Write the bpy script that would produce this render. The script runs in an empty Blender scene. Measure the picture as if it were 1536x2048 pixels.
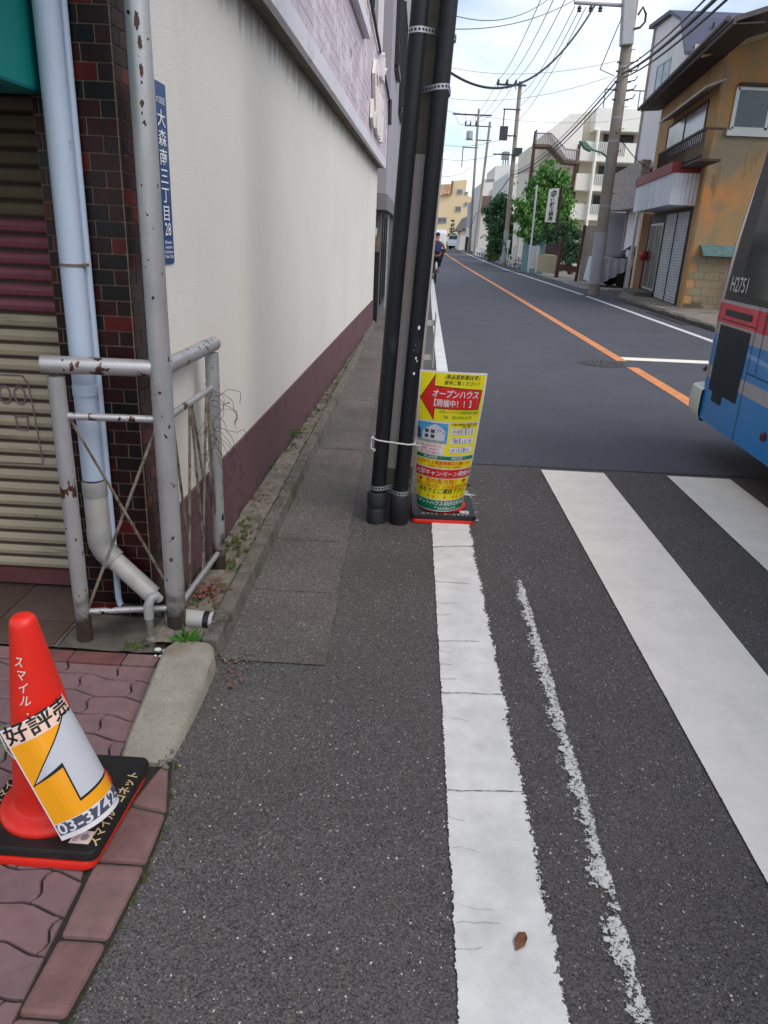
import bpy, bmesh, math, random
from mathutils import Vector, Matrix
random.seed(7)
sc = bpy.context.scene
COL = sc.collection
R = math.radians

# ---------------------------------------------------------------- camera
cam_d = bpy.data.cameras.new("camera"); cam = bpy.data.objects.new("camera", cam_d); COL.objects.link(cam)
CH = 1.55
cam.location = (0, 0, CH)
cam.rotation_euler = (1.2094270, -0.0441358, 0.0370402)
cam_d.sensor_fit = 'VERTICAL'; cam_d.sensor_height = 36.0; cam_d.lens = 1465.0 / 2048 * 36.0
cam_d.clip_start = 0.05; cam_d.clip_end = 2000
sc.camera = cam
F_, CX, CY = 1465.0, 768.0, 1024.0
MC = cam.rotation_euler.to_matrix()
C0 = Vector((0, 0, CH))
def ray(x, y): return MC @ Vector(((x - CX) / F_, -(y - CY) / F_, -1.0))
def at(x, y, Y): v = ray(x, y); return C0 + v * (Y / v.y)
def atx(x, y, X): v = ray(x, y); return C0 + v * (X / v.x)
def gd(x, y, z=0.0): v = ray(x, y); return C0 + v * ((z - CH) / v.z)
def onp(x, y, p, n): v = ray(x, y); return C0 + v * ((Vector(p) - C0).dot(n) / v.dot(n))

# ---------------------------------------------------------------- world and sun (bright overcast)
SUN_EL, SUN_AZ = 48.0, 128.0      # azimuth clockwise from +Y
w = bpy.data.worlds.new("World"); sc.world = w; w.use_nodes = True
nt = w.node_tree; nt.nodes.clear()
out = nt.nodes.new('ShaderNodeOutputWorld'); bg = nt.nodes.new('ShaderNodeBackground')
sky = nt.nodes.new('ShaderNodeTexSky'); sky.sky_type = 'NISHITA'; sky.sun_disc = False
sky.sun_elevation = R(SUN_EL); sky.sun_rotation = R(SUN_AZ); sky.air_density = 1.0; sky.dust_density = 1.0; sky.ozone_density = 1.5
tc = nt.nodes.new('ShaderNodeTexCoord'); mp = nt.nodes.new('ShaderNodeMapping'); mp.inputs['Scale'].default_value = (1.0, 1.0, 3.4)
mp.inputs['Location'].default_value = (3.1, 1.7, 0.4)
ns = nt.nodes.new('ShaderNodeTexNoise'); ns.inputs['Scale'].default_value = 2.3; ns.inputs['Detail'].default_value = 9; ns.inputs['Roughness'].default_value = 0.52; ns.inputs['Distortion'].default_value = 0.35
rp = nt.nodes.new('ShaderNodeValToRGB'); rp.color_ramp.elements[0].position = 0.42; rp.color_ramp.elements[1].position = 0.66
rp.color_ramp.elements[0].color = (0.12, 0.12, 0.12, 1)
mx = nt.nodes.new('ShaderNodeMix'); mx.data_type = 'RGBA'
n2 = nt.nodes.new('ShaderNodeTexNoise'); n2.inputs['Scale'].default_value = 5.0; n2.inputs['Detail'].default_value = 6
r2 = nt.nodes.new('ShaderNodeValToRGB')
r2.color_ramp.elements[0].position = 0.3; r2.color_ramp.elements[0].color = (5.7, 6.0, 6.45, 1)
r2.color_ramp.elements[1].position = 0.7; r2.color_ramp.elements[1].color = (6.9, 6.95, 7.0, 1)
L = nt.links.new
L(tc.outputs['Generated'], mp.inputs['Vector']); L(mp.outputs[0], ns.inputs['Vector']); L(ns.outputs['Fac'], rp.inputs[0])
L(mp.outputs[0], n2.inputs['Vector']); L(n2.outputs['Fac'], r2.inputs[0])
L(rp.outputs[0], mx.inputs['Factor']); L(sky.outputs[0], mx.inputs[6]); L(r2.outputs[0], mx.inputs[7])
L(mx.outputs[2], bg.inputs['Color']); bg.inputs['Strength'].default_value = 0.105; L(bg.outputs[0], out.inputs[0])
sd = bpy.data.lights.new("sun", 'SUN'); sd.energy = 1.15; sd.angle = R(50); sd.color = (1.0, 0.95, 0.88)
so = bpy.data.objects.new("sun", sd); COL.objects.link(so); so.location = (0, -10, 30)
dv = Vector((math.sin(R(SUN_AZ)) * math.cos(R(SUN_EL)), math.cos(R(SUN_AZ)) * math.cos(R(SUN_EL)), math.sin(R(SUN_EL))))
so.rotation_euler = dv.to_track_quat('Z', 'Y').to_euler()
sc.view_settings.view_transform = 'Standard'; sc.view_settings.look = 'None'
sc.view_settings.exposure = 0.88; sc.view_settings.gamma = 1.0

# ---------------------------------------------------------------- materials
def S(r, g, b):
    f = lambda c: ((c / 255.0) / 12.92 if c / 255.0 <= 0.04045 else ((c / 255.0 + 0.055) / 1.055) ** 2.4)
    return (f(r), f(g), f(b), 1.0)
MATS = {}
def mat(name, col, rough=0.6, metal=0.0, var=0.12, vs=3.0, bump=0.0, bs=60.0, layers=(), spec=0.5, coat=0.0, bdist=0.01, coord='Object'):
    if name in MATS: return MATS[name]
    m = bpy.data.materials.new(name); m.use_nodes = True; MATS[name] = m
    t = m.node_tree; N = t.nodes; p = N['Principled BSDF']; K = t.links.new
    p.inputs['Roughness'].default_value = rough; p.inputs['Metallic'].default_value = metal
    p.inputs['Specular IOR Level'].default_value = spec; p.inputs['Coat Weight'].default_value = coat
    tx = N.new('ShaderNodeTexCoord')
    def noise(scale, detail=5, stretch=(1, 1, 1), rough_=0.6, loc=(0, 0, 0)):
        q = N.new('ShaderNodeMapping'); q.inputs['Scale'].default_value = stretch; q.inputs['Location'].default_value = loc
        K(tx.outputs[coord], q.inputs['Vector'])
        n = N.new('ShaderNodeTexNoise'); n.inputs['Scale'].default_value = scale; n.inputs['Detail'].default_value = detail; n.inputs['Roughness'].default_value = rough_
        K(q.outputs[0], n.inputs['Vector']); return n.outputs['Fac']
    n = noise(vs)
    r = N.new('ShaderNodeValToRGB'); r.color_ramp.elements[0].position = 0.3; r.color_ramp.elements[1].position = 0.7
    lo = tuple(c * (1 - var) for c in col[:3]) + (1,); hi = tuple(min(1, c * (1 + var)) for c in col[:3]) + (1,)
    r.color_ramp.elements[0].color = lo; r.color_ramp.elements[1].color = hi
    K(n, r.inputs[0]); cur = r.outputs[0]
    for i, l in enumerate(layers):
        q = noise(l.get('s', 5), l.get('d', 5), l.get('st', (1, 1, 1)), l.get('r', 0.6), l.get('loc', (i * 3.7, i * 1.3, i * 2.1)))
        if 'axis' in l:      # limit the layer to a band along an axis (a stain with its own place)
            sx = N.new('ShaderNodeSeparateXYZ'); K(tx.outputs[coord], sx.inputs[0])
            mr = N.new('ShaderNodeMapRange'); mr.inputs['From Min'].default_value = l['from']; mr.inputs['From Max'].default_value = l['to']
            K(sx.outputs[l['axis']], mr.inputs['Value'])
            ad = N.new('ShaderNodeMath'); ad.operation = 'MULTIPLY_ADD'; ad.inputs[1].default_value = l.get('amt', 0.4); K(mr.outputs[0], ad.inputs[0]); K(q, ad.inputs[2]); q = ad.outputs[0]
        rr = N.new('ShaderNodeValToRGB'); rr.color_ramp.elements[0].position = l['lo']; rr.color_ramp.elements[1].position = l['hi']
        rr.color_ramp.elements[0].color = (0, 0, 0, 1); k = l.get('k', 1.0); rr.color_ramp.elements[1].color = (k, k, k, 1)
        K(q, rr.inputs[0])
        x = N.new('ShaderNodeMix'); x.data_type = 'RGBA'; K(rr.outputs[0], x.inputs['Factor']); K(cur, x.inputs[6]); x.inputs[7].default_value = l['c']; cur = x.outputs[2]
    K(cur, p.inputs['Base Color'])
    if bump:
        b = N.new('ShaderNodeBump'); b.inputs['Strength'].default_value = bump; b.inputs['Distance'].default_value = bdist
        K(noise(bs, 6), b.inputs['Height']); K(b.outputs[0], p.inputs['Normal'])
    return m

def mat_asphalt(name, dark, light, speck, specks=0.965, scale=170, bump=0.6, rough=0.85, patch=0.12, dirt=None):
    m = bpy.data.materials.new(name); m.use_nodes = True; MATS[name] = m
    t = m.node_tree; N = t.nodes; p = N['Principled BSDF']; K = t.links.new
    tx = N.new('ShaderNodeTexCoord')
    wn = N.new('ShaderNodeTexNoise'); wn.inputs['Scale'].default_value = 90; wn.inputs['Detail'].default_value = 3; K(tx.outputs['Object'], wn.inputs['Vector'])
    wm = N.new('ShaderNodeMix'); wm.data_type = 'RGBA'; wm.inputs['Factor'].default_value = 0.008; K(tx.outputs['Object'], wm.inputs[6]); K(wn.outputs['Color'], wm.inputs[7])
    def vor(sc_):
        v = N.new('ShaderNodeTexVoronoi'); v.inputs['Scale'].default_value = sc_; K(wm.outputs[2], v.inputs['Vector'])
        sp = N.new('ShaderNodeSeparateColor'); K(v.outputs['Color'], sp.inputs[0]); return v, sp
    def ramp(src, stops):
        r = N.new('ShaderNodeValToRGB'); e = r.color_ramp.elements
        while len(e) < len(stops): e.new(0.5)
        for q, (po, c) in zip(e, stops): q.position = po; q.color = c
        K(src, r.inputs[0]); return r.outputs[0]
    def mixc(f, a_, c):
        x = N.new('ShaderNodeMix'); x.data_type = 'RGBA'; K(f, x.inputs['Factor']); K(a_, x.inputs[6])
        if isinstance(c, tuple): x.inputs[7].default_value = c
        else: K(c, x.inputs[7])
        return x.outputs[2]
    mid = tuple((x + y) / 2 for x, y in zip(dark, light)); warm = (light[0] * 1.12, light[1] * 1.0, light[2] * .86, 1); cool = (light[0] * .9, light[1] * .97, light[2] * 1.12, 1)
    v1, s1 = vor(scale * 1.9); cur = ramp(s1.outputs[0], [(0, dark), (.35, mid), (.7, light), (1, mid)])      # sand and binder
    v2, s2 = vor(scale * .85); stones = ramp(s2.outputs[2], [(0, dark), (.4, mid), (.62, warm), (.8, cool), (1, tuple(min(1, x * 1.35) for x in light[:3]) + (1,))])
    def thr(v, s_, chan, lim, r0, r1):     # a stone where the cell's random value passes lim; its size varies
        g = N.new('ShaderNodeMath'); g.operation = 'GREATER_THAN'; g.inputs[1].default_value = lim; K(s_.outputs[chan], g.inputs[0])
        mr = N.new('ShaderNodeMapRange'); mr.inputs['To Min'].default_value = r0; mr.inputs['To Max'].default_value = r1; K(s_.outputs[0], mr.inputs['Value'])
        l = N.new('ShaderNodeMath'); l.operation = 'LESS_THAN'; K(v.outputs['Distance'], l.inputs[0]); K(mr.outputs[0], l.inputs[1])
        mu = N.new('ShaderNodeMath'); mu.operation = 'MULTIPLY'; K(g.outputs[0], mu.inputs[0]); K(l.outputs[0], mu.inputs[1]); return mu.outputs[0]
    cur = mixc(thr(v2, s2, 1, .45, .25, .6), cur, stones)
    v3, s3 = vor(scale * .6); cur = mixc(thr(v3, s3, 1, specks, .08, .34), cur, speck)
    v4, s4 = vor(scale * 1.1); cur = mixc(thr(v4, s4, 1, 1 - (1 - specks) * .8, .2, .45), cur, tuple((x + y) / 2 for x, y in zip(speck, light)))
    def nz(sc_, d=8, r_=.65):
        n = N.new('ShaderNodeTexNoise'); n.inputs['Scale'].default_value = sc_; n.inputs['Detail'].default_value = d; n.inputs['Roughness'].default_value = r_; K(tx.outputs['Object'], n.inputs['Vector']); return n.outputs['Fac']
    mr = N.new('ShaderNodeMapRange'); mr.inputs['From Min'].default_value = 0.3; mr.inputs['From Max'].default_value = 0.7; mr.inputs['To Min'].default_value = 1 - patch; mr.inputs['To Max'].default_value = 1 + patch
    K(nz(1.3), mr.inputs['Value']); hs = N.new('ShaderNodeHueSaturation'); K(mr.outputs[0], hs.inputs['Value']); K(cur, hs.inputs['Color']); cur = hs.outputs[0]
    if dirt: cur = mixc(ramp(nz(.7, 10, .7), [(.5, (0, 0, 0, 1)), (.72, (.55, .55, .55, 1))]), cur, dirt)
    K(cur, p.inputs['Base Color']); p.inputs['Roughness'].default_value = rough; p.inputs['Specular IOR Level'].default_value = 0.35
    b = N.new('ShaderNodeBump'); b.inputs['Strength'].default_value = bump; b.inputs['Distance'].default_value = 0.003; b.invert = True
    K(v2.outputs['Distance'], b.inputs['Height']); K(b.outputs[0], p.inputs['Normal'])
    return m

def mat_paint(name, col, wl=0.0, al=0.0, wr=0.0, ar=0.0, ns=70, pit=0.74, dirt=0.25, pits_scale=45, endw=None):
    """road paint on UV strips (u across, v metres along) with worn, ragged edges that let the asphalt show"""
    m = bpy.data.materials.new(name); m.use_nodes = True; MATS[name] = m
    t = m.node_tree; N = t.nodes; p = N['Principled BSDF']; K = t.links.new
    tx = N.new('ShaderNodeTexCoord'); uv = N.new('ShaderNodeSeparateXYZ'); K(tx.outputs['UV'], uv.inputs[0])
    def noise(s, d=5, r=0.6):
        n = N.new('ShaderNodeTexNoise'); n.inputs['Scale'].default_value = s; n.inputs['Detail'].default_value = d; n.inputs['Roughness'].default_value = r; K(tx.outputs['Object'], n.inputs['Vector']); return n.outputs['Fac']
    def M(op, a, b=None, c=None):
        q = N.new('ShaderNodeMath'); q.operation = op
        for i, s_ in enumerate((a, b, c)):
            if s_ is None: continue
            if isinstance(s_, (int, float)): q.inputs[i].default_value = s_
            else: K(s_, q.inputs[i])
        return q.outputs[0]
    n = noise(ns, 6, 0.7); nb = noise(9, 3)
    nn = M('ADD', M('MULTIPLY', M('SUBTRACT', n, 0.5), 1.0), M('MULTIPLY', M('SUBTRACT', nb, 0.5), 0.6))
    u = uv.outputs[0]; iu = M('SUBTRACT', 1.0, u)
    a = M('GREATER_THAN', M('SUBTRACT', u, M('MULTIPLY_ADD', nn, al, wl)), 0)
    b = M('GREATER_THAN', M('SUBTRACT', iu, M('MULTIPLY_ADD', nn, ar, wr)), 0)
    c = M('LESS_THAN', noise(pits_scale, 8, 0.75), pit)
    al_ = M('MULTIPLY', M('MULTIPLY', a, b), c)
    if endw:                     # wear grows along v between two metres
        v0, v1, amt = endw
        mr = N.new('ShaderNodeMapRange'); mr.inputs['From Min'].default_value = v0; mr.inputs['From Max'].default_value = v1; mr.inputs['To Max'].default_value = amt; K(uv.outputs[1], mr.inputs['Value'])
        al_ = M('MULTIPLY', al_, M('LESS_THAN', M('ADD', noise(38, 8, 0.8), mr.outputs[0]), 0.72))
    K(al_, p.inputs['Alpha'])
    r = N.new('ShaderNodeValToRGB'); r.color_ramp.elements[0].position = 0.32; r.color_ramp.elements[1].position = 0.6
    r.color_ramp.elements[0].color = tuple(x * (1 - dirt) for x in col[:3]) + (1,); r.color_ramp.elements[1].color = col
    K(noise(5.0, 9, 0.7), r.inputs[0]); K(r.outputs[0], p.inputs['Base Color']); p.inputs['Roughness'].default_value = 0.7
    bp = N.new('ShaderNodeBump'); bp.inputs['Strength'].default_value = 0.35; bp.inputs['Distance'].default_value = 0.002; K(noise(160, 4), bp.inputs['Height']); K(bp.outputs[0], p.inputs['Normal'])
    return m

def mat_brickpanel(name, face, mortar):
    m = bpy.data.materials.new(name); m.use_nodes = True; MATS[name] = m
    t = m.node_tree; N = t.nodes; p = N['Principled BSDF']; K = t.links.new
    tx = N.new('ShaderNodeTexCoord'); q = N.new('ShaderNodeMapping'); q.inputs['Rotation'].default_value = (0, R(90), 0); 
    sx = N.new('ShaderNodeSeparateXYZ'); K(tx.outputs['Object'], sx.inputs[0]); cb = N.new('ShaderNodeCombineXYZ'); K(sx.outputs[1], cb.inputs[0]); K(sx.outputs[2], cb.inputs[1])
    b = N.new('ShaderNodeTexBrick'); K(cb.outputs[0], b.inputs['Vector']); b.inputs['Scale'].default_value = 1; b.inputs['Brick Width'].default_value = 0.45; b.inputs['Row Height'].default_value = 0.085; b.inputs['Mortar Size'].default_value = 0.005
    b.inputs['Color1'].default_value = face; b.inputs['Color2'].default_value = tuple(c * 0.93 for c in face[:3]) + (1,); b.inputs['Mortar'].default_value = mortar
    cur = b.outputs['Color']
    for s, lo, hi, c in ((2.2, 0.50, 0.60, S(216, 206, 212)), (3.1, 0.56, 0.66, S(166, 146, 156)), (12, 0.615, 0.65, S(96, 56, 62)), (5, 0.61, 0.64, S(104, 66, 70)), (30, 0.66, 0.69, S(82, 62, 68))):
        n = N.new('ShaderNodeTexNoise'); n.inputs['Scale'].default_value = s; n.inputs['Detail'].default_value = 9; n.inputs['Roughness'].default_value = 0.7; K(tx.outputs['Object'], n.inputs['Vector'])
        r = N.new('ShaderNodeValToRGB'); r.color_ramp.elements[0].position = lo; r.color_ramp.elements[1].position = hi; K(n.outputs['Fac'], r.inputs[0])
        x = N.new('ShaderNodeMix'); x.data_type = 'RGBA'; K(r.outputs[0], x.inputs['Factor']); K(cur, x.inputs[6]); x.inputs[7].default_value = c; cur = x.outputs[2]
    K(cur, p.inputs['Base Color']); p.inputs['Roughness'].default_value = 0.6
    bp = N.new('ShaderNodeBump'); bp.inputs['Strength'].default_value = 0.5; bp.inputs['Distance'].default_value = 0.01; bp.invert = True; K(b.outputs['Fac'], bp.inputs['Height']); K(bp.outputs[0], p.inputs['Normal'])
    return m

def mat_glass(name, col, rough=0.08, metal=0.0):
    return mat(name, col, rough=rough, metal=metal, var=0.25, vs=1.5, spec=0.8)

asph_old = mat_asphalt('asphalt_old', S(44, 41, 41), S(108, 103, 100), S(202, 197, 190), specks=0.93, scale=165, bump=1.0, patch=.16, dirt=S(88, 82, 77))
asph_new = mat_asphalt('asphalt_new', S(58, 60, 67), S(90, 91, 99), S(138, 138, 142), specks=0.96, scale=170, bump=0.5, patch=0.13, rough=0.75, dirt=S(84, 84, 90))
asph_gut = mat_asphalt('gutter_concrete', S(74, 69, 64), S(112, 106, 99), S(156, 150, 141), specks=0.90, scale=120, patch=0.22, dirt=S(66, 60, 52))
asph_far = mat_asphalt('asphalt_verge', S(66, 64, 64), S(92, 90, 89), S(140, 140, 138), specks=0.97, scale=170, patch=0.12)
paint_l = mat_paint('paint_edge_line', S(236, 232, 225), wl=0.03, al=0.10, wr=0.06, ar=0.30, pit=0.80)
paint_z = mat_paint('paint_crossing', S(247, 239, 226), wl=0.0, al=0.03, wr=0.0, ar=0.03, ns=120, pit=0.755, dirt=0.12)
paint_g = mat_paint('paint_ghost', S(226, 223, 216), wl=0.62, al=1.9, wr=0.05, ar=0.7, ns=60, pit=0.55, pits_scale=85, endw=(3.2, 1.0, 0.13))
paint_s = mat_paint('paint_scraps', S(222, 221, 218), wl=0.2, al=1.2, wr=0.35, ar=1.8, ns=40, pit=0.53, pits_scale=38)
paint_f = mat_paint('paint_far_line', S(222, 222, 222), wl=0.03, al=0.10, wr=0.03, ar=0.10, pit=0.72)
paint_o = mat_paint('paint_orange', S(224, 146, 92), wl=0.0, al=0.05, wr=0.0, ar=0.05, pit=0.8)

# ---------------------------------------------------------------- mesh builder
class MB:
    def __init__(s): s.v = []; s.f = []; s.m = []; s.uv = {}
    def add(s, vs, fs, mi=0):
        o = len(s.v); s.v += [tuple(p) for p in vs]
        for f in fs: s.f.append([o + i for i in f]); s.m.append(mi)
        return s
    def box(s, a, b, mi=0, M=None):
        x0, y0, z0 = a; x1, y1, z1 = b
        vs = [Vector(p) for p in ((x0, y0, z0), (x1, y0, z0), (x1, y1, z0), (x0, y1, z0), (x0, y0, z1), (x1, y0, z1), (x1, y1, z1), (x0, y1, z1))]
        if M is not None: vs = [M @ p for p in vs]
        return s.add(vs, [(0, 3, 2, 1), (4, 5, 6, 7), (0, 1, 5, 4), (1, 2, 6, 5), (2, 3, 7, 6), (3, 0, 4, 7)], mi)
    def quad(s, a, b, c, d, mi=0): return s.add([a, b, c, d], [(0, 1, 2, 3)], mi)
    def slab(s, pts, th, mi=0):
        """polygon pts thickened by the vector th"""
        th = Vector(th); n = len(pts); vs = [Vector(p) for p in pts] + [Vector(p) + th for p in pts]
        return s.add(vs, [tuple(reversed(range(n))), tuple(range(n, 2 * n))] + [(i, (i + 1) % n, n + (i + 1) % n, n + i) for i in range(n)], mi)
    def tube(s, pts, r, n=12, mi=0, cap=True, flat=None):
        pts = [Vector(p) for p in pts]; rs = r if isinstance(r, (list, tuple)) else [r] * len(pts)
        T = []
        for i in range(len(pts)):
            a = pts[max(0, i - 1)]; b = pts[min(len(pts) - 1, i + 1)]; T.append((b - a).normalized())
        up = Vector((0, 0, 1)) if abs(T[0].z) < 0.9 else Vector((0, 1, 0))
        u = T[0].cross(up).normalized(); o = len(s.v)
        for i, p in enumerate(pts):
            u = (u - T[i] * u.dot(T[i])).normalized(); v = T[i].cross(u)
            for k in range(n):
                a = 2 * math.pi * k / n; s.v.append(tuple(p + (u * math.cos(a) + v * math.sin(a) * (flat or 1)) * rs[i]))
        for i in range(len(pts) - 1):
            for k in range(n):
                k2 = (k + 1) % n; s.f.append([o + i * n + k, o + i * n + k2, o + (i + 1) * n + k2, o + (i + 1) * n + k]); s.m.append(mi)
        if cap:
            s.f.append([o + k for k in reversed(range(n))]); s.m.append(mi); s.f.append([o + (len(pts) - 1) * n + k for k in range(n)]); s.m.append(mi)
        return s
    def lathe(s, prof, c=(0, 0, 0), n=32, mi=0, M=None):
        c = Vector(c); o = len(s.v)
        for r, z in prof:
            for k in range(n):
                a = 2 * math.pi * k / n; p = Vector((r * math.cos(a), r * math.sin(a), z))
                if M is not None: p = M @ p
                s.v.append(tuple(p + c))
        for i in range(len(prof) - 1):
            for k in range(n):
                k2 = (k + 1) % n; s.f.append([o + i * n + k, o + i * n + k2, o + (i + 1) * n + k2, o + (i + 1) * n + k]); s.m.append(mi)
        s.f.append([o + k for k in reversed(range(n))]); s.m.append(mi); s.f.append([o + (len(prof) - 1) * n + k for k in range(n)]); s.m.append(mi)
        return s
    def build_split(s, name, mats, parent=None, **k):
        """each connected piece becomes an object of its own"""
        par = list(range(len(s.v)))
        def find(i):
            while par[i] != i: par[i] = par[par[i]]; i = par[i]
            return i
        for f in s.f:
            for i in f[1:]: par[find(i)] = find(f[0])
        gr = {}
        for fi, f in enumerate(s.f): gr.setdefault(find(f[0]), []).append(fi)
        outl = []
        for fs in gr.values():
            q = MB(); mp_ = {}
            for fi in fs:
                for i in s.f[fi]:
                    if i not in mp_: mp_[i] = len(q.v); q.v.append(s.v[i])
                q.f.append([mp_[i] for i in s.f[fi]]); q.m.append(s.m[fi])
            outl.append(q.build(name, mats, parent, **k))
        return outl
    def build(s, name, mats, parent=None, smooth=False, bevel=0.0, angle=None):
        off = Vector((0, 0, 0))
        if parent is not None: off = BASE.get(parent.name, Vector((0, 0, 0)))
        me = bpy.data.meshes.new(name); me.from_pydata([tuple(Vector(p) - off) for p in s.v], [], s.f)
        if not isinstance(mats, (list, tuple)): mats = [mats]
        for m in mats: me.materials.append(m)
        me.polygons.foreach_set('material_index', s.m)
        if s.uv:
            ul = me.uv_layers.new(name='UVMap')
            for poly in me.polygons:
                for li in poly.loop_indices:
                    ul.data[li].uv = s.uv.get(me.loops[li].vertex_index, (0, 0))
        me.update()
        o = bpy.data.objects.new(name, me); COL.objects.link(o)
        if smooth:
            me.shade_smooth()
            try: me.set_sharp_from_angle(angle=R(angle or 40))
            except Exception: pass
        if bevel:
            b = o.modifiers.new('bevel', 'BEVEL'); b.width = bevel; b.segments = 2; b.limit_method = 'ANGLE'; b.angle_limit = R(40)
        if parent is not None: o.parent = parent; BASE[o.name] = off
        return o
BASE = {}
def tag(o, label=None, cat=None, group=None, kind=None):
    if label: o['label'] = label
    if cat: o['category'] = cat
    if group: o['group'] = group
    if kind: o['kind'] = kind
    return o
def thing(name, loc, label, cat, group=None):
    o = bpy.data.objects.new(name, None); COL.objects.link(o); o.location = loc; o.empty_display_size = 0.2
    BASE[o.name] = Vector(loc); return tag(o, label, cat, group)
def solo(name, mb, mats, label, cat, group=None, smooth=False, bevel=0.0, base=None, kind=None):
    """a thing that is one mesh, its origin at its base"""
    if base is None:
        xs = [p[0] for p in mb.v]; ys = [p[1] for p in mb.v]; zs = [p[2] for p in mb.v]
        base = (sum(xs) / len(xs), sum(ys) / len(ys), min(zs))
    b = Vector(base); mb.v = [tuple(Vector(p) - b) for p in mb.v]
    o = mb.build(name, mats, None, smooth, bevel); o.location = b
    return tag(o, label, cat, group, kind)
def struct(name, mb, mats, **k): o = mb.build(name, mats, None, **k); o['kind'] = 'structure'; return o
def copy_thing(root, delta, label):
    c = root.copy(); COL.objects.link(c); c.location = Vector(root.location) + Vector(delta); c['label'] = label
    for ch in list(root.children):
        d = ch.copy(); COL.objects.link(d); d.parent = c
        for g in list(ch.children):
            e = g.copy(); COL.objects.link(e); e.parent = d
    return c

# ---------------------------------------------------------------- lettering
_dg = [None]
def glyph(body, size=1.0, bold=0.0, shear=0.0, align='CENTER', spacing=1.0):
    c = bpy.data.curves.new('tmp', 'FONT'); c.body = body; c.size = size; c.offset = bold; c.shear = shear; c.align_x = align; c.align_y = 'CENTER'
    c.resolution_u = 2; c.space_character = spacing
    o = bpy.data.objects.new('tmp', c); COL.objects.link(o); bpy.context.view_layer.update()
    dg = bpy.context.evaluated_depsgraph_get(); me = bpy.data.meshes.new_from_object(o.evaluated_get(dg))
    vs = [Vector(v.co) for v in me.vertices]; fs = [list(p.vertices) for p in me.polygons]
    bpy.data.objects.remove(o); bpy.data.curves.remove(c); bpy.data.meshes.remove(me)
    return vs, fs
def letters(items, fn, cut=0.0, lay=0.001, mi=0, mb=None):
    """items: (body, x, y, size, kw) laid out in a sheet's own u, v metres; fn(u, v, h) maps the sheet into the world"""
    mb = mb or MB()
    for it in items:
        body, x, y, size = it[:4]; kw = dict(it[4]) if len(it) > 4 else {}
        sx = kw.pop('sx', 1.0); rot = kw.pop('rot', 0.0); hh = kw.pop('lay', lay)
        bold = kw.pop('bold', 0.0) * size
        vs, fs = glyph(body, size, bold, kw.get('shear', 0.0), kw.get('align', 'CENTER'))
        ca, sa = math.cos(rot), math.sin(rot)
        vs = [Vector((v.x * sx, v.y, 0)) for v in vs]; vs = [Vector((x + v.x * ca - v.y * sa, y + v.x * sa + v.y * ca, 0)) for v in vs]
        if cut: vs, fs = cutmesh(vs, fs, cut)
        mb.add([fn(v.x, v.y, hh) for v in vs], fs, mi)
    return mb
def cutmesh(vs, fs, step):
    bm = bmesh.new(); bv = [bm.verts.new(v) for v in vs]
    for f in fs:
        try: bm.faces.new([bv[i] for i in f])
        except ValueError: pass
    if bv:
        x0 = min(v.x for v in vs); x1 = max(v.x for v in vs); k = math.floor(x0 / step) * step + step
        while k < x1:
            bmesh.ops.bisect_plane(bm, geom=bm.verts[:] + bm.edges[:] + bm.faces[:], plane_co=(k, 0, 0), plane_no=(1, 0, 0)); k += step
        y0 = min(v.y for v in vs); y1 = max(v.y for v in vs); k = math.floor(y0 / step) * step + step
        while k < y1:
            bmesh.ops.bisect_plane(bm, geom=bm.verts[:] + bm.edges[:] + bm.faces[:], plane_co=(0, k, 0), plane_no=(0, 1, 0)); k += step
    bm.verts.ensure_lookup_table(); bm.verts.index_update()
    v2 = [v.co.copy() for v in bm.verts]; f2 = [[v.index for v in f.verts] for f in bm.faces]; bm.free(); return v2, f2
def patch(pts, fn, h, step=0.02, mb=None, mi=0):
    vs, fs = cutmesh([Vector((x, y, 0)) for x, y in pts], [list(range(len(pts)))], step)
    mb = mb or MB(); return mb.add([fn(v.x, v.y, h) for v in vs], fs, mi)

# ================================================================ GROUND
def sheet(x0, y0, x1, y1, z, nx=1, ny=1):
    m = MB(); 
    for j in range(ny + 1):
        for i in range(nx + 1): m.v.append((x0 + (x1 - x0) * i / nx, y0 + (y1 - y0) * j / ny, z))
    for j in range(ny):
        for i in range(nx):
            a = j * (nx + 1) + i; m.f.append([a, a + 1, a + nx + 2, a + nx + 1]); m.m.append(0)
    return m
struct('ground', sheet(-300, -60, 400, 700, 0.0), asph_old)
# newer, smoother asphalt of the carriageway, starting at the far side of the crossing
def poly(name, pts, z, m, kind='structure'):
    b = MB(); b.add([(x, y, z) for x, y in pts], [list(range(len(pts)))]); return struct(name, b, m)
poly('road', [(0.30, 5.2), (9.0, 5.32), (9.0, 8), (6.3, 12), (6.35, 60), (7.5, 95), (11, 160), (11, 175), (1.5, 175), (0.9, 100), (0.75, 28), (0.36, 8)], 0.004, asph_new)
poly('verge', [(-0.62, 9.0), (0.37, 8.1), (0.76, 28), (0.9, 100), (-0.2, 100), (-0.45, 25)], 0.0035, asph_far)

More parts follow.
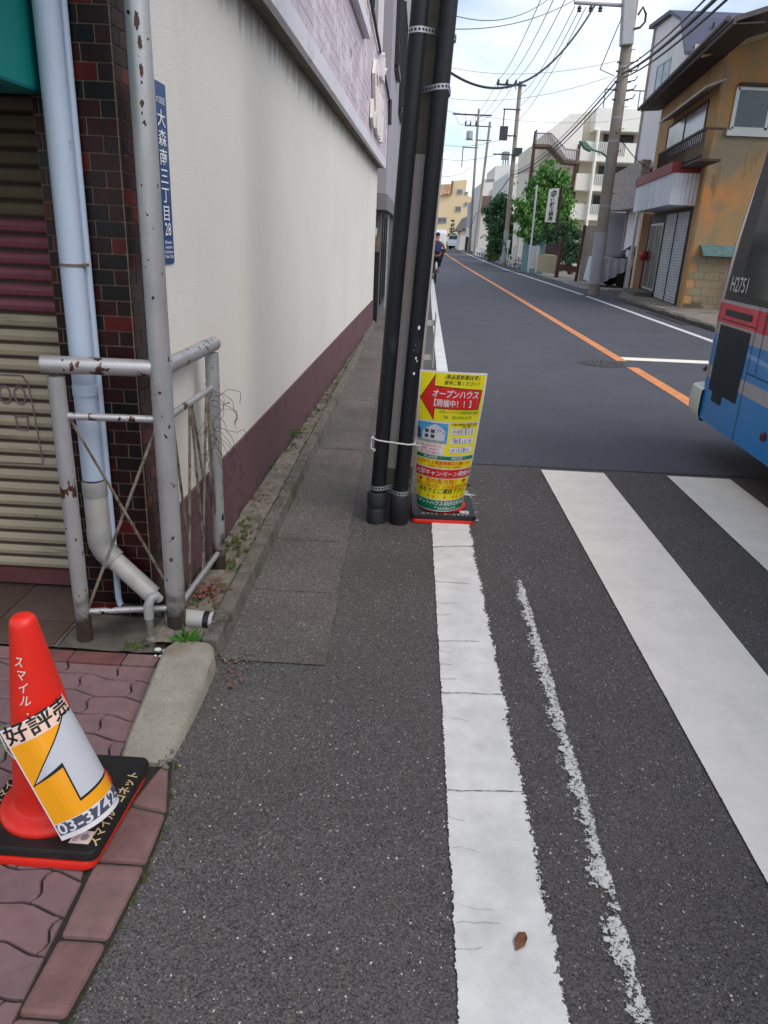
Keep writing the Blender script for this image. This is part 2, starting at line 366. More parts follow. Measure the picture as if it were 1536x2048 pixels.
def strip(name, pts, w, m, z=0.008, label=None):
    """painted line through pts (centres), w wide; UV: u across, v metres"""
    b = MB(); L_ = 0.0
    for i, (x, y) in enumerate(pts):
        a = Vector(pts[max(0, i - 1)]); c = Vector(pts[min(len(pts) - 1, i + 1)]); d = (c - a).normalized(); nx_, ny_ = d.y, -d.x
        if i: L_ += (Vector(pts[i]) - Vector(pts[i - 1])).length
        ww = w[i] if isinstance(w, (list, tuple)) else w
        for k, s in ((0, -1), (1, 1)):
            b.uv[len(b.v)] = (k, pts[0][1] + L_); b.v.append((x + nx_ * s * ww / 2, y + ny_ * s * ww / 2, z))
    for i in range(len(pts) - 1): b.f.append([2 * i, 2 * i + 1, 2 * i + 3, 2 * i + 2]); b.m.append(0)
    return struct(name, b, m)
strip('edge_line', [(0.306, 0.2), (0.309, 1.07), (0.309, 2.3), (0.308, 3.86), (0.312, 4.02)], [0.262, 0.258, 0.245, 0.236, 0.23], paint_l)
strip('edge_line', [(0.405, 5.9), (0.455, 9.2), (0.60, 18), (0.79, 28), (1.00, 45), (1.6, 90)], 0.15, paint_f)
strip('worn_line', [(0.40, 4.6), (0.40, 5.6)], 0.24, paint_s)
strip('worn_line', [(0.41, 4.02), (0.41, 4.8)], 0.20, paint_s)
strip('worn_line', [(0.548, 0.85), (0.560, 1.6), (0.572, 2.5), (0.585, 3.25)], [0.10, 0.105, 0.10, 0.08], paint_g)
for i in range(5):
    x0 = 1.02 + 0.915 * i
    strip('crosswalk_stripe', [(x0 + 0.228, 0.75), (x0 + 0.228, 2.0), (x0 + 0.228, 4.0), (x0 + 0.228, 5.13 + 0.015 * i)], 0.456, paint_z)
strip('centre_line', [(3.03, 6.4), (3.085, 8.2), (3.095, 10.2)], 0.155, paint_o)
strip('centre_line', [(3.10, 10.75), (3.14, 20), (3.17, 29.5), (3.18, 46), (3.38, 70), (3.7, 95), (4.2, 125)], 0.155, paint_o)
strip('kerb_line', [(5.50, 8), (5.555, 14.2), (5.63, 20), (5.66, 24.6)], 0.15, paint_f)
strip('kerb_line', [(5.67, 25.3), (5.60, 34), (5.43, 45), (5.7, 66), (6.25, 92), (7.2, 125), (8.3, 160)], 0.15, paint_f)
b = MB(); pts = [(3.18, 10.86), (4.3, 10.9), (5.46, 10.96), (5.46, 11.27), (4.3, 11.2), (3.18, 11.15)]
for i, (x, y) in enumerate(pts): b.uv[i] = (0.5, x); b.v.append((x, y, 0.0085))
b.f = [[0, 1, 4, 5], [1, 2, 3, 4]]; b.m = [0, 0]; struct('stop_line', b, paint_z)
b = MB()
for (x, y, wd) in ((4.6, 139, 0.9), (6.1, 139, 0.9), (7.6, 139, 0.9)): b.add([(x, y, 0.0085), (x + wd, y, 0.0085), (x + wd, y + 7, 0.0085), (x, y + 7, 0.0085)], [(0, 1, 2, 3)])
b.uv = {i: (0.5, 0) for i in range(len(b.v))}; struct('far_crosswalk', b, paint_f)
# cracks that run across the thick edge line
crk = mat('crack_dark', S(58, 55, 52), var=0.2, vs=30)
b = MB(); rnd = random.Random(3)
def crack(xa, ya, xb, yb, wd, n=22):
    prev = None; yy = 0
    for i in range(n + 1):
        t = i / n; x = xa + (xb - xa) * t; yy += rnd.uniform(-0.0022, 0.0022); y = ya + (yb - ya) * t + yy; ww = wd * rnd.uniform(0.35, 1.2)
        cur = ((x, y - ww / 2, 0.0105), (x, y + ww / 2, 0.0105))
        if prev: b.quad(prev[0], cur[0], cur[1], prev[1])
        prev = cur
for px0, py0, px1, py1, wd in ((892, 1584, 1062, 1592, .0042), (879, 1390, 1027, 1398, .0042), (872, 1286, 958, 1287, .004), (868, 1166, 940, 1172, .005), (865, 1097, 955, 1096, .007),
                               (874, 1306, 905, 1308, .0025), (876, 1332, 904, 1333, .0025), (878, 1361, 912, 1363, .0025), (870, 1209, 925, 1210, .002), (871, 1233, 905, 1232, .0025),
                               (870, 1063, 935, 1063, .003), (900, 1440, 940, 1450, .0015), (905, 1700, 960, 1712, .0012), (915, 1812, 990, 1822, .0012), (912, 1850, 1000, 1862, .0015), (1080, 1760, 1075, 1790, .002), (910, 1905, 965, 1910, .0012), (898, 1640, 930, 1645, .0015)):
    p, q = gd(px0, py0), gd(px1, py1); crack(p.x, p.y, q.x, q.y, wd * 0.8)
struct('line_cracks', b, crk)
# rusty manhole cover in the lane
mh = mat('manhole_iron', S(78, 76, 78), rough=0.6, metal=0.3, var=0.4, vs=26, bump=0.8, bs=40)
b = MB(); c = gd(1204, 728)
b.lathe([(0.33, 0.0045), (0.33, 0.009), (0.30, 0.010), (0.30, 0.0075), (0.285, 0.0075), (0.285, 0.012), (0.01, 0.012)], (c.x, c.y, 0), 48)
for k in range(5):
    for j in range(3 + k * 5):
        a = 2 * math.pi * j / (3 + k * 5); rr = 0.03 + k * 0.055
        b.box((c.x + rr * math.cos(a) - 0.012, c.y + rr * math.sin(a) - 0.012, 0.0118), (c.x + rr * math.cos(a) + 0.012, c.y + rr * math.sin(a) + 0.012, 0.016))
solo('manhole_cover', b, mh, 'round iron manhole cover set in the lane beside the orange line', 'manhole cover', base=(c.x, c.y, 0))

# ---- gutter slab, kerb and stone strip along the left wall
conc_kerb = mat('kerb_concrete', S(104, 98, 90), rough=0.9, var=0.3, vs=9, bump=0.8, bs=120, layers=[dict(s=5, lo=.55, hi=.68, c=S(70, 62, 52)), dict(s=60, lo=.60, hi=.68, c=S(160, 154, 144), k=.7), dict(s=3, lo=.56, hi=.66, c=S(74, 78, 44), k=.7)], bdist=0.006)
stone_old = mat('old_stone', S(122, 115, 104), rough=0.95, var=0.35, vs=7, bump=1.0, bs=30, bdist=0.012, layers=[dict(s=6, lo=.52, hi=.64, c=S(82, 74, 62)), dict(s=4, lo=.58, hi=.66, c=S(96, 100, 50), k=.8), dict(s=9, lo=.64, hi=.70, c=S(132, 96, 66))])
def xw(y): return -0.893 + 0.024 * (y - 3.55)      # face of the white wall
def xk(y): return -0.652 + 0.0045 * (y - 2.4)      # foot of the kerb
b = MB(); y = 2.40; rnd = random.Random(5)
while y < 40:
    ln = 0.6 if y < 14 else 3.0; x1 = -0.25 - 0.012 * min(3, y - 2.4)
    ya, yb = y + 0.002, y + ln - 0.002; jz = rnd.uniform(0.005, 0.007)
    n = 10
    pts = [(xk(y) + 0.002, ya, jz), ] + [(x1 + rnd.uniform(-0.006, 0.006), ya + (yb - ya) * i / n, jz) for i in range(n + 1)] + [(xk(y) + 0.002, yb, jz)]
    b.add(pts, [list(range(len(pts)))]); y += ln
struct('gutter_slab', b, asph_gut)
b = MB(); y = 2.42
while y < 32:
    ln = 0.60 if y < 14 else 2.4; ya, yb = y + 0.005, y + ln - 0.004; h = 0.075 + rnd.uniform(-0.003, 0.004)
    a0, a1 = xk(ya), xk(yb); b.add([(a0 + .004, ya, -.02), (a1 + .004, yb, -.02), (a1 - .075, yb, -.02), (a0 - .075, ya, -.02), (a0 - .012, ya, h), (a1 - .012, yb, h), (a1 - .075, yb, h), (a0 - .075, ya, h)],
        [(0, 3, 2, 1), (4, 5, 6, 7), (0, 1, 5, 4), (1, 2, 6, 5), (2, 3, 7, 6), (3, 0, 4, 7)]); y += ln
struct('kerb', b, conc_kerb, bevel=0.008)
# uneven stone strip between kerb and wall
b = MB(); y = 2.42; 
NX = 7
ys = []
while y < 24: ys.append(y); y += 0.035 if y < 8 else 0.25
rnd = random.Random(11); top = 0
for j, yy in enumerate(ys):
    if rnd.random() < (0.06 if yy < 8 else .3): top = rnd.uniform(-0.012, 0.010)
    for i in range(NX):
        t = i / (NX - 1); x = xk(yy) - 0.083 + (min(xw(yy), -0.86 if yy < 4.2 else 9) - 0.03 - xk(yy) + 0.083) * t
        z = 0.055 + top + rnd.uniform(-.006, .006) - (0.02 if t > .9 else 0)
        b.v.append((x, yy, z))
for j in range(len(ys) - 1):
    for i in range(NX - 1):
        a = j * NX + i; b.f.append([a, a + NX, a + NX + 1, a + 1]); b.m.append(0)
struct('stone_strip', b, stone_old)
# moss and small weeds along it
moss = mat('moss', S(84, 96, 40), rough=1, var=0.5, vs=40, bump=1, bs=200, layers=[dict(s=20, lo=.5, hi=.6, c=S(70, 84, 30))])
weed = mat('weed_green', S(78, 132, 52), rough=0.6, var=0.4, vs=14)
dead = mat('dead_leaf', S(126, 80, 68), rough=0.8, var=0.35, vs=25)
b = MB(); rnd = random.Random(21)
def mossblob(x, y, z, r):
    n = 14; o = len(b.v); b.v.append((x, y, z + 0.008 + r * .08))
    for k in range(n):
        a = 2 * math.pi * k / n; q = r * rnd.uniform(.5, 1.1); b.v.append((x + q * math.cos(a) * .7, y + q * math.sin(a) * 1.5, z))
    for k in range(n): b.f.append([o, o + 1 + k, o + 1 + (k + 1) % n]); b.m.append(0)
for _ in range(150):
    y = 2.6 + rnd.random() ** 1.6 * 9; side = rnd.random()
    x = xw(y) + rnd.uniform(.02, .075) if side < .6 else xk(y) - 0.08 + rnd.uniform(-.012, .012)
    [mossblob(x + rnd.gauss(0, .012), y + rnd.gauss(0, .03), 0.052, rnd.uniform(.006, .018)) for _ in range(3)]
for _ in range(110): mossblob(-0.80 + rnd.gauss(0, .035), 2.75 + rnd.uniform(0, .9), 0.054, rnd.uniform(.006, .018))
for k in range(60): yq = .3 + 1.55 * rnd.random(); xq = -.652 + .015 * (yq - .25) if yq < .8 else -.64 + .08 * (yq - .8) if yq < 1.42 else -.594 - .17 * (yq - 1.55) if yq > 1.55 else -.593; mossblob(xq + rnd.uniform(-.004, .006), yq, .004, rnd.uniform(.003, .010))
for _ in range(26): mossblob(-0.98 + rnd.uniform(-.05, .05), 2.42 + rnd.uniform(-.01, .035), 0.024, rnd.uniform(.006, .016))
tag(b.build('moss', moss), 'green moss growing in the joints of the stone strip under the white wall', 'moss', kind='stuff')
def tuft(b, x, y, z, n, h, spread=1.0, seed=0, wd=0.004):
    r_ = random.Random(seed)
    for _ in range(n):
        a = r_.uniform(0, 6.28); l = h * r_.uniform(.5, 1.1); s = l * r_.uniform(.2, .9) * spread; dx, dy = math.cos(a), math.sin(a)
        p0 = Vector((x + dx * .006, y + dy * .006, z)); p1 = p0 + Vector((dx * s * .45, dy * s * .45, l * .65)); p2 = p0 + Vector((dx * s, dy * s, l * r_.uniform(.55, .95)))
        q = Vector((-dy, dx, 0)) * wd * r_.uniform(.6, 1.6)
        b.add([p0 - q * .5, p0 + q * .5, p1 + q, p2, p1 - q], [(0, 1, 2, 3, 4)])
b = MB(); c = gd(372, 1295, .03); tuft(b, c.x, c.y, .02, 80, .085, 1.0, 1, .0045)
for k in range(3): tuft(b, c.x + rnd.uniform(-.03, .04), c.y + rnd.uniform(-.02, .04), .02, 20, .05, 1.3, k, .004)
solo('grass_tuft', b, weed, 'bright green grass tuft at the foot of the tall rusty pole', 'weed', base=(c.x, c.y, .02))
for k, (px, py, n, h, lab) in enumerate(((575, 880, 40, .11, 'small green weed against the purple wall base, farthest up the street'), (530, 945, 34, .09, 'low green weed at the purple wall base between two others'),
                                       (385, 1150, 24, .05, 'small weed among red dead leaves behind the silver fence'))):
    p = gd(px, py, .05); b = MB(); tuft(b, p.x, p.y, .05, n, h, 1.0, k + 5, .006); tuft(b, p.x + .01, p.y + .03, .05, n // 2, h * .8, 1.0, k + 15, .006)
    solo('weed', b, weed, lab, 'weed', 'weeds along the foot of the white wall', base=(p.x, p.y, .05))
b = MB(); rnd = random.Random(9)
def leaf(b, x, y, z, s, a=None, tilt=.4):
    a = rnd.uniform(0, 6.28) if a is None else a; d = Vector((math.cos(a), math.sin(a), 0)); q = Vector((-d.y, d.x, 0))
    up = Vector((0, 0, s * tilt))
    c = Vector((x, y, z))
    b.add([c - d * s, c - d * s * .3 + q * s * .45 + up * .5, c + d * s * .4 + q * s * .4 + up, c + d * s, c + d * s * .4 - q * s * .4 + up * .7, c - d * s * .3 - q * s * .45 + up * .3], [(0, 1, 2, 3, 4, 5)])
for _ in range(90): leaf(b, -0.80 + rnd.gauss(0, .035), 2.83 + rnd.gauss(0, .07), .06 + rnd.random() * .035, .013 * rnd.uniform(.6, 1.3))
for cx_, cy_, n in ((515, 995, 30), (590, 865, 24), (630, 810, 20), (500, 1010, 18), (560, 900, 12), (470, 1330, 9)):
    p = gd(cx_, cy_, .05)
    for _ in range(n): leaf(b, p.x + rnd.gauss(0, .03), p.y + rnd.gauss(0, .07), (.062 if cy_ < 1300 else .008) + rnd.random() * .012, .013 * rnd.uniform(.5, 1.2))
tag(b.build('fallen_leaves', dead), 'reddish brown dead leaves gathered along the foot of the wall', 'leaves', kind='stuff')
b = MB(); p = gd(1040, 1890); rnd = random.Random(2); leaf(b, p.x, p.y, .012, .030, R(60), .35)
solo('fallen_leaf', b, mat('brown_leaf', S(122, 78, 52), var=0.3, vs=40), 'single curled brown leaf lying on the white edge line', 'leaf', base=(p.x, p.y, .009))

# ---- pavement at the left: concrete kerb block, red border blocks, wavy paving
paver = [mat('paver_pink', S(120, 95, 97), rough=0.9, var=0.14, vs=20, bump=0.5, bs=300, bdist=.002, layers=[dict(s=3, lo=.52, hi=.75, c=S(104, 84, 84), k=.7)]),
         mat('paver_rose', S(126, 98, 98), rough=0.9, var=0.14, vs=20, bump=0.5, bs=300, bdist=.002, layers=[dict(s=5, lo=.55, hi=.75, c=S(110, 90, 88), k=.7)]),
         mat('paver_grey', S(116, 112, 98), rough=0.9, var=0.14, vs=20, bump=0.5, bs=300, bdist=.002)]
joint = mat('paver_joint', S(46, 42, 38), rough=1, var=0.3, vs=50, layers=[dict(s=4, lo=.56, hi=.62, c=S(66, 74, 36))])
poly('pavement', [(-6, -3), (-0.65, -3), (-0.652, 0.25), (-0.637, .80), (-0.604, 1.2), (-0.591, 1.42), (-0.597, 1.6), (-0.66, 1.85), (-0.68, 2.42), (-6, 2.42)], 0.004, joint)
def clip_poly(pts, inside_x):
    """clip to x <= inside_x(y) by sampling"""
    outp = []; n = len(pts)
    for i in range(n):
        p, q = pts[i], pts[(i + 1) % n]; a = p[0] <= inside_x(p[1]); c = q[0] <= inside_x(q[1])
        if a: outp.append(p)
        if a != c:
            lo, hi = (p, q) if a else (q, p)
            for _ in range(12):
                m = ((lo[0] + hi[0]) / 2, (lo[1] + hi[1]) / 2)
                if m[0] <= inside_x(m[1]): lo = m
                else: hi = m
            outp.append(lo)
    return outp
def inner(y):   # inner edge of border blocks / kerb block
    if y < 1.36: return -0.737 + 0.02 * (1.3 - min(1.3, max(y, .9)))
    if y < 1.80: return -0.742 - 0.075 * (y - 1.36) / .44
    return -0.817 - 0.03 * (y - 1.80) / .6
b = MB(); rnd = random.Random(4); PW, PH = 0.098, 0.104
def zig(t): t = t % 1.0; return (0.5 - abs(2 * t - 1.0)) * 2 if True else 0
def zz(t):
    t = (t * 2) % 2.0
    if t < .35: return t / .35
    if t < .65: return 1.0
    if t < 1.35: return 1 - (t - .65) / .35
    if t < 1.65: return -1.0
    return -1 + (t - 1.65) / .35
G = 0.0035; AMP = 0.009
rot = R(-8); cr, sr = math.cos(rot), math.sin(rot)
for j in range(-1, 30):
    for i in range(-2, 26):
        W2 = PW * 1.0
        x0 = i * 2 * W2 * .5; off = 0.0
        if (i + j) % 2: continue
        # one block spans two cells across: wavy I-shape, shared wavy edges
        pts = []
        ux0, ux1 = i * PW, i * PW + 2 * PW; vy0, vy1 = j * PH * .98, (j + 1) * PH * .98
        n = 12
        for k in range(n): t = k / n; u = ux0 + (ux1 - ux0) * t; pts.append((u + 0, vy0 + AMP * zz(u / (2 * PW) + .25)))
        for k in range(6): t = k / 6; v = vy0 + (vy1 - vy0) * t; pts.append((ux1 + AMP * 1.3 * math.sin(2 * math.pi * t), v + AMP * zz(ux1 / (2 * PW) + .25)))
        for k in range(n): t = k / n; u = ux1 + (ux0 - ux1) * t; pts.append((u, vy1 + AMP * zz(u / (2 * PW) + .25)))
        for k in range(6): t = k / 6; v = vy1 + (vy0 - vy1) * t; pts.append((ux0 + AMP * 1.3 * math.sin(2 * math.pi * (1 - t)), v + AMP * zz(ux0 / (2 * PW) + .25)))
        cx_ = (ux0 + ux1) / 2; cy_ = (vy0 + vy1) / 2
        pts = [(cx_ + (p[0] - cx_) * (1 - 2 * G / (ux1 - ux0)), cy_ + (p[1] - cy_) * (1 - 2 * G / (vy1 - vy0))) for p in pts]
        pts = [(-2.45 + p[0] * cr - p[1] * sr, -0.35 + p[0] * sr + p[1] * cr) for p in pts]
        pts = clip_poly(pts, inner)
        if len(pts) < 3: continue
        pts = [(x, min(y, 2.305)) for x, y in pts]
        if max(p[1] for p in pts) - min(p[1] for p in pts) < .01: continue
        z = 0.014 + rnd.uniform(-.0012, .0012); mi = 2 if rnd.random() < .03 else rnd.choice((0, 1))
        c = Vector((sum(p[0] for p in pts) / len(pts), sum(p[1] for p in pts) / len(pts), 0)); n = len(pts)
        inn = [Vector((p[0], p[1], 0)) for p in pts]; inn = [q + (c - q).normalized() * .003 for q in inn]
        b.add([(p[0], p[1], 0.002) for p in pts] + [(p[0], p[1], z - .003) for p in pts] + [(q.x, q.y, z) for q in inn],
              [(k, (k + 1) % n, n + (k + 1) % n, n + k) for k in range(n)] + [(n + k, n + (k + 1) % n, 2 * n + (k + 1) % n, 2 * n + k) for k in range(n)] + [tuple(range(2 * n, 3 * n))], mi)
struct('paving', b, paver)
# border of long red blocks along the asphalt
b = MB(); edge = [(-0.665, -0.6), (-0.66, -0.2), (-0.655, 0.25), (-0.648, 0.55), (-0.64, 0.80), (-0.625, 1.02), (-0.607, 1.20), (-0.594, 1.42), (-0.598, 1.60), (-0.655, 1.80)]
inn_ = [(-0.775, -0.6), (-0.77, -0.2), (-0.765, 0.25), (-0.755, 0.55), (-0.742, 0.80), (-0.732, 1.02), (-0.725, 1.20), (-0.732, 1.42), (-0.715, 1.62), (-0.68, 1.79)]
for k in range(len(edge) - 1):
    a, c, d, e = Vector(edge[k] + (0,)), Vector(edge[k + 1] + (0,)), Vector(inn_[k + 1] + (0,)), Vector(inn_[k] + (0,))
    m_ = (a + c + d + e) / 4; q = [m_ + (p - m_) * .965 for p in (a, c, d, e)]; h = .014 + rnd.uniform(-.0015, .0015)
    q[1] = q[1]; b.add([(p.x, p.y, -.01) for p in q] + [(q[0].x - .006, q[0].y, h), (q[1].x - .006, q[1].y, h), (q[2].x, q[2].y, h), (q[3].x, q[3].y, h)] ,
        [(0, 1, 5, 4), (1, 2, 6, 5), (2, 3, 7, 6), (3, 0, 4, 7), (4, 5, 6, 7)], k % 2)
struct('border_blocks', b, [mat('border_red', S(128, 98, 95), rough=.9, var=.2, vs=14, bump=.8, bs=150, bdist=.004, layers=[dict(s=8, lo=.55, hi=.68, c=S(112, 92, 84), k=.8)]), mat('border_red_b', S(124, 92, 88), rough=.9, var=.2, vs=14, bump=.8, bs=150, bdist=.004)], bevel=0.012)
# row of red blocks in front of the pole base
b = MB(); x = -2.6
while x < -0.88:
    l = .20; b.box((x + .003, 2.312, 0), (min(x + l, -0.87) - .003, 2.385, .018), rnd.choice((0, 1))); x += l
struct('border_row', b, [MATS['border_red'], mat('border_dark', S(110, 68, 66), rough=.9, var=.25, vs=14)], bevel=0.003)
# concrete kerb block
kb = mat('kerb_block', S(152, 146, 132), rough=.95, var=.14, vs=12, bump=.9, bs=220, bdist=.004, layers=[dict(s=110, lo=.60, hi=.68, c=S(96, 88, 74), k=.8), dict(s=4, lo=.6, hi=.72, c=S(120, 100, 76), k=.7), dict(s=70, lo=.64, hi=.7, c=S(190, 186, 176), k=.6)])
b = MB(); n = 8
sec = []
for i in range(n + 1):
    t = i / n; y = 1.79 + (2.41 - 1.79) * t; xr = -0.668 + 0.006 * t + (0.010 * math.sin(3 * t)); xl = inner(y) + .006 - .0; h = .028 + .062 * min(1, t * 1.3) - .008 * max(0, t - .85) / .15
    if i == n: xr -= .02; xl += .015; h -= .012
    if i == 0: h -= .008
    sec.append([(xr + .012, y, -.01), (xr + .006, y, h - .022), (xr - .012, y, h - .004), (xr - .03, y, h), (xl + .012, y, h), (xl, y, h - .012), (xl, y, -.01)])
for s_ in sec: b.v += s_
k_ = 7
for i in range(n):
    for j in range(k_ - 1): a = i * k_ + j; b.f.append([a, a + 1, a + k_ + 1, a + k_]); b.m.append(0)
b.f.append(list(range(k_))); b.m.append(0); b.f.append([n * k_ + j for j in reversed(range(k_))]); b.m.append(0)
struct('kerb_block', b, kb, smooth=True)
# stones and rubble in the joints
b = MB(); rnd = random.Random(31)
def pebble(b, x, y, z, r, mi=0):
    M_ = Matrix.Rotation(rnd.uniform(0, 3), 3, 'Z') @ Matrix.Diagonal((1.2, .8, .6)); b.lathe([(r * .3, -r * .9), (r * .85, -r * .5), (r, 0), (r * .8, r * .55), (r * .3, r * .9)], (x, y, z), 7, mi, M_)
for px, py, s_ in ((316, 1300, .013), (322, 1313, .008), (330, 1302, .010), (311, 1312, .006), (335, 1312, .006)): p = gd(px, py, .03); pebble(b, p.x, p.y, .032, s_, 0)
for _ in range(26): p = gd(rnd.uniform(262, 345), rnd.uniform(1510, 1545)); pebble(b, p.x, p.y, .018, rnd.uniform(.004, .011), 1)
for _ in range(30): p = gd(rnd.uniform(430, 520), rnd.uniform(1310, 1345)); pebble(b, p.x, p.y, .01, rnd.uniform(.003, .007), 1)
tag(b.build('rubble', [mat('white_stone', S(205, 203, 198), var=.1), mat('grey_stone', S(112, 106, 96), var=.3, vs=30)]), 'small loose stones in the joints round the kerb', 'rubble', kind='stuff')
# tiled step before the shutter and concrete footing under the poles
tile_m = [mat('step_tile', S(84, 68, 62), rough=.5, var=.14, vs=6, layers=[dict(s=3, lo=.5, hi=.8, c=S(66, 56, 52))]), mat('step_tile_b', S(90, 74, 68), rough=.5, var=.14, vs=6)]
foot = mat('footing_concrete', S(92, 86, 78), rough=.95, var=.35, vs=7, bump=.7, bs=60, bdist=.006, layers=[dict(s=5, lo=.5, hi=.66, c=S(60, 56, 48)), dict(s=8, lo=.6, hi=.7, c=S(92, 98, 50), k=.7), dict(s=3, lo=.6, hi=.7, c=S(140, 134, 124), k=.6)])
poly('tile_bed', [(-6, 2.40), (-1.28, 2.40), (-1.28, 3.1), (-6, 3.1)], .020, mat('grout', S(112, 104, 96), var=.1))
b = MB(); th = R(-14)
Tm = Matrix.Rotation(R(0), 3, 'Z')
for i in range(-12, 1):
    for j in range(0, 3):
        x0, y0 = -1.288 + i * .30 - .30 + .0, 2.405 + j * .30 - .13
        sh = 0.0
        p = [(x0 + .003, max(y0 + .003, 2.405)), (x0 + .297, max(y0 + .003, 2.405)), (x0 + .297, min(y0 + .297, 3.0)), (x0 + .003, min(y0 + .297, 3.0))]
        if p[2][1] - p[0][1] < .02: continue
        b.slab([(q[0], q[1], .018) for q in p], (0, 0, .010), (i + j) % 2)
struct('step_tiles', b, tile_m)
b = MB(); n = 16
for j in range(9):
    for i in range(n + 1):
        x = -1.275 + (-.66 + 1.275) * i / n; y = 2.39 + (.40) * j / 8
        b.v.append((x, y, .022 + rnd.uniform(-.002, .004)))
for j in range(8):
    for i in range(n): a = j * (n + 1) + i; b.f.append([a, a + 1, a + n + 2, a + n + 1]); b.m.append(0)
struct('pole_footing', b, foot)

# ================================================================ LEFT CORNER BUILDING
stucco = mat('white_stucco', S(220, 215, 206), rough=.92, var=.04, vs=.9, bump=.9, bs=190, bdist=.0045, layers=[
    dict(s=3.0, st=(1, 1, .12), d=6, lo=.56, hi=.80, c=S(182, 175, 166), k=.25),
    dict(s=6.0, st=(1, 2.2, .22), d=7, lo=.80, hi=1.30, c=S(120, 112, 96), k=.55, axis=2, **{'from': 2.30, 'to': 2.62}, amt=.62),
    dict(s=2.0, st=(1, .8, .05), d=4, lo=.60, hi=.70, c=S(190, 182, 172), k=.2)])
plinth_m = mat('purple_plinth', S(98, 68, 73), rough=.8, var=.14, vs=3, bump=.4, bs=60, bdist=.004, layers=[
    dict(s=5, st=(1, 1, .3), lo=.52, hi=.72, c=S(84, 60, 64), k=.8), dict(s=9, lo=.85, hi=1.05, c=S(58, 50, 46), k=.85, axis=2, **{'from': .25, 'to': .04}, amt=.5), dict(s=30, lo=.66, hi=.70, c=S(150, 132, 130), k=.7)])
fascia_m = mat_brickpanel('pink_panel', S(198, 182, 192), S(150, 132, 142))
trim_white = mat('fascia_trim', S(212, 208, 214), rough=.5, var=.06, vs=3, layers=[dict(s=22, lo=.68, hi=.71, c=S(60, 54, 54)), dict(s=4, st=(1, .4, 1), lo=.58, hi=.7, c=S(178, 172, 176), k=.5)])
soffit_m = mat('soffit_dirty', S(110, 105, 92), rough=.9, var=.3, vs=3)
cream_wall = mat('cream_cladding', S(214, 200, 184), rough=.7, var=.06, vs=2)
tile_mats = [mat('tile_black', S(20, 18, 18), rough=.3, var=.3, vs=30, spec=.28, bump=.15, bs=90, bdist=.001), mat('tile_maroon', S(44, 15, 16), rough=.3, var=.3, vs=30, spec=.28, bump=.15, bs=90, bdist=.001),
             mat('tile_red', S(78, 18, 18), rough=.3, var=.3, vs=30, spec=.28, bump=.15, bs=90, bdist=.001), mat('tile_brown', S(34, 16, 16), rough=.3, var=.3, vs=30, spec=.28, bump=.15, bs=90, bdist=.001), mat('tile_grout', S(122, 104, 88), rough=.9, var=.2, vs=25, layers=[dict(s=12, lo=.5, hi=.7, c=S(96, 84, 72), k=.8)])]
bld = thing('corner_shop', (-1.2, 2.66, 0), 'corner shop with long white stucco side wall, purple base, dark tiled pillar and closed shutter', 'building')
WY0, WY1 = 2.80, 13.55
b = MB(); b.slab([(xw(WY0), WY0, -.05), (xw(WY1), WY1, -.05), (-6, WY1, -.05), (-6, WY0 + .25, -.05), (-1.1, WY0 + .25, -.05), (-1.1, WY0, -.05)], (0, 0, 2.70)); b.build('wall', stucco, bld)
b = MB(); b.slab([(xw(WY0) + .010, WY0 - .006, -.05), (xw(WY1) + .010, WY1 + .01, -.05), (xw(WY1) - .02, WY1 + .01, -.05), (xw(WY0) - .02, WY0 - .006, -.05)], (0, 0, .522)); b.build('plinth', plinth_m, bld, bevel=.003)
# upper fascia
OFF = .12
def xf(y): return xw(y) + OFF
FY0 = 1.9
b = MB(); b.slab([(xf(FY0), FY0, 2.70), (xf(WY1), WY1, 2.70), (xf(WY1), WY1, 3.60), (xf(9.1), 9.1, 3.99), (xf(9.1), 9.1, 3.49), (xf(FY0), FY0, 3.49)], (-.10, 0, 0)); b.build('fascia', fascia_m, bld)
b = MB(); b.box((0, 0, 0), (0, 0, 0)) if 0 else None
b.add([(xf(FY0) + .012, FY0, 2.585), (xf(WY1) + .012, WY1 + .01, 2.585), (xf(WY1) + .012, WY1 + .01, 2.715), (xf(FY0) + .012, FY0, 2.715),
       (xf(FY0) - .03, FY0, 2.585), (xf(WY1) - .03, WY1 + .01, 2.585), (xf(WY1) - .03, WY1 + .01, 2.715), (xf(FY0) - .03, FY0, 2.715)],
      [(0, 1, 2, 3), (7, 6, 5, 4), (0, 4, 5, 1), (1, 5, 6, 2), (2, 6, 7, 3), (3, 7, 4, 0)]); b.build('fascia_trim', trim_white, bld, bevel=.004)
b = MB(); b.box((xf(WY1) - .02, WY1 - .02, 2.60), (xf(WY1) + .014, WY1 + .03, 3.62)); b.build('corner_trim', trim_white, bld)
b = MB(); b.slab([(xf(FY0) - .031, FY0, 2.600), (xf(WY1) - .031, WY1, 2.600), (xw(WY1) - .1, WY1, 2.600), (xw(FY0) - .1, FY0, 2.600)], (0, 0, .09)); b.build('soffit', soffit_m, bld)
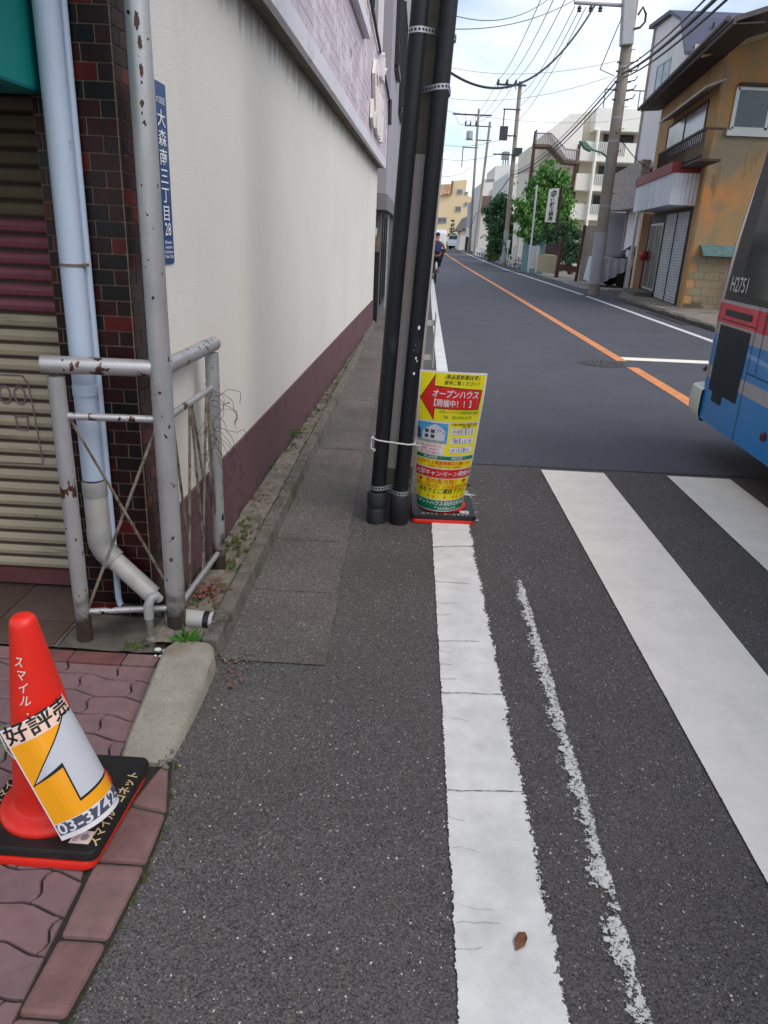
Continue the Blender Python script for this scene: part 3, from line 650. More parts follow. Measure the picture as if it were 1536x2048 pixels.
# upper storey of cream cladding with a projecting bay
b = MB(); b.slab([(xw(2.9) - .10, 2.9, 3.45), (xw(WY1) - .02, WY1, 3.45), (-6, WY1, 3.45), (-6, 2.9, 3.45)], (0, 0, 3.6))
b.slab([(xf(2.9) + .03, 2.9, 3.62), (xf(9.0) + .03, 9.0, 3.62), (xw(9.0) - .3, 9.0, 3.62), (xw(2.9) - .3, 2.9, 3.62)], (0, 0, 3.2)); b.build('upper_wall', cream_wall, bld)
b = MB(); b.slab([(xf(2.9) + .07, 2.9, 3.50), (xf(9.1) + .07, 9.1, 3.50), (xw(9.1) - .3, 9.1, 3.50), (xw(2.9) - .3, 2.9, 3.50)], (0, 0, .11)); 
b.box((xf(11.2) - .02, 11.15, 3.52), (xf(11.2) + .05, 11.25, 7)); b.build('bay_trim', trim_white, bld, bevel=.005)
dkm = mat('black_metal', S(26, 26, 28), rough=.45, var=.2, vs=6)
b = MB(); b.tube([(xf(9.15) + .03, 9.15, 3.97), (xf(WY1) + .03, WY1, 3.60)], .018, 8); b.tube([(xf(WY1) + .04, WY1 - .02, 3.62), (xf(WY1) + .05, WY1 - .02, 3.25)], .03, 8); b.build_split('cable_conduit', dkm, bld)
b = MB()
for (y0, y1) in ((9.6, 10.3), (11.6, 12.6)): b.box((xw(y0) - .03, y0, 4.4), (xw(y0) + .02, y1, 5.8))
b.build_split('window', mat_glass('dark_glass', S(40, 46, 52)), bld)
# white script sign letters on the fascia
def ffas(u, v, h): y = 9.7 + u; return (xf(y) + .02 + h, y, 2.78 + v)
b = letters([('Sun', 1.35, .38, 1.05, dict(bold=.03, shear=.2, sx=1.35)), ('uit', 1.9, .95, .5, dict(bold=.03, shear=.2, sx=1.2))], ffas, lay=.03)
so_ = b.build('sign_letters', mat('letter_white', S(222, 214, 208), var=.05), bld); sm = so_.modifiers.new('solid', 'SOLIDIFY'); sm.thickness = .04
# tiled pillar: every tile a small raised slab over the grout bed
def tiles(b, org, du, width, z0, z1, n_out, seed, mirror=False):
    r_ = random.Random(seed); du = Vector(du); nn = Vector(n_out); row = 0; z = z0
    b.slab([Vector(org) + Vector((0, 0, z0)), Vector(org) + du * width + Vector((0, 0, z0)), Vector(org) + du * width + Vector((0, 0, z1)), Vector(org) + Vector((0, 0, z1))], nn * -.05, 4)
    while z < z1 - .01:
        x = 0.0; first = True
        while x < width - 1e-4:
            l = .0515 if (first and row % 2) else .102
            x1 = min(x + l, width); first = False
            if x1 - x > .006:
                p = Vector(org) + nn * .0015; g = .002
                a = [p + du * (x + g) + Vector((0, 0, z + g)), p + du * (x1 - g) + Vector((0, 0, z + g)), p + du * (x1 - g) + Vector((0, 0, min(z + .0525, z1) - g)), p + du * (x + g) + Vector((0, 0, min(z + .0525, z1) - g))]
                jit = nn * r_.uniform(.002, .003); c = sum(a, Vector()) / 4
                top = [q + jit + (c - q).normalized() * .0012 for q in a]
                b.add(a + top, [(4, 5, 6, 7), (0, 1, 5, 4), (1, 2, 6, 5), (2, 3, 7, 6), (3, 0, 4, 7)], r_.choice((0, 0, 1, 1, 1, 3, 3, 2)))
            x = x1
        z += .0525; row += 1
b = MB(); CX_, CY_ = -.985, 2.655
tiles(b, (CX_, CY_, 0), (-1, 0, 0), .275, .03, 3.4, (0, -1, 0), 1)
tiles(b, (CX_ + .002, CY_ - .001, 0), Vector((.05, 1, 0)).normalized(), .155, .03, 3.4, (1, -.05, 0), 2)
b.box((CX_ - .27, CY_ + .052, .0), (CX_ - .06, CY_ + .2, 3.4), 4); b.build('tiled_pillar', tile_mats, bld)
# roller shutter
sh_m = [mat('shutter_beige', S(160, 149, 126), rough=.55, var=.1, vs=3, layers=[dict(s=8, st=(.4, 1, 3), lo=.58, hi=.7, c=S(112, 102, 84), k=.7), dict(s=16, lo=.66, hi=.7, c=S(96, 76, 60), k=.8)]),
        mat('shutter_pink', S(128, 66, 80), rough=.55, var=.12, vs=3, layers=[dict(s=8, st=(.3, 1, 5), lo=.55, hi=.68, c=S(84, 48, 58), k=.8)]),
        mat('shutter_olive', S(98, 88, 66), rough=.55, var=.15, vs=3), mat('shutter_foot', S(92, 52, 52), rough=.5, var=.2, vs=5), mat('shutter_groove', S(62, 52, 43), rough=.8, var=.1)]
b = MB(); SY = 2.87; z = .115; n = 0
while z < 2.6:
    mi = 0 if z < 1.19 else (1 if z < 1.50 else 2)
    prof = [(0.0, .004), (.006, .0), (.012, -.006), (.028, -.010), (.044, -.006), (.050, .0), (.0575, .004)]
    o = len(b.v)
    for dz, dy in prof:
        b.v.append((-4.2, SY + dy, z + dz)); b.v.append((-1.255, SY + dy, z + dz))
    for k in range(len(prof) - 1): b.f.append([o + 2 * k, o + 2 * k + 1, o + 2 * k + 3, o + 2 * k + 2]); b.m.append(4 if k in (0, 5) else mi)
    z += .0575
b.box((-4.2, SY - .012, .045), (-1.255, SY + .02, .115), 3)
b.box((-4.2, SY + .03, .02), (-1.2, SY + .08, 2.6), 4); shut = b.build('roller_shutter', sh_m, bld)
mk = mat('faded_marker', S(112, 92, 98), rough=.7, var=.2, vs=30)
def fsh(x, z): return Vector((x, SY - .0125, z))
b = MB()
def stroke(pts, wdt=.006):
    for i in range(len(pts) - 1):
        p, q = Vector((pts[i][0], 0, pts[i][1])), Vector((pts[i + 1][0], 0, pts[i + 1][1])); d = (q - p).normalized(); nn = Vector((-d.z, 0, d.x)) * wdt
        b.quad(*[(v.x, SY - .0108, v.z) for v in (p - nn, q - nn, q + nn, p + nn)])
for cx0 in (-1.60, -1.54): stroke([(cx0 + .022 * math.cos(a * math.pi / 8), .885 + .036 * math.sin(a * math.pi / 8)) for a in range(17)], .004)
stroke([(-1.57, .80), (-1.52, .80), (-1.525, .745), (-1.565, .745), (-1.57, .80)], .004)
stroke([(-1.9, .965), (-1.52, .965), (-1.50, .93), (-1.49, .80), (-1.48, .60), (-1.9, .592)], .003)
b.build('faded_graffiti', mk, shut)
# teal awning over the shop front
teal = mat('awning_teal', S(0, 118, 112), rough=.55, var=.06, vs=2)
b = MB(); b.slab([(-1.215, 2.655, 1.925), (-1.215, 1.75, 1.915), (-1.215, 1.75, 2.12), (-1.215, 2.655, 2.75)], (-3.2, 0, 0)); b.build('awning', teal, bld, bevel=.012)
# blue address plate
plate_m = mat('plate_blue', S(40, 72, 122), rough=.35, var=.06, vs=4)
ap = thing('address_plate', (xw(2.83), 2.83, 1.40), 'narrow blue address plate with white writing on the white wall behind the tall pole', 'sign')
PX = xw(2.85) + .004
b = MB(); b.slab([(PX, 2.765, 1.415), (PX + .0038, 2.914, 1.415), (PX + .0038, 2.918, 1.422), (PX + .0038, 2.918, 2.003), (PX + .0038, 2.914, 2.01), (PX, 2.765, 2.01)], (-.003, 0, 0)); b.build('plate', plate_m, ap)
white_t = mat('white_ink', S(228, 230, 234), rough=.5, var=.03)
def fap(u, v, h): return (PX + .0028 + u * .024 + h, 2.766 + u, v)
it = [('大', .052, 1.952, .024, dict(sx=1.3)), ('田', .084, 1.952, .024, dict(sx=1.3)), ('区', .116, 1.952, .024, dict(sx=1.3))]
for k, ch in enumerate('大森南三丁目'): it.append((ch, .084, 1.893 - k * .0615, .058, dict(bold=.006, sx=1.45)))
it.append(('28', .090, 1.533, .062, dict(bold=.008, sx=1.1)))
for k, t in enumerate(('Omori-', 'minami', '3-chome', 'Ota City')): it.append((t, .088, 1.490 - k * .0165, .017, dict(bold=.01, sx=1.5)))
letters(it, fap, lay=.0006).build('lettering', white_t, ap)

# ---- downpipes
pvc = mat('pvc_blue', S(176, 190, 208), rough=.45, var=.05, vs=2, layers=[dict(s=4, st=(1, 1, .3), lo=.55, hi=.75, c=S(150, 160, 172), k=.5), dict(s=11, lo=.66, hi=.70, c=S(140, 130, 120), k=.6)])
pvcg = mat('pvc_grey', S(150, 150, 148), rough=.45, var=.08, vs=3, layers=[dict(s=7, lo=.56, hi=.7, c=S(118, 116, 112), k=.6)])
pvcp = mat('pvc_pale', S(172, 170, 164), rough=.45, var=.06, vs=4, layers=[dict(s=6, lo=.56, hi=.7, c=S(138, 134, 126), k=.6)])
rustc = mat('clip_rust', S(120, 104, 92), rough=.6, var=.3, vs=30, metal=.4)
dp = thing('rain_pipe', (-1.165, 2.60, .1), 'thick pale blue rainwater pipe bending right at the foot of the tiled pillar', 'pipe')
b = MB(); b.tube([(-1.157, 2.60, 3.2), (-1.158, 2.60, .64)], .0405, 24); b.lathe([(.0405, .96), (.0435, .96), (.0435, .995), (.0405, 1.0)], (-1.157, 2.60, 0), 24); b.build('pipe', pvc, dp, smooth=True)
b = MB(); b.lathe([(.0445, .572), (.0452, .576), (.0452, .625), (.043, .632)], (-1.158, 2.60, 0), 24); b.build('coupling', pvcg, dp, smooth=True)
b = MB(); b.lathe([(.0435, .43), (.0435, .575)], (-1.158, 2.60, 0), 24); b.build('short_pipe', pvcp, dp, smooth=True)
b = MB(); b.lathe([(.0455, .385), (.0455, .438), (.0435, .442)], (-1.158, 2.60, 0), 24); b.build('coupling', pvcg, dp, smooth=True)
b = MB(); b.tube([(-1.158, 2.60, .42), (-1.157, 2.60, .372), (-1.140, 2.60, .338), (-1.104, 2.595, .305)], .045, 24); b.build('elbow', pvcg, dp, smooth=True)
b = MB(); b.tube([(-1.110, 2.596, .310), (-.955, 2.575, .172)], .0375, 24); b.build('bend_pipe', pvcp, dp, smooth=True)
b = MB(); b.lathe([(.0415, 1.405), (.0445, 1.405), (.0445, 1.413), (.0415, 1.413)], (-1.157, 2.60, 0), 24); b.box((-1.120, 2.59, 1.404), (-1.100, 2.602, 1.415)); b.build('clip', rustc, dp)
tp = thing('narrow_pipe', (-1.10, 2.625, .05), 'narrow pale blue pipe running down just behind the thick rainwater pipe', 'pipe')
b = MB(); b.tube([(-1.117, 2.632, 3.2), (-1.119, 2.632, .12), (-1.114, 2.630, .092), (-1.10, 2.626, .083)], .0125, 14); b.build('pipe', pvc, tp, smooth=True)
b = MB(); b.tube([(-1.105, 2.626, .082), (-.93, 2.60, .075)], .015, 12); b.build('foot_pipe', mat('pipe_dirty', S(62, 60, 58), rough=.6, var=.4, vs=12), tp, smooth=True)
stub = thing('drain_stub', (-.80, 2.57, .04), 'short grey drain pipe end with a black band lying beside the tall pole', 'pipe')
b = MB(); b.tube([(-.90, 2.585, .075), (-.715, 2.573, .072)], .036, 24, cap=False); b.tube([(-.715, 2.573, .072), (-.90, 2.585, .075)], .031, 24, cap=False); b.build('pipe', pvcp, stub, smooth=True)
b = MB(); b.tube([(-.752, 2.5755, .0725), (-.728, 2.5738, .0722)], .0368, 24, cap=False); b.build('band', dkm, stub, smooth=True)
sg = thing('bent_grey_pipe', (-.925, 2.47, .03), 'thin bent grey pipe standing between the two silver posts', 'pipe')
b = MB(); b.tube([(-.905, 2.50, .195), (-.912, 2.49, .215), (-.925, 2.475, .215), (-.935, 2.465, .185), (-.935, 2.462, .13)], .0185, 16); b.build('top_bend', pvcg, sg, smooth=True)
b = MB(); b.tube([(-.935, 2.462, .135), (-.928, 2.452, .05)], .014, 14); b.lathe([(.017, .02), (.021, .03), (.021, .052), (.014, .06)], (-.927, 2.450, 0), 14); b.build('stem', mat('pipe_grey_dirty', S(112, 108, 102), rough=.6, var=.3, vs=20), sg, smooth=True)

# ---- rusty silver fence round the corner
def silver(name, rust_lo=.63, foot=False):
    ls = [dict(s=9, st=(1, 1, .4), lo=.5, hi=.75, c=S(124, 122, 128), k=.5), dict(s=34, st=(1, 1, .8), d=3, lo=.685, hi=.70, c=S(48, 36, 34), loc=(5, 2, 8), r=.5), dict(s=15, st=(1, 1, .6), d=6, lo=rust_lo + .02, hi=rust_lo + .03, c=S(84, 52, 42), loc=(1, 7, 3), r=.62), dict(s=60, lo=.66, hi=.70, c=S(120, 108, 104), k=.6)]
    if foot: ls.append(dict(s=10, lo=.80, hi=1.02, c=S(70, 58, 50), k=.95, axis=2, **{'from': .42, 'to': .05}, amt=.6))
    return mat(name, S(174, 173, 173), rough=.38, metal=.45, var=.08, vs=5, bump=.25, bs=70, bdist=.002, layers=ls)
sv = silver('silver_paint', .625, True); sv_p = silver('silver_pole_paint', .665, True); sv_r = silver('silver_rail_paint', .575); sv_b = mat('bar_dull', S(132, 124, 112), rough=.5, metal=.3, var=.3, vs=30, layers=[dict(s=20, lo=.5, hi=.6, c=S(84, 68, 54), k=.8)])
PB = (-.857, 2.55, .02)
pole_t = thing('tall_silver_pole', PB, 'tall silver painted steel pole with rust patches rising at the corner of the fence', 'pole')
b = MB(); b.tube([(-.857, 2.55, .0), (-.858, 2.55, .6), (-.860, 2.55, 1.4), (-.862, 2.55, 3.6)], .0375, 32); b.build('post', sv_p, pole_t, smooth=True)
b = MB()
rnd = random.Random(8); chip = mat('rust_chip', S(78, 54, 46), rough=.8, var=.25, vs=60, bump=.6, bs=200, bdist=.002)
def blotch(b, zc, ang, hw, hh, seed):
    r_ = random.Random(seed); n = 22; pts = []
    for k in range(n):
        a = 2 * math.pi * k / n; q = r_.uniform(.7, 1.12); pts.append((ang + hw / .0375 * math.cos(a) * q, zc + hh * math.sin(a) * q))
    o = len(b.v); b.v.append((PB[0] - .002 + .0381 * math.cos(ang), PB[1] + .0381 * math.sin(ang), zc))
    for a, z in pts: b.v.append((PB[0] - .002 + .0379 * math.cos(a), PB[1] + .0379 * math.sin(a), z))
    for k in range(n): b.f.append([o, o + 1 + k, o + 1 + (k + 1) % n]); b.m.append(0)
for px, py, hw, hh in ((275, 40, .009, .028), (281, 85, .007, .022), (284, 140, .006, .020), (285, 165, .0035, .005), (286, 207, .006, .012), (286, 226, .003, .005), (294, 75, .004, .003), (321, 786, .008, .006), (312, 790, .003, .003), (338, 855, .005, .009), (352, 1020, .004, .006), (355, 1085, .010, .022), (362, 1075, .004, .010), (350, 1105, .014, .012), (345, 1120, .010, .010)):
    p = at(px, py, PB[1] - .035); ang = math.atan2(-.035, p.x - PB[0]); ang = -math.acos(max(-1, min(1, (p.x - PB[0]) / .0375))); blotch(b, p.z, ang, hw, hh, px + py)
b.build_split('rust_patch', chip, pole_t)
fn = thing('corner_fence', (-1.19, 2.46, .02), 'low silver tubular fence of two panels with rust spots and crossed rods', 'fence')
LP, RP = Vector((-1.192, 2.461, 0)), Vector((-.822, 3.10, 0)); PP = Vector((-.857, 2.55, 0))
def up(v, z): return Vector((v.x, v.y, z))
b = MB(); b.tube([up(LP, .0), up(LP, 1.05)], .029, 24); b.build('post', sv, fn, smooth=True)
b = MB(); b.tube([up(RP, .03), up(RP, 1.055)], .029, 24); b.build('post', sv, fn, smooth=True)
dL = (LP - PP).normalized(); dR = (RP - PP).normalized()
b = MB(); b.tube([up(PP + dL * .03, 1.078), up(LP + dL * .045, 1.092)], .030, 24); b.build('top_rail', sv_r, fn, smooth=True, bevel=.004)
b = MB(); b.tube([up(PP + dR * .03, 1.078), up(RP + dR * .04, 1.088)], .030, 24); b.build('top_rail', sv_r, fn, smooth=True, bevel=.004)
for nm, z, r_ in (('middle_rail', .905, .0135), ('bottom_rail', .135, .0125)):
    b = MB(); b.tube([up(PP, z - (.01 if nm[0] == 'm' else 0)), up(LP, z + .008)], r_, 16); b.build(nm, sv_r, fn, smooth=True)
    b = MB(); b.tube([up(PP, z - .01), up(RP, z + .004)], r_, 16); b.build(nm, sv_r, fn, smooth=True)
def bar(a, c, nm='brace'):
    b = MB(); b.tube([a, c], .0058, 8, flat=.6); b.build(nm, sv_b, fn, smooth=True)
def onL(t, z, o=0): p = PP + (LP - PP) * t; return Vector((p.x, p.y + o, z))
def onR(t, z, o=0): p = PP + (RP - PP) * t; return Vector((p.x + o, p.y, z))
bar(onL(.90, .90, -.006), onL(.02, .20, -.006)); bar(onL(.06, .89, .006), onL(.95, .15, .006))
for a_, c_ in (((.46, .90), (.30, .14)), ((.48, .90), (.66, .14)), ((.82, .90), (.60, .14)), ((.84, .9), (.98, .2)), ((.12, .90), (.30, .40)), ((.50, .9), (.78, .42))):
    bar(onR(a_[0], a_[1], .004), onR(c_[0], c_[1], -.004))
# dry vine caught on the fence
vin = mat('dry_vine', S(62, 50, 46), rough=.9, var=.3, vs=60)
b = MB(); rnd = random.Random(17)
for k in range(24):
    p = Vector((-.815 + rnd.uniform(-.015, .02), 3.06 + rnd.uniform(-.06, .04), rnd.uniform(.62, .92))); pts = [p]; d = Vector((rnd.uniform(-.1, .6), rnd.uniform(-.5, .5), rnd.uniform(-1, .3)))
    for _ in range(14):
        d = (d + Vector((rnd.uniform(-.6, .6), rnd.uniform(-.6, .6), rnd.uniform(-.7, .45)))).normalized(); q = pts[-1] + d * rnd.uniform(.012, .03)
        q.x = max(-.868, min(-.69, q.x)); q.z = max(.45, q.z); pts.append(q)
    b.tube(pts, .0011, 4, cap=False)
solo('dry_vine', b, vin, 'tangle of thin dry dead vine caught on the right silver fence post', 'vine', base=(-.815, 3.08, .45))

# ================================================================ UTILITY POLE WITH BLACK PIPES (near)
conc_p = mat('pole_concrete', S(98, 92, 82), rough=.9, var=.15, vs=6, bump=.5, bs=90, bdist=.002, layers=[dict(s=6, st=(1, 1, .2), lo=.55, hi=.75, c=S(74, 68, 60), k=.7)])
sleeve_m = mat('pole_sleeve', S(172, 162, 154), rough=.7, var=.05, vs=3, bump=.3, bs=250, bdist=.001, layers=[dict(s=5, st=(1, 1, .15), lo=.56, hi=.74, c=S(136, 126, 116), k=.6)])
blackp = mat('black_pipe', S(23, 26, 31), rough=.48, var=.2, vs=4, spec=.35, layers=[dict(s=14, st=(1, 1, .4), lo=.60, hi=.72, c=S(58, 62, 68), k=.55), dict(s=45, st=(1, 1, .3), lo=.70, hi=.73, c=S(104, 108, 112), k=.5), dict(s=5, lo=.82, hi=1.05, c=S(70, 68, 66), k=.6, axis=2, **{'from': .30, 'to': .0}, amt=.5)])
fit_m = mat('pipe_fitting', S(34, 36, 39), rough=.6, var=.25, vs=12, layers=[dict(s=8, lo=.55, hi=.72, c=S(66, 64, 62), k=.6)])
band_m = mat('band_steel', S(176, 178, 182), rough=.4, metal=.6, var=.15, vs=20)
hole_m = mat('band_hole', S(14, 14, 15), rough=.9)
def polex(z): return -.048 + .0375 * z
def pxl(z): return -.128 + .0405 * z
def pxr(z): return .002 + .0405 * z
PY, QY = 4.105, 3.945
up_t = thing('utility_pole', (polex(0), PY, 0), 'slightly leaning concrete utility pole with a pale sleeve behind two black pipes at the kerb', 'utility pole')
b = MB(); b.tube([(polex(z), PY, z) for z in (-.05, 1, 3, 6, 9)], [.112, .108, .102, .095, .088], 40); b.build('shaft', conc_p, up_t, smooth=True)
b = MB(); b.tube([(polex(z), PY, z) for z in (.31, 1.0, 1.93)], [.1145, .1115, .1085], 40); b.build('sleeve', sleeve_m, up_t, smooth=True)
lab_p = ('left one of the two thick black pipes strapped to the leaning utility pole', 'right one of the two thick black pipes strapped to the leaning utility pole')
pipes = []
for k, fx in enumerate((pxl, pxr)):
    t = thing('cable_pipe', (fx(0), QY, 0), lab_p[k], 'pipe', 'black pipes strapped to the utility pole')
    b = MB(); b.tube([(fx(z), QY, z) for z in (0, 1, 2, 3.6)], .0415, 32); b.build('tube', blackp, t, smooth=True)
    b = MB()
    if k == 0: b.lathe([(.049, 0), (.055, .004), (.055, .085), (.051, .09), (.051, .10), (.056, .105), (.056, .175), (.049, .185)], (fx(.09), QY, 0), 32)
    else: b.lathe([(.050, 0), (.053, .004), (.053, .165), (.048, .175)], (fx(.09), QY, 0), 32)
    b.build('foot_coupling', fit_m, t, smooth=True)
    pipes.append(t)
wp = mat('paint_patch', S(224, 226, 226), rough=.8)
b = MB(); rnd = random.Random(6)
for px, py, hw, hh in ((838, 655, .0065, .013), (832, 716, .005, .008), (834, 722, .004, .006), (828, 747, .0055, .009), (831, 690, .0015, .002), (828, 700, .0012, .003)):
    p = at(px, py, QY - .035); z = p.z; a0 = -math.acos(max(-.99, min(.99, (p.x - pxr(z)) / .0415))); o = len(b.v); n = 12
    b.v.append((pxr(z) + .0424 * math.cos(a0), QY + .0424 * math.sin(a0), z))
    for k in range(n):
        a = 2 * math.pi * k / n; q = rnd.uniform(.7, 1.1); aa = a0 + hw / .0415 * math.cos(a) * q; b.v.append((pxr(z) + .0422 * math.cos(aa), QY + .0422 * math.sin(aa), z + hh * math.sin(a) * q))
    for k in range(n): b.f.append([o, o + 1 + k, o + 1 + (k + 1) % n]); b.m.append(0)
b.build_split('paint_scrap', wp, pipes[1])
def hull(pts):
    pts = sorted(set(pts)); lo = []; hi = []
    cr_ = lambda o, a, b_: (a[0] - o[0]) * (b_[1] - o[1]) - (a[1] - o[1]) * (b_[0] - o[0])
    for p in pts:
        while len(lo) > 1 and cr_(lo[-2], lo[-1], p) <= 0: lo.pop()
        lo.append(p)
    for p in reversed(pts):
        while len(hi) > 1 and cr_(hi[-2], hi[-1], p) <= 0: hi.pop()
        hi.append(p)
    return lo[:-1] + hi[:-1]
def circ(x, y, r, n=48): return [(round(x + r * math.cos(2 * math.pi * k / n), 5), round(y + r * math.sin(2 * math.pi * k / n), 5)) for k in range(n)]
def resample(h, step):
    pts = []; n = len(h)
    for i in range(n):
        a, c = Vector(h[i]), Vector(h[(i + 1) % n]); m_ = max(1, int((c - a).length / step))
        for k in range(m_): pts.append(a + (c - a) * k / m_)
    return pts
def strap(z, which, lab, tilt=0.0):
    cs = []
    for w_ in which:
        if w_ == 'p': cs += circ(polex(z), PY, .1125)
        if w_ == 'l': cs += circ(pxl(z), QY, .0428)
        if w_ == 'r': cs += circ(pxr(z), QY, .0428)
    h = hull(cs); b = MB(); n = len(h); hh = .0125
    def zz_(p): return z + tilt * (p[0] - polex(z))
    for x, y in h: b.v += [(x, y, zz_((x, y)) - hh), (x, y, zz_((x, y)) + hh)]
    for i in range(n): j = (i + 1) % n; b.f.append([2 * i, 2 * j, 2 * j + 1, 2 * i + 1]); b.m.append(0)
    t = thing('perforated_strap', (polex(z), PY, z), lab, 'strap', 'perforated steel straps round the pipes')
    b.build('band', band_m, t)
    # square holes, laid at an even pitch along the band
    L_ = 0; last = -1; hb = MB(); cen = Vector((sum(p[0] for p in h) / n, sum(p[1] for p in h) / n))
    rs = resample(h, .0008); acc = 0
    for i in range(len(rs)):
        a = rs[i]; c = rs[(i + 1) % len(rs)]; acc += (c - a).length
        if acc >= .0185:
            acc = 0; d = (c - a).normalized(); nrm = Vector((d.y, -d.x)); m_ = a + nrm * .0007; q = d * .0048
            zc = zz_(a); hb.quad((m_.x - q.x, m_.y - q.y, zc - .005), (m_.x + q.x, m_.y + q.y, zc - .005), (m_.x + q.x, m_.y + q.y, zc + .005), (m_.x - q.x, m_.y - q.y, zc + .005))
    hb.build('holes', hole_m, t)
strap(2.44, 'pl', 'perforated steel strap round the left black pipe near the top of the picture', .06)
strap(2.205, 'pr', 'perforated steel strap round the right black pipe, high up', .10)
strap(.215, 'pl', 'perforated steel strap low on the left black pipe just above its foot', .02)
strap(.190, 'pr', 'perforated steel strap low on the right black pipe, lowest of all straps', -.02)
# white cord tied round pole, pipes and placard
cord = mat('white_cord', S(214, 212, 208), rough=.9, var=.12, vs=80, bump=.8, bs=300, bdist=.002)
z = .475; h = hull(circ(polex(z), PY, .115) + circ(pxl(z), QY, .051) + circ(pxr(z), QY, .051)); rs = resample(h, .01)
b = MB(); pts = [Vector((p.x, p.y, z + .012 - .09 * (p.x + .03))) for p in rs]; pts.append(pts[0])
b.tube(pts, .0042, 8); 
tw = []
for i, p in enumerate(pts): tw.append(p + Vector((0, -.0012 * math.sin(i * 1.1), .003 * math.cos(i * 1.1))))
b.tube(tw, .0028, 6)
lx = pxl(z) - .052; knot = Vector((lx - .002, QY - .01, z + .022))
b.tube([knot, knot + Vector((-.006, -.004, -.03)), knot + Vector((-.004, -.008, -.055)), knot + Vector((.014, -.012, -.064))], .0042, 8); b.lathe([(.002, -.008), (.008, -.004), (.009, .004), (.003, .009)], knot, 10)
e = knot + Vector((.014, -.012, -.064)); b.tube([e + Vector((.006 * math.cos(a), -.001, .006 * math.sin(a))) for a in [k * .8 for k in range(9)]], .003, 8)
q = Vector((pxr(z) + .045, QY - .02, z)); b.tube([q + Vector((0, 0, .0)), q + Vector((.03, -.0, -.003)), q + Vector((.045, .005, -.002))], .003, 8)
cord_mb = b
b = MB(); b.box((.150, 4.17, .86), (.154, 4.30, 1.16)); b.box((.06, 4.19, .90), (.152, 4.195, .93)); b.box((.06, 4.19, 1.09), (.152, 4.195, 1.12))
solo('side_plate', b, mat('plate_white', S(206, 204, 200), rough=.6), 'thin white plate seen edge on at the back of the utility pole', 'plate', base=(.10, 4.2, .86))

# ================================================================ TRAFFIC CONES
red_c = mat('cone_red', S(226, 42, 26), rough=.42, var=.06, vs=6, spec=.5, layers=[dict(s=9, lo=.58, hi=.75, c=S(196, 40, 28), k=.5), dict(s=60, lo=.70, hi=.73, c=S(236, 120, 100), k=.5)])
blk_c = mat('weight_black', S(30, 28, 27), rough=.55, var=.25, vs=20, layers=[dict(s=14, lo=.6, hi=.72, c=S(62, 56, 52), k=.6)])
hand_w = mat('marker_white', S(226, 214, 204), rough=.7)
def rbox(b, hx, hy, z0, z1, r, n=6, mi=0, taper=0.0):
    pts = []
    for cx_, cy_, a0 in ((hx - r, hy - r, 0), (-hx + r, hy - r, 90), (-hx + r, -hy + r, 180), (hx - r, -hy + r, 270)):
        for k in range(n + 1): a = R(a0 + 90 * k / n); pts.append((cx_ + r * math.cos(a), cy_ + r * math.sin(a)))
    m_ = len(pts); lv = [(z0, 1 - taper), (z0 + (z1 - z0) * .25, 1), (z1 - .006, 1), (z1, .985)]
    o = len(b.v)
    for z, s_ in lv: b.v += [(x * s_, y * s_, z) for x, y in pts]
    for i in range(len(lv) - 1):
        for k in range(m_): k2 = (k + 1) % m_; b.f.append([o + i * m_ + k, o + i * m_ + k2, o + (i + 1) * m_ + k2, o + (i + 1) * m_ + k]); b.m.append(mi)
    b.f.append([o + k for k in reversed(range(m_))]); b.m.append(mi); b.f.append([o + (len(lv) - 1) * m_ + k for k in range(m_)]); b.m.append(mi)
def make_cone(loc, rz, lean, label, hs=.182):
    t = thing('traffic_cone', loc, label, 'traffic cone', 'red traffic cones with placards'); t.rotation_euler = (lean[0], lean[1], rz)
    BASE[t.name] = Vector((0, 0, 0))
    b = MB(); rbox(b, hs, hs, 0, .022, .03); b.build('base', red_c, t, smooth=True)
    b = MB(); rbox(b, hs + .004, hs + .004, .024, .052, .022); b.build('weight_plate', blk_c, t, smooth=True)
    for o_ in t.children:
        if o_.name.startswith('weight'): o_.location = (.004, .010, 0)
    b = MB(); b.lathe([(.140, .050), (.143, .058), (.140, .068), (.128, .076), (.108, .080), (.103, .086), (.100, .12), (.060, .42), (.0345, .585), (.033, .600), (.030, .611), (.023, .619), (.011, .622), (.004, .622)], (0, 0, 0), 56)
    b.build('body', red_c, t, smooth=True)
    return t
c1 = make_cone((-.885, 1.565, .0155), R(-3), (R(0), R(-2.5)), 'large red cone at left in front with an orange poster bearing a white arrow', .178)
c2 = make_cone((.258, 4.135, .004), R(1.5), (0, 0), 'smaller looking red cone beside the utility pole with a tall yellow placard')
def wtext(parent, chars, fn, mats_, cut=0.0, name='lettering'):
    b = letters(chars, fn, cut=cut, lay=.0008); o = b.build(name, mats_, None); BASE[parent.name] = Vector((0, 0, 0)); o.parent = parent; return o
# handwriting down the near cone and on the weight plates
def fcone(u, v, h):    # u around, v height on the cone side facing the camera
    r_ = .100 + (v - .12) * (-.040 / .30) if v < .42 else .060 + (v - .42) * (-.022 / .165); r_ += .0012 + h
    a = R(-92) + (u / .07); return Vector((r_ * math.cos(a), r_ * math.sin(a), v))
it = []
for k, ch in enumerate('スマイル・ホームネット'): it.append((ch, .003 + .0022 * k, .515 - k * .0345, .033 * (.7 if ch == '・' else 1), dict(bold=.01, rot=R(-6), shear=.15)))
wtext(c1, it, fcone, hand_w, cut=.006)
def fplate(u, v, h): return Vector((.186 + .004 - .022 - v * -1.0, u + .01, .0526 + h))
it = [('スマイル・コネット', 0, -.002, .036, dict(bold=.018, shear=.2, sx=.85))]
def fplate_r(u, v, h): return Vector((.168 - v, u - .015, .0528 + h))
wtext(c1, it, fplate_r, mat('marker_gold', S(206, 190, 140), rough=.5))
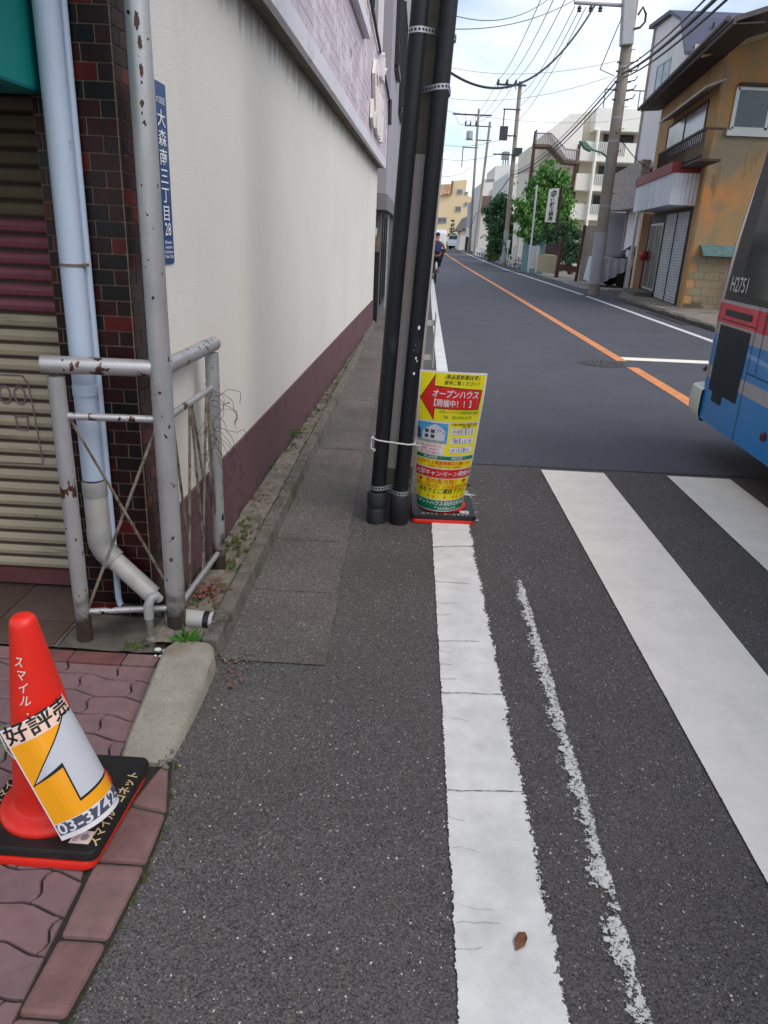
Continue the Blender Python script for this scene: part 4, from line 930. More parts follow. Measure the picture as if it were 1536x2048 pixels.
def fplate_l(u, v, h): return Vector((-.160 - v, u + .0, .0528 + h))
wtext(c1, [('スマイル', 0.02, 0, .032, dict(bold=.012, shear=.2))], fplate_l, MATS['marker_gold'])
def fplate_f(u, v, h): return Vector((u, -.160 + v, .0528 + h))
wtext(c2, [('スマイル・ホームネット', .01, -.003, .030, dict(bold=.014, shear=.2, sx=.85))], fplate_f, MATS['marker_white'])
st_m = mat('sticker_pink', S(232, 214, 208), rough=.5, var=.05)
st_d = mat('sticker_print', S(150, 140, 142), rough=.6)
for cc, (sx_, sy_) in ((c1, (.105, -.145)), (c2, (.10, -.135))):
    s_ = MB(); s_.box((sx_, sy_, .0522), (sx_ + .052, sy_ + .042, .0530)); o = s_.build('sticker', st_m, None); o.parent = cc
    s_ = MB(); s_.lathe([(.011, .0531), (.011, .0534), (.0005, .0534)], (sx_ + .034, sy_ + .021, 0), 16)
    for k in range(4): s_.box((sx_ + .006, sy_ + .008 + k * .008, .0531), (sx_ + .018, sy_ + .011 + k * .008, .0533))
    o = s_.build('sticker_print', st_d, None); o.parent = cc
# ---- near poster
P0 = at(124, 1682, 1.392); P1 = at(-1, 1463, 1.435); ev = (P1 - P0); HV = ev.length; ev.normalize()
t_ = at(105, 1392, 1.455) - P1; eu = (t_ - ev * t_.dot(ev)).normalized(); en = eu.cross(ev).normalized()
if en.y > 0: en = -en
KS, KK = .043, 12.6
def fp1(u, v, h):
    v = v * HV / .297
    if u < KS: x, y, th = u, 0.0, 0.0
    else:
        th = KK * (u - KS); x = KS + math.sin(th) / KK; y = (1 - math.cos(th)) / KK
    nn = en * math.cos(th) + eu * math.sin(th)
    return P0 + ev * v + eu * x - en * y + nn * h
post1 = thing('orange_poster', P0, 'orange and white poster with a large grey arrow strapped to the near red cone', 'poster')
org = mat('poster_orange', S(248, 166, 18), rough=.35, var=.03, coat=.3); wht = mat('poster_white', S(232, 226, 228), rough=.35, var=.03, coat=.3)
ink = mat('ink_black', S(18, 32, 30), rough=.4, var=.05); gry = mat('arrow_grey', S(198, 200, 206), rough=.3, var=.04, coat=.3); navy = mat('poster_slate', S(78, 80, 98), rough=.4, var=.06)
pinkw = mat('poster_pinkwhite', S(246, 206, 186), rough=.35, var=.03)
W1, H1 = .24, .297
b = patch([(0, 0), (W1, 0), (W1, H1), (0, H1)], fp1, 0, .012); o = b.build('sheet', wht, post1); sm = o.modifiers.new('solid', 'SOLIDIFY'); sm.thickness = .0006; sm.offset = -1
patch([(.004, .043), (W1 - .004, .043), (W1 - .004, .252), (.004, .252)], fp1, .0006, .012).build('orange_field', org, post1)
patch([(.004, .253), (W1 - .004, .253), (W1 - .004, H1 - .006), (.004, H1 - .006)], fp1, .0006, .012).build('header_field', pinkw, post1)
patch([(.004, .012), (W1 - .004, .012), (W1 - .004, .041), (.004, .041)], fp1, .0006, .012).build('phone_band', navy, post1)
arrow = [(.004, .146), (.150, .266), (.210, .262), (.210, .078), (.088, .070), (.090, .160)]
def grow(pts, d):
    c = Vector((sum(p[0] for p in pts) / len(pts), sum(p[1] for p in pts) / len(pts))); outp = []
    n = len(pts)
    for i in range(n):
        a, q, c_ = Vector(pts[i - 1]), Vector(pts[i]), Vector(pts[(i + 1) % n]); d1 = (q - a).normalized(); d2_ = (c_ - q).normalized(); n1 = Vector((-d1.y, d1.x)); n2_ = Vector((-d2_.y, d2_.x)); m_ = (n1 + n2_)
        m_ = m_ / max(.25, m_.dot(n1)); outp.append(tuple(q + m_ * d))
    return outp
arrow_in = [(.014, .1505), (.148, .260), (.205, .257), (.205, .084), (.092, .0765), (.094, .171)]
b = MB(); patch(arrow, fp1, .0012, .010, b, 0); patch(arrow_in, fp1, .0018, .010, b, 1); b.build('arrow', [ink, gry], post1)
letters([('好評売', .004, .275, .050, dict(bold=.016, align='LEFT', sx=1.22))], fp1, cut=.010, lay=.0014).build('lettering', ink, post1)
letters([('03-3742-5', .005, .0262, .040, dict(bold=.014, align='LEFT', sx=1.30))], fp1, cut=.010, lay=.0014).build('phone_number', mat('ink_white', S(222, 224, 230), rough=.4), post1)
b = MB(); b.tube([fp1(.0, .225, .001), fp1(-.03, .24, -.03) , Vector((-1.03, 1.56, .33))], .0012, 6); b.tube([fp1(.14, .262, .001), fp1(.17, .26, .001), fp1(.2, .258, .001)], .0012, 6); b.build_split('tie', cord, post1)
# ---- far placard
Cb = at(880, 1023, 3.965); Ct = at(908, 744, 3.90); ax = (Ct - Cb); H2 = ax.length; ax.normalize()
ex = Vector((1, .02, .02)); ex = (ex - ax * ex.dot(ax)).normalized(); ey = ax.cross(ex); ey = ey if ey.y > 0 else -ey
def fp2(u, v, h):
    v2 = v * H2 / .74; k = .9 + 6.2 * max(0.0, 1 - v / .74) ** 1.15; th = k * u
    wob = .004 * math.sin(v * 17) * (1 + u * 3)
    return Cb + ax * v2 + ex * (math.sin(th) / k) + ey * ((1 - math.cos(th)) / k + wob) + (ex * math.sin(th) - ey * math.cos(th)) * h
post2 = thing('yellow_placard', Cb, 'tall yellow house sale placard with red arrow and Japanese text wrapped round a cone', 'placard')
yel = mat('placard_yellow', S(240, 224, 24), rough=.35, var=.03, coat=.3); redp = mat('placard_red', S(218, 36, 34), rough=.35, var=.04, coat=.3); grn = mat('placard_green', S(0, 118, 82), rough=.35, var=.04, coat=.3)
orr = mat('placard_orange', S(226, 110, 30), rough=.4); blk = MATS['ink_black']; skyb = mat('print_sky', S(78, 158, 206), rough=.4, var=.25, vs=30); hs_ = mat('print_house', S(204, 204, 210), rough=.4, var=.08, vs=30); hd = mat('print_dark', S(62, 66, 74), rough=.4, var=.4, vs=60); lil = mat('print_lilac', S(238, 222, 226), rough=.4)
mg = mat('ink_magenta', S(206, 92, 140), rough=.4); grt = mat('ink_green', S(40, 120, 40), rough=.4)
b = patch([(-.18, 0), (.18, 0), (.18, .74), (-.18, .74)], fp2, 0, .02); o = b.build('sheet', wht, post2); sm = o.modifiers.new('solid', 'SOLIDIFY'); sm.thickness = .0012; sm.offset = -1
def rc(x0, y0, x1, y1): return [(x0, y0), (x1, y0), (x1, y1), (x0, y1)]
b = MB(); patch(rc(-.172, .487, .172, .732), fp2, .0008, .02, b); patch(rc(.004, .312, .172, .482), fp2, .0008, .02, b); patch(rc(-.172, .312, .004, .368), fp2, .0008, .02, b); patch(rc(-.172, .242, .172, .284), fp2, .0008, .02, b); patch(rc(-.172, .064, .172, .182), fp2, .0008, .02, b); b.build_split('yellow_field', yel, post2)
arr = [(-.170, .602), (-.093, .727), (-.096, .669), (.163, .658), (.157, .553), (-.085, .553), (-.085, .490)]
b = MB(); patch(arr, fp2, .0016, .02, b, 0); patch([(-.164, .602), (-.097, .714), (-.099, .665), (.159, .654), (.1535, .557), (-.0885, .557), (-.0885, .500)], fp2, .0024, .02, b, 1); b.build('arrow', [blk, redp], post2)
b = MB(); patch(rc(-.176, .186, .176, .236), fp2, .0010, .02, b); b.build('red_band', redp, post2)
b = MB(); patch(rc(-.172, .004, .172, .060), fp2, .0010, .02, b); patch(rc(-.172, .288, .172, .308), fp2, .0010, .02, b); b.build_split('green_band', grn, post2)
b = MB(); patch(rc(-.172, .374, .0, .478), fp2, .0010, .02, b, 0)
patch([(-.14, .385), (-.14, .43), (-.125, .445), (-.09, .465), (-.07, .472), (-.03, .452), (-.015, .435), (-.015, .385)], fp2, .0016, .02, b, 1)
for k in range(2):
    for j in range(2): patch(rc(-.128 + k * .034, .398 + j * .026, -.106 + k * .034, .416 + j * .026), fp2, .0022, .02, b, 2)
for k in range(3): patch(rc(-.056 + k * .014, .436 - (k == 2) * .012, -.050 + k * .014, .443 - (k == 2) * .012), fp2, .0022, .02, b, 2)
patch(rc(-.172, .374, -.0, .388), fp2, .0020, .02, b, 3); patch([(-.172, .388), (-.150, .388), (-.155, .44), (-.172, .45)], fp2, .0019, .02, b, 2)
b.build('house_picture', [skyb, hs_, hd, mat('print_street', S(150, 156, 150), rough=.4, var=.2, vs=40)], post2)
b = MB()
for k in range(3): patch(rc(.018, .422 - k * .048, .152, .456 - k * .048), fp2, .0016, .02, b, 0)
for k in range(3): patch(rc(-.166, .350 - k * .018, -.014, .366 - k * .018), fp2, .0016, .02, b, 1)
b.build('white_boxes', [wht, lil], post2)
b = MB(); rnd = random.Random(12)
for k in range(3):
    y0 = .4245 - k * .048
    for j in range(12):
        x0 = .026 + j * .0100 + rnd.uniform(-.001, .001)
        patch(rc(x0, y0 + rnd.uniform(.002, .008), x0 + rnd.choice((.001, .0055, .003)), y0 + rnd.uniform(.018, .029)), fp2, .0022, .05, b, 0)
    patch(rc(.020, y0, .150, y0 + .0012), fp2, .0022, .03, b, 0); patch(rc(.020, y0 + .029, .150, y0 + .0302), fp2, .0022, .03, b, 0)
b.build('plan_drawings', hd, post2)
D = dict
groups = [
 (blk, [('♪高品質新築住宅♪', .048, .7145, .0245, D(bold=.008, shear=.2)), ('是非ご覧ください！', .055, .6865, .0225, D(bold=.008, shear=.2)), ('今週の新築住宅最終分譲', .088, .476, .0145, D(bold=.008, sx=.92, shear=.2)), ('【全３棟！！】', .115, .4635, .0125, D(bold=.008, shear=.2)), ('何なりとご連絡下さい', .0, .112, .0295, D(bold=.012, shear=.2, sx=.98))]),
 (wht, [('オープンハウス', .020, .628, .043, D(bold=.02, shear=.2, sx=.84)), ('【開催中！！】', .010, .581, .040, D(bold=.015, sx=.88)), ('大型キャンペーン開催中', .0, .2105, .0315, D(bold=.012, shear=.25)), ('ピタットハウス羽田北糀谷店', .0, .043, .0262, D(bold=.012, shear=.15)), ('℡ 03-3742-5171', .03, .0165, .0195, D(bold=.01)), ('即入居可能！！　　　高級仕様！！', .0, .2980, .0155, D(bold=.008, shear=.2))]),
 (grt, [('ピタットハウス羽田北糀谷店', .050, .538, .0180, D(bold=.008, sx=.92)), ('TEL　03-3742-5171', .045, .512, .0205, D(bold=.01, sx=.95))]),
 (redp, [('こだわり上質設備標準仕様ＯＫ！', .0, .2705, .0240, D(bold=.012, sx=.94)), ('大型収納・床暖房・食洗機・浴室乾燥機', .0, .2505, .0105, D(bold=.01)), ('◆', -.135, .167, .028), ('◆', .130, .167, .028)]),
 (orr, [('即内覧可能！', .0, .166, .0330, D(bold=.01)), ('新築分譲住宅！大森南最終分譲', .0, .1375, .0235, D(bold=.008, sx=.98))] + [('↓', x, .082, .030, D(bold=.008)) for x in (-.135, -.078, -.045, .018, .068, .092, .128)]),
 (mg, [('全室二面採光の明るい家', -.09, .358 - .0, .0110, D(bold=.01)), ('南道路・駐車場付き', -.09, .340, .0110, D(bold=.01)), ('駅まで平坦で通勤便利', -.09, .322, .0110, D(bold=.01))]),
]
for m_, its in groups: letters(its, fp2, cut=.02, lay=.0034).build('lettering', m_, post2)

cord_mb.build('tie_cord', cord, post2)

# ================================================================ BUS (oncoming lane, its rear corner in view)
BP = Vector((2.363, 5.831, 0)); BD = Vector((-.0487, -.9988, 0)); BN = Vector((BD.y, -BD.x, 0)) * 1.0
if BN.x > 0: BN = -BN
def fb(s, z, o=0.0): return BP + BD * s + BN * o + Vector((0, 0, z))
bus = thing('city_bus', fb(5.0, 0, -1.15), 'large blue, silver and red city bus cut off by the right edge of the picture', 'bus')
b_blue = mat('bus_blue', S(26, 132, 204), rough=.28, var=.04, vs=2, coat=.5); b_grey = mat('bus_silver', S(176, 174, 178), rough=.35, var=.04, vs=2, metal=.2, coat=.3); b_red = mat('bus_red', S(220, 40, 66), rough=.28, var=.04, vs=2, coat=.5)
b_glass = mat('bus_glass', S(44, 50, 52), rough=.12, var=.25, vs=.8, spec=.6); b_blk = mat('bus_black', S(24, 24, 26), rough=.5, var=.1); b_bump = mat('bus_bumper', S(206, 216, 202), rough=.4, var=.05, vs=3)
LEN, WID = 10.6, 2.3
zl = [(.30, 0, .0), (.40, 0, 0), (.63, 0, 0), (.725, 0, 0), (.96, 0, 0), (1.05, 0, 0), (1.19, 0, 0), (1.21, .003, 0), (1.6, .055, .008), (2.0, .15, .03), (2.3, .21, .055), (2.46, .28, .085), (2.65, .37, .14), (2.82, .48, .24), (2.93, .62, .40), (2.98, .80, .60)]
zm = [0, 0, 1, 0, 1, 2, 1, 1, 1, 1, 1, 1, 1, 1, 1]
def outline(rs, ins):
    pts = []; r0 = .26; L0 = -.26 + rs; W0 = -ins; W1_ = -WID + ins; LE = LEN - rs * .5
    for k in range(9): a = R(90) * k / 8; pts.append((L0 + r0 - r0 * math.cos(a) if 1 else 0, W0 - r0 + r0 * math.sin(a)))
    pts.append((LE * .5, W0))
    for k in range(9): a = R(90) * k / 8; pts.append((LE - r0 + r0 * math.sin(a), W0 - r0 + r0 * math.cos(a)))
    for k in range(9): a = R(90) * k / 8; pts.append((LE - r0 + r0 * math.cos(a), W1_ + r0 - r0 * math.sin(a)))
    for k in range(9): a = R(90) * k / 8; pts.append((L0 + r0 - r0 * math.sin(a), W1_ + r0 - r0 * math.cos(a)))
    return pts
b = MB(); np_ = None
for z, rs, ins in zl:
    pts = outline(rs, ins); np_ = len(pts); b.v += [tuple(fb(s, z, o)) for s, o in pts]
for i in range(len(zl) - 1):
    for k in range(np_): k2 = (k + 1) % np_; b.f.append([i * np_ + k, i * np_ + k2, (i + 1) * np_ + k2, (i + 1) * np_ + k]); b.m.append(zm[i])
b.f.append([(len(zl) - 1) * np_ + k for k in range(np_)]); b.m.append(1); b.f.append([k for k in reversed(range(np_))]); b.m.append(3)
b.build('body', [b_blue, b_grey, b_red, b_blk], bus, smooth=True, angle=30)
def sins(z):
    for i in range(len(zl) - 1):
        if zl[i][0] <= z <= zl[i + 1][0]: t = (z - zl[i][0]) / (zl[i + 1][0] - zl[i][0]); return -(zl[i][2] + (zl[i + 1][2] - zl[i][2]) * t)
    return 0
def sidepoly(b, s0b, s0t, s1b, s1t, z0, z1, o, mi=0, n=8):
    for k in range(n):
        za, zb = z0 + (z1 - z0) * k / n, z0 + (z1 - z0) * (k + 1) / n; ta, tb = k / n, (k + 1) / n
        b.quad(fb(s0b + (s0t - s0b) * ta, za, sins(za) + o), fb(s1b + (s1t - s1b) * ta, za, sins(za) + o), fb(s1b + (s1t - s1b) * tb, zb, sins(zb) + o), fb(s0b + (s0t - s0b) * tb, zb, sins(zb) + o), mi)
b = MB(); sidepoly(b, .03, .19, 10.0, 10.0, 1.215, 2.42, .004); b.build('window_band', b_blk, bus, smooth=True)
for k in range(7):
    b = MB(); s0 = .30 + k * 1.38; sidepoly(b, s0, s0 + .08 if k == 0 else s0, s0 + 1.3, s0 + 1.3, 1.26, 2.36, .008); b.build('window', b_glass, bus, smooth=True)
grl = mat('bus_grille', S(14, 30, 40), rough=.6, var=.2, vs=10); gl = mat('grille_line', S(24, 50, 66), rough=.6)
b = MB(); sidepoly(b, .075, .065, .64, .66, .545, 1.035, .004); sidepoly(b, .17, .17, .37, .37, .475, .546, .004, n=1); b.build('engine_grille', grl, bus); grl.node_tree.nodes['Principled BSDF'].inputs['Alpha'].default_value = .88
b = MB()
for k in range(19): s0 = .09 + k * .030; sidepoly(b, s0, s0, s0 + .004, s0 + .004, .56, 1.02, .006, n=1)
for k in range(24): zz1 = .56 + k * .0195; sidepoly(b, .085, .085, .635, .635, zz1, zz1 + .002, .0065, n=1)
b.build('grille_bars', gl, bus)
b = MB(); sidepoly(b, .11, .11, .62, .62, 1.105, 1.150, .004, n=1); b.build('vent_slot', b_blk, bus)
b = MB()
for s0, z0, z1 in ((.72, .30, 1.21), (.845, 1.05, 1.21), (.0, .55, 1.2), (.86, .78, 1.2), (2.6, .3, 1.21), (4.2, .3, 1.21)): sidepoly(b, s0, s0, s0 + .007, s0 + .007, z0, z1, .0025, n=2)
sidepoly(b, .05, .05, .72, .72, 1.072, 1.079, .003, n=1); sidepoly(b, .72, .72, 2.6, 2.6, .775, .782, .003, n=1); sidepoly(b, -.0, -.0, .02, .02, 1.60, 1.606, .01, n=1)
b.build('panel_seams', b_blk, bus)
b = MB()
for s0, z0 in ((1.21, .455), (3.6, .455)):
    cc = fb(s0, z0, .004); M_ = Matrix.Rotation(R(-90), 3, 'Y'); b.lathe([(.030, 0), (.030, .010), (.024, .016), (.002, .018)], cc, 20, 0, M_)
cc = fb(-.20, .66, -.045); b.lathe([(.026, 0), (.026, .010), (.02, .016), (.002, .018)], cc, 20, 0, Matrix.Rotation(R(-70), 3, 'Y'))
b.build_split('side_marker_lamp', mat('marker_lamp', S(92, 32, 30), rough=.3), bus, smooth=True)
b = MB(); pts = [(-.02, .016), (-.16, .016), (-.30, .006), (-.37, -.03), (-.41, -.10), (-.43, -.5), (-.43, -1.8), (-.41, -2.18), (-.37, -2.24), (-.24, -2.24), (-.03, -2.312)]
o = len(b.v)
for z, g in ((.27, .05), (.31, .012), (.36, 0), (.47, 0), (.515, .008), (.53, .045)):
    for s, o_ in pts: b.v.append(tuple(fb(s + g if s < -.04 else s, z, o_ - (g if o_ > -1.1 else -g) * .5)))
for i in range(5):
    for k in range(len(pts) - 1): b.f.append([i * len(pts) + k, i * len(pts) + k + 1, (i + 1) * len(pts) + k + 1, (i + 1) * len(pts) + k]); b.m.append(0)
b.f.append([5 * len(pts) + k for k in range(len(pts))]); b.m.append(0); b.f.append([k for k in reversed(range(len(pts)))]); b.m.append(0)
b.build('rear_bumper', b_bump, bus, smooth=True)
b = MB()
pr = []
for z in [1.19, 1.4, 1.6, 1.8, 2.0, 2.2, 2.35, 2.5, 2.65]:
    rs = 0
    for i in range(len(zl) - 1):
        if zl[i][0] <= z <= zl[i + 1][0]: t = (z - zl[i][0]) / (zl[i + 1][0] - zl[i][0]); rs = zl[i][1] + (zl[i + 1][1] - zl[i][1]) * t
    a = R(62); pr.append(fb(-.26 + rs + .26 - .26 * math.cos(a), z, sins(z) - .26 + .26 * math.sin(a)))
b.tube(pr, .0055, 6); b.build('pinstripe', mat('stripe_magenta', S(176, 44, 92), rough=.4), bus)
b = MB(); b.box((-.5, -.9, -.02), (.5, .9, .02)) if 0 else None
b.add([fb(.6, .32, -.05), fb(9.5, .32, -.05), fb(9.5, .32, -2.2), fb(.6, .32, -2.2), fb(.6, .24, -.25), fb(9.5, .24, -.25), fb(9.5, .24, -2.0), fb(.6, .24, -2.0)], [(0, 1, 2, 3), (7, 6, 5, 4), (0, 4, 5, 1), (1, 5, 6, 2), (2, 6, 7, 3), (3, 7, 4, 0)]); b.build('underframe', b_blk, bus)
tyre = mat('tyre_rubber', S(26, 26, 27), rough=.85, var=.15, vs=20); rimm = mat('wheel_rim', S(150, 152, 156), rough=.35, metal=.5, var=.1)
def wheel(parent, c, axis, r_, wd, name='wheel'):
    M_ = Vector(axis).to_track_quat('Z', 'Y').to_matrix(); b = MB()
    b.lathe([(r_ * .6, -wd / 2), (r_ * .93, -wd / 2), (r_, -wd * .36), (r_, wd * .36), (r_ * .93, wd / 2), (r_ * .6, wd / 2)], c, 32, 0, M_); wv = b.build(name, tyre, parent, smooth=True)
    b = MB(); b.lathe([(r_ * .6, -wd * .45), (r_ * .6, wd * .42), (r_ * .52, wd * .46), (r_ * .48, wd * .25), (r_ * .2, wd * .2), (r_ * .15, wd * .4), (.005, wd * .42)], c, 28, 0, M_)
    BASE[wv.name] = BASE[parent.name]; b.build('rim', rimm, wv, smooth=True); return wv
for s0 in (3.1, 8.3):
    for o_ in (-.16, -WID + .16): wheel(bus, fb(s0, .42, o_), BN if o_ > -1 else -BN, .42, .28)
def fbt(u, v, h): return fb(.115 + u, 1.280 + v, sins(1.3) + .006 + h)
letters([('H2751', .175, .045, .145, D(bold=.004, sx=.88, shear=.12))], fbt, lay=.004).build('fleet_number', mat('fleet_white', S(206, 208, 206), rough=.5), bus)
def fbt2(u, v, h): return fb(1.40 + u, .345 + v, .004 + h)
b = MB(); b.add([fbt2(0, 0, .002)] , []) if 0 else None
patch([(.0, .0), (.30, -.03), (.34, .03), (.2, .075), (.06, .05)], fbt2, .002, .1, b); b.build('body_decal', mat('decal_sky', S(120, 178, 206), rough=.4, var=.2, vs=30), bus)

# ================================================================ RIGHT SIDE OF THE STREET
# ---- orange corner house
OC = Vector((7.20, 20.42, 0)); OD = Vector((.1155, .9933, 0)); ON = Vector((-.9933, .1155, 0))
def PO(px, py, off=0.0): return onp(px, py, OC + ON * off, ON)
def PCam(px, py, off=0.0): return at(px, py, OC.y - off)
def oz(s, z, off=0.0): return OC + OD * s + (ON * off if off >= 0 else Vector((-off, 0, 0))) + Vector((0, 0, z))
ochre = mat('ochre_render', S(186, 146, 98), rough=.9, var=.10, vs=1.5, bump=.4, bs=40, layers=[dict(s=.9, d=7, lo=.50, hi=.60, c=S(160, 134, 98), k=.6), dict(s=2.5, st=(1, 1, .3), lo=.6, hi=.72, c=S(140, 112, 80), k=.6)])
ochre2 = mat('ochre_patched', S(190, 132, 80), rough=.9, var=.10, vs=1.2, bump=.5, bs=30, layers=[dict(s=.55, d=4, lo=.40, hi=.60, c=S(150, 130, 94)), dict(s=.8, d=4, lo=.50, hi=.64, c=S(126, 122, 106), loc=(4, 2, 1), k=.8), dict(s=2, st=(1, 1, .25), lo=.62, hi=.7, c=S(120, 92, 64), k=.7)])
wood_d = mat('dark_timber', S(62, 48, 42), rough=.7, var=.25, vs=8); metal_h = mat('hood_metal', S(150, 140, 134), rough=.5, metal=.3, var=.15, vs=5)
red_t = mat('red_cornice', S(136, 48, 52), rough=.6, var=.1, vs=4); corr = mat('corrugated_white', S(222, 222, 230), rough=.5, var=.06, vs=2, layers=[dict(s=3, st=(1, 1, .2), lo=.56, hi=.7, c=S(160, 160, 168), k=.6)])
glass_r = mat('window_reflection', S(150, 138, 146), rough=.18, var=.25, vs=.9, spec=.8, layers=[dict(s=1.5, lo=.5, hi=.65, c=S(176, 140, 128), k=.7)])
glass_d = mat('window_dark', S(44, 44, 42), rough=.12, var=.4, vs=2, spec=.7); alu = mat('aluminium', S(176, 176, 174), rough=.4, metal=.4, var=.08)
shut_g = mat('shutter_grey', S(178, 178, 180), rough=.6, metal=.1, var=.14, vs=3, bump=.5, bs=10, layers=[dict(s=3, d=7, lo=.54, hi=.62, c=S(176, 178, 184), k=.8)])
blockm = mat('block_wall', S(136, 124, 100), rough=.9, var=.18, vs=2, bump=.5, bs=30, layers=[dict(s=1.6, st=(1, 1, .3), lo=.55, hi=.7, c=S(110, 98, 80), k=.8), dict(s=3, lo=.8, hi=1.1, c=S(74, 70, 50), k=.8, axis=2, **{'from': .7, 'to': .1}, amt=.5)])
oh = thing('ochre_house', OC, 'old two storey ochre plastered house with peeling patches behind the bus', 'house')
b = MB(); b.slab([oz(0, -.05), oz(7.6, -.05), oz(7.6, -.05, -8), oz(0, -.05, -9)], (0, 0, 6.42))
b.f = [f for f in b.f]; b.build('wall', ochre, oh)
b = MB(); b.box((7.23, 20.395, .0), (16.5, 20.43, 6.37)); b.build('side_wall', ochre2, oh)
b = MB()     # roof with deep eaves to street
e1, e2 = PO(1303, 186, .55), PO(1464, 74, .55)
s_a, s_b = (e1 - OC).dot(OD), (e2 - OC).dot(OD); z_e = (e1.z + e2.z) / 2
b.slab([oz(s_b - .25, z_e - .05, .6), oz(7.95, z_e - .05, .6), oz(7.95, z_e + 1.6, -4.5), oz(s_b - .25, z_e + 1.6, -4.5)], (0, 0, .10)); b.slab([oz(s_b - .25, z_e + 1.6, -4.5), oz(7.95, z_e + 1.6, -4.5), oz(7.95, z_e + .2, -9.2), oz(s_b - .25, z_e + .2, -9.2)], (0, 0, .10)); b.build('roof', mat('roof_tile_dark', S(84, 78, 82), rough=.8, var=.2, vs=5), oh)
b = MB(); b.slab([oz(s_b - .27, z_e - .10, .63), oz(7.97, z_e - .10, .63), oz(7.97, z_e + .02, .63), oz(s_b - .27, z_e + .02, .63)], -ON * .05); b.tube([oz(s_b - .1, z_e + .04, .70), oz(7.95, z_e - .03, .70)], .055, 10); b.build('gutter', mat('gutter_brown', S(88, 74, 70), rough=.6, var=.2, vs=6), oh)
b = MB(); b.slab([oz(s_b - .2, z_e - .06, .58), oz(7.9, z_e - .06, .58), oz(7.9, z_e - .03, .0), oz(s_b - .2, z_e - .03, .0)], (0, 0, -.03)); b.build('soffit', wood_d, oh)
b = MB(); g0 = oz(-.05, z_e + .02, .62)
b.slab([oz(-.30, z_e - .16, .6), oz(-.30, z_e + 1.5, -4.5), oz(-.30, z_e + 1.72, -4.5), oz(-.30, z_e + .10, .6)], OD * .06); b.slab([oz(-.30, z_e + 1.5, -4.5), oz(-.30, z_e + .1, -9.2), oz(-.30, z_e + .32, -9.2), oz(-.30, z_e + 1.72, -4.5)], OD * .06); b.build('barge_board', mat('barge', S(168, 144, 112), rough=.8, var=.15, vs=4), oh)
b = MB(); b.slab([oz(-.05, 6.3, 0), oz(-.05, z_e + 1.5, -4.5), oz(-.05, 6.3, -9)], OD * .1); b.build('gable', ochre2, oh)
def pwin(parent, pts, n_, frame=.06, glass=glass_d, mull=1, fr=alu, depth=.08, name='window', proud=.03):
    """window from four corner points TL TR BR BL lying on a wall with outward normal n_"""
    TL, TR, BR, BL = [Vector(p) for p in pts]; n_ = Vector(n_); g = MB(); g.slab([TL + n_ * .012, TR + n_ * .012, BR + n_ * .012, BL + n_ * .012], -n_ * depth); w_ = g.build(name, glass, parent); BASE[w_.name] = BASE[parent.name]
    f = MB(); o = n_ * proud
    def bar_(a, c, wd):
        a, c = a + o, c + o; d = (c - a).normalized(); u = n_.cross(d).normalized() * wd / 2; f.slab([a - u, c - u, c + u, a + u], -n_ * (proud - .013))
    bar_(TL, TR, frame); bar_(BL, BR, frame); bar_(TL, BL, frame); bar_(TR, BR, frame)
    for k in range(mull): t = (k + 1) / (mull + 1); bar_(TL.lerp(TR, t), BL.lerp(BR, t), frame * .8)
    f.build('frame', fr, w_); return w_
def rect(fn, a, c, off=0.0):      # rectangle on a wall from facade coords (s, z)
    return [fn(a[0], c[1], off), fn(c[0], c[1], off), fn(c[0], a[1], off), fn(a[0], a[1], off)]
def sz(px, py, off=0.0): p = PO(px, py, off); return ((p - OC).dot(OD), p.z)
wl, wr = sz(1344, 222), sz(1420, 196); wb = sz(1340, 300)
pwin(oh, rect(oz, (wr[0], 4.15), (wl[0], wr[1] - .05)), ON, glass=glass_r, fr=wood_d, mull=1)
hl, hr = sz(1326, 228, .35), sz(1418, 176, .35)
b = MB(); b.slab([oz(hr[0] - .05, hr[1], .42), oz(hl[0] + .1, hr[1], .42), oz(hl[0] + .1, hr[1] + .16, 0), oz(hr[0] - .05, hr[1] + .16, 0)], (0, 0, .05)); b.build('window_hood', metal_h, oh)
b = MB(); bl_, br_ = sz(1316, 325, .45), sz(1406, 292, .45)
for k in range(26): s_ = br_[0] + (bl_[0] - br_[0]) * k / 25; b.box((-.015, -.015, 0), (.015, .015, .62), 0, Matrix.Translation(oz(s_, 3.55, .45)))
b.slab([oz(br_[0] - .05, 4.15, .48), oz(bl_[0] + .05, 4.15, .48), oz(bl_[0] + .05, 4.15, .42), oz(br_[0] - .05, 4.15, .42)], (0, 0, .05)); b.slab([oz(br_[0] - .05, 3.60, .48), oz(bl_[0] + .05, 3.60, .48), oz(bl_[0] + .05, 3.60, .42), oz(br_[0] - .05, 3.60, .42)], (0, 0, .05))
b.slab([oz(br_[0], 4.15, .45), oz(br_[0], 4.15, 0), oz(br_[0], 4.2, 0), oz(br_[0], 4.2, .45)], OD * .04); b.slab([oz(br_[0], 3.5, 0), oz(bl_[0], 3.5, 0), oz(bl_[0], 3.5, .5), oz(br_[0], 3.5, .5)], (0, 0, .05)); b.build('balcony_rail', wood_d, oh)
al, ar = sz(1277, 356, .7), sz(1402, 318, .7)
zt = 3.62; zb_ = 2.62
A0, A1 = .45, min(9.3, al[0] + .3)
b = MB(); b.slab([oz(A0, zt - .24, .72), oz(A1, zt - .24, .72), oz(A1, zt - .24, 0), oz(A0, zt - .24, 0)], (0, 0, .26)); b.build('red_cornice', red_t, oh)
b = MB(); n = 110
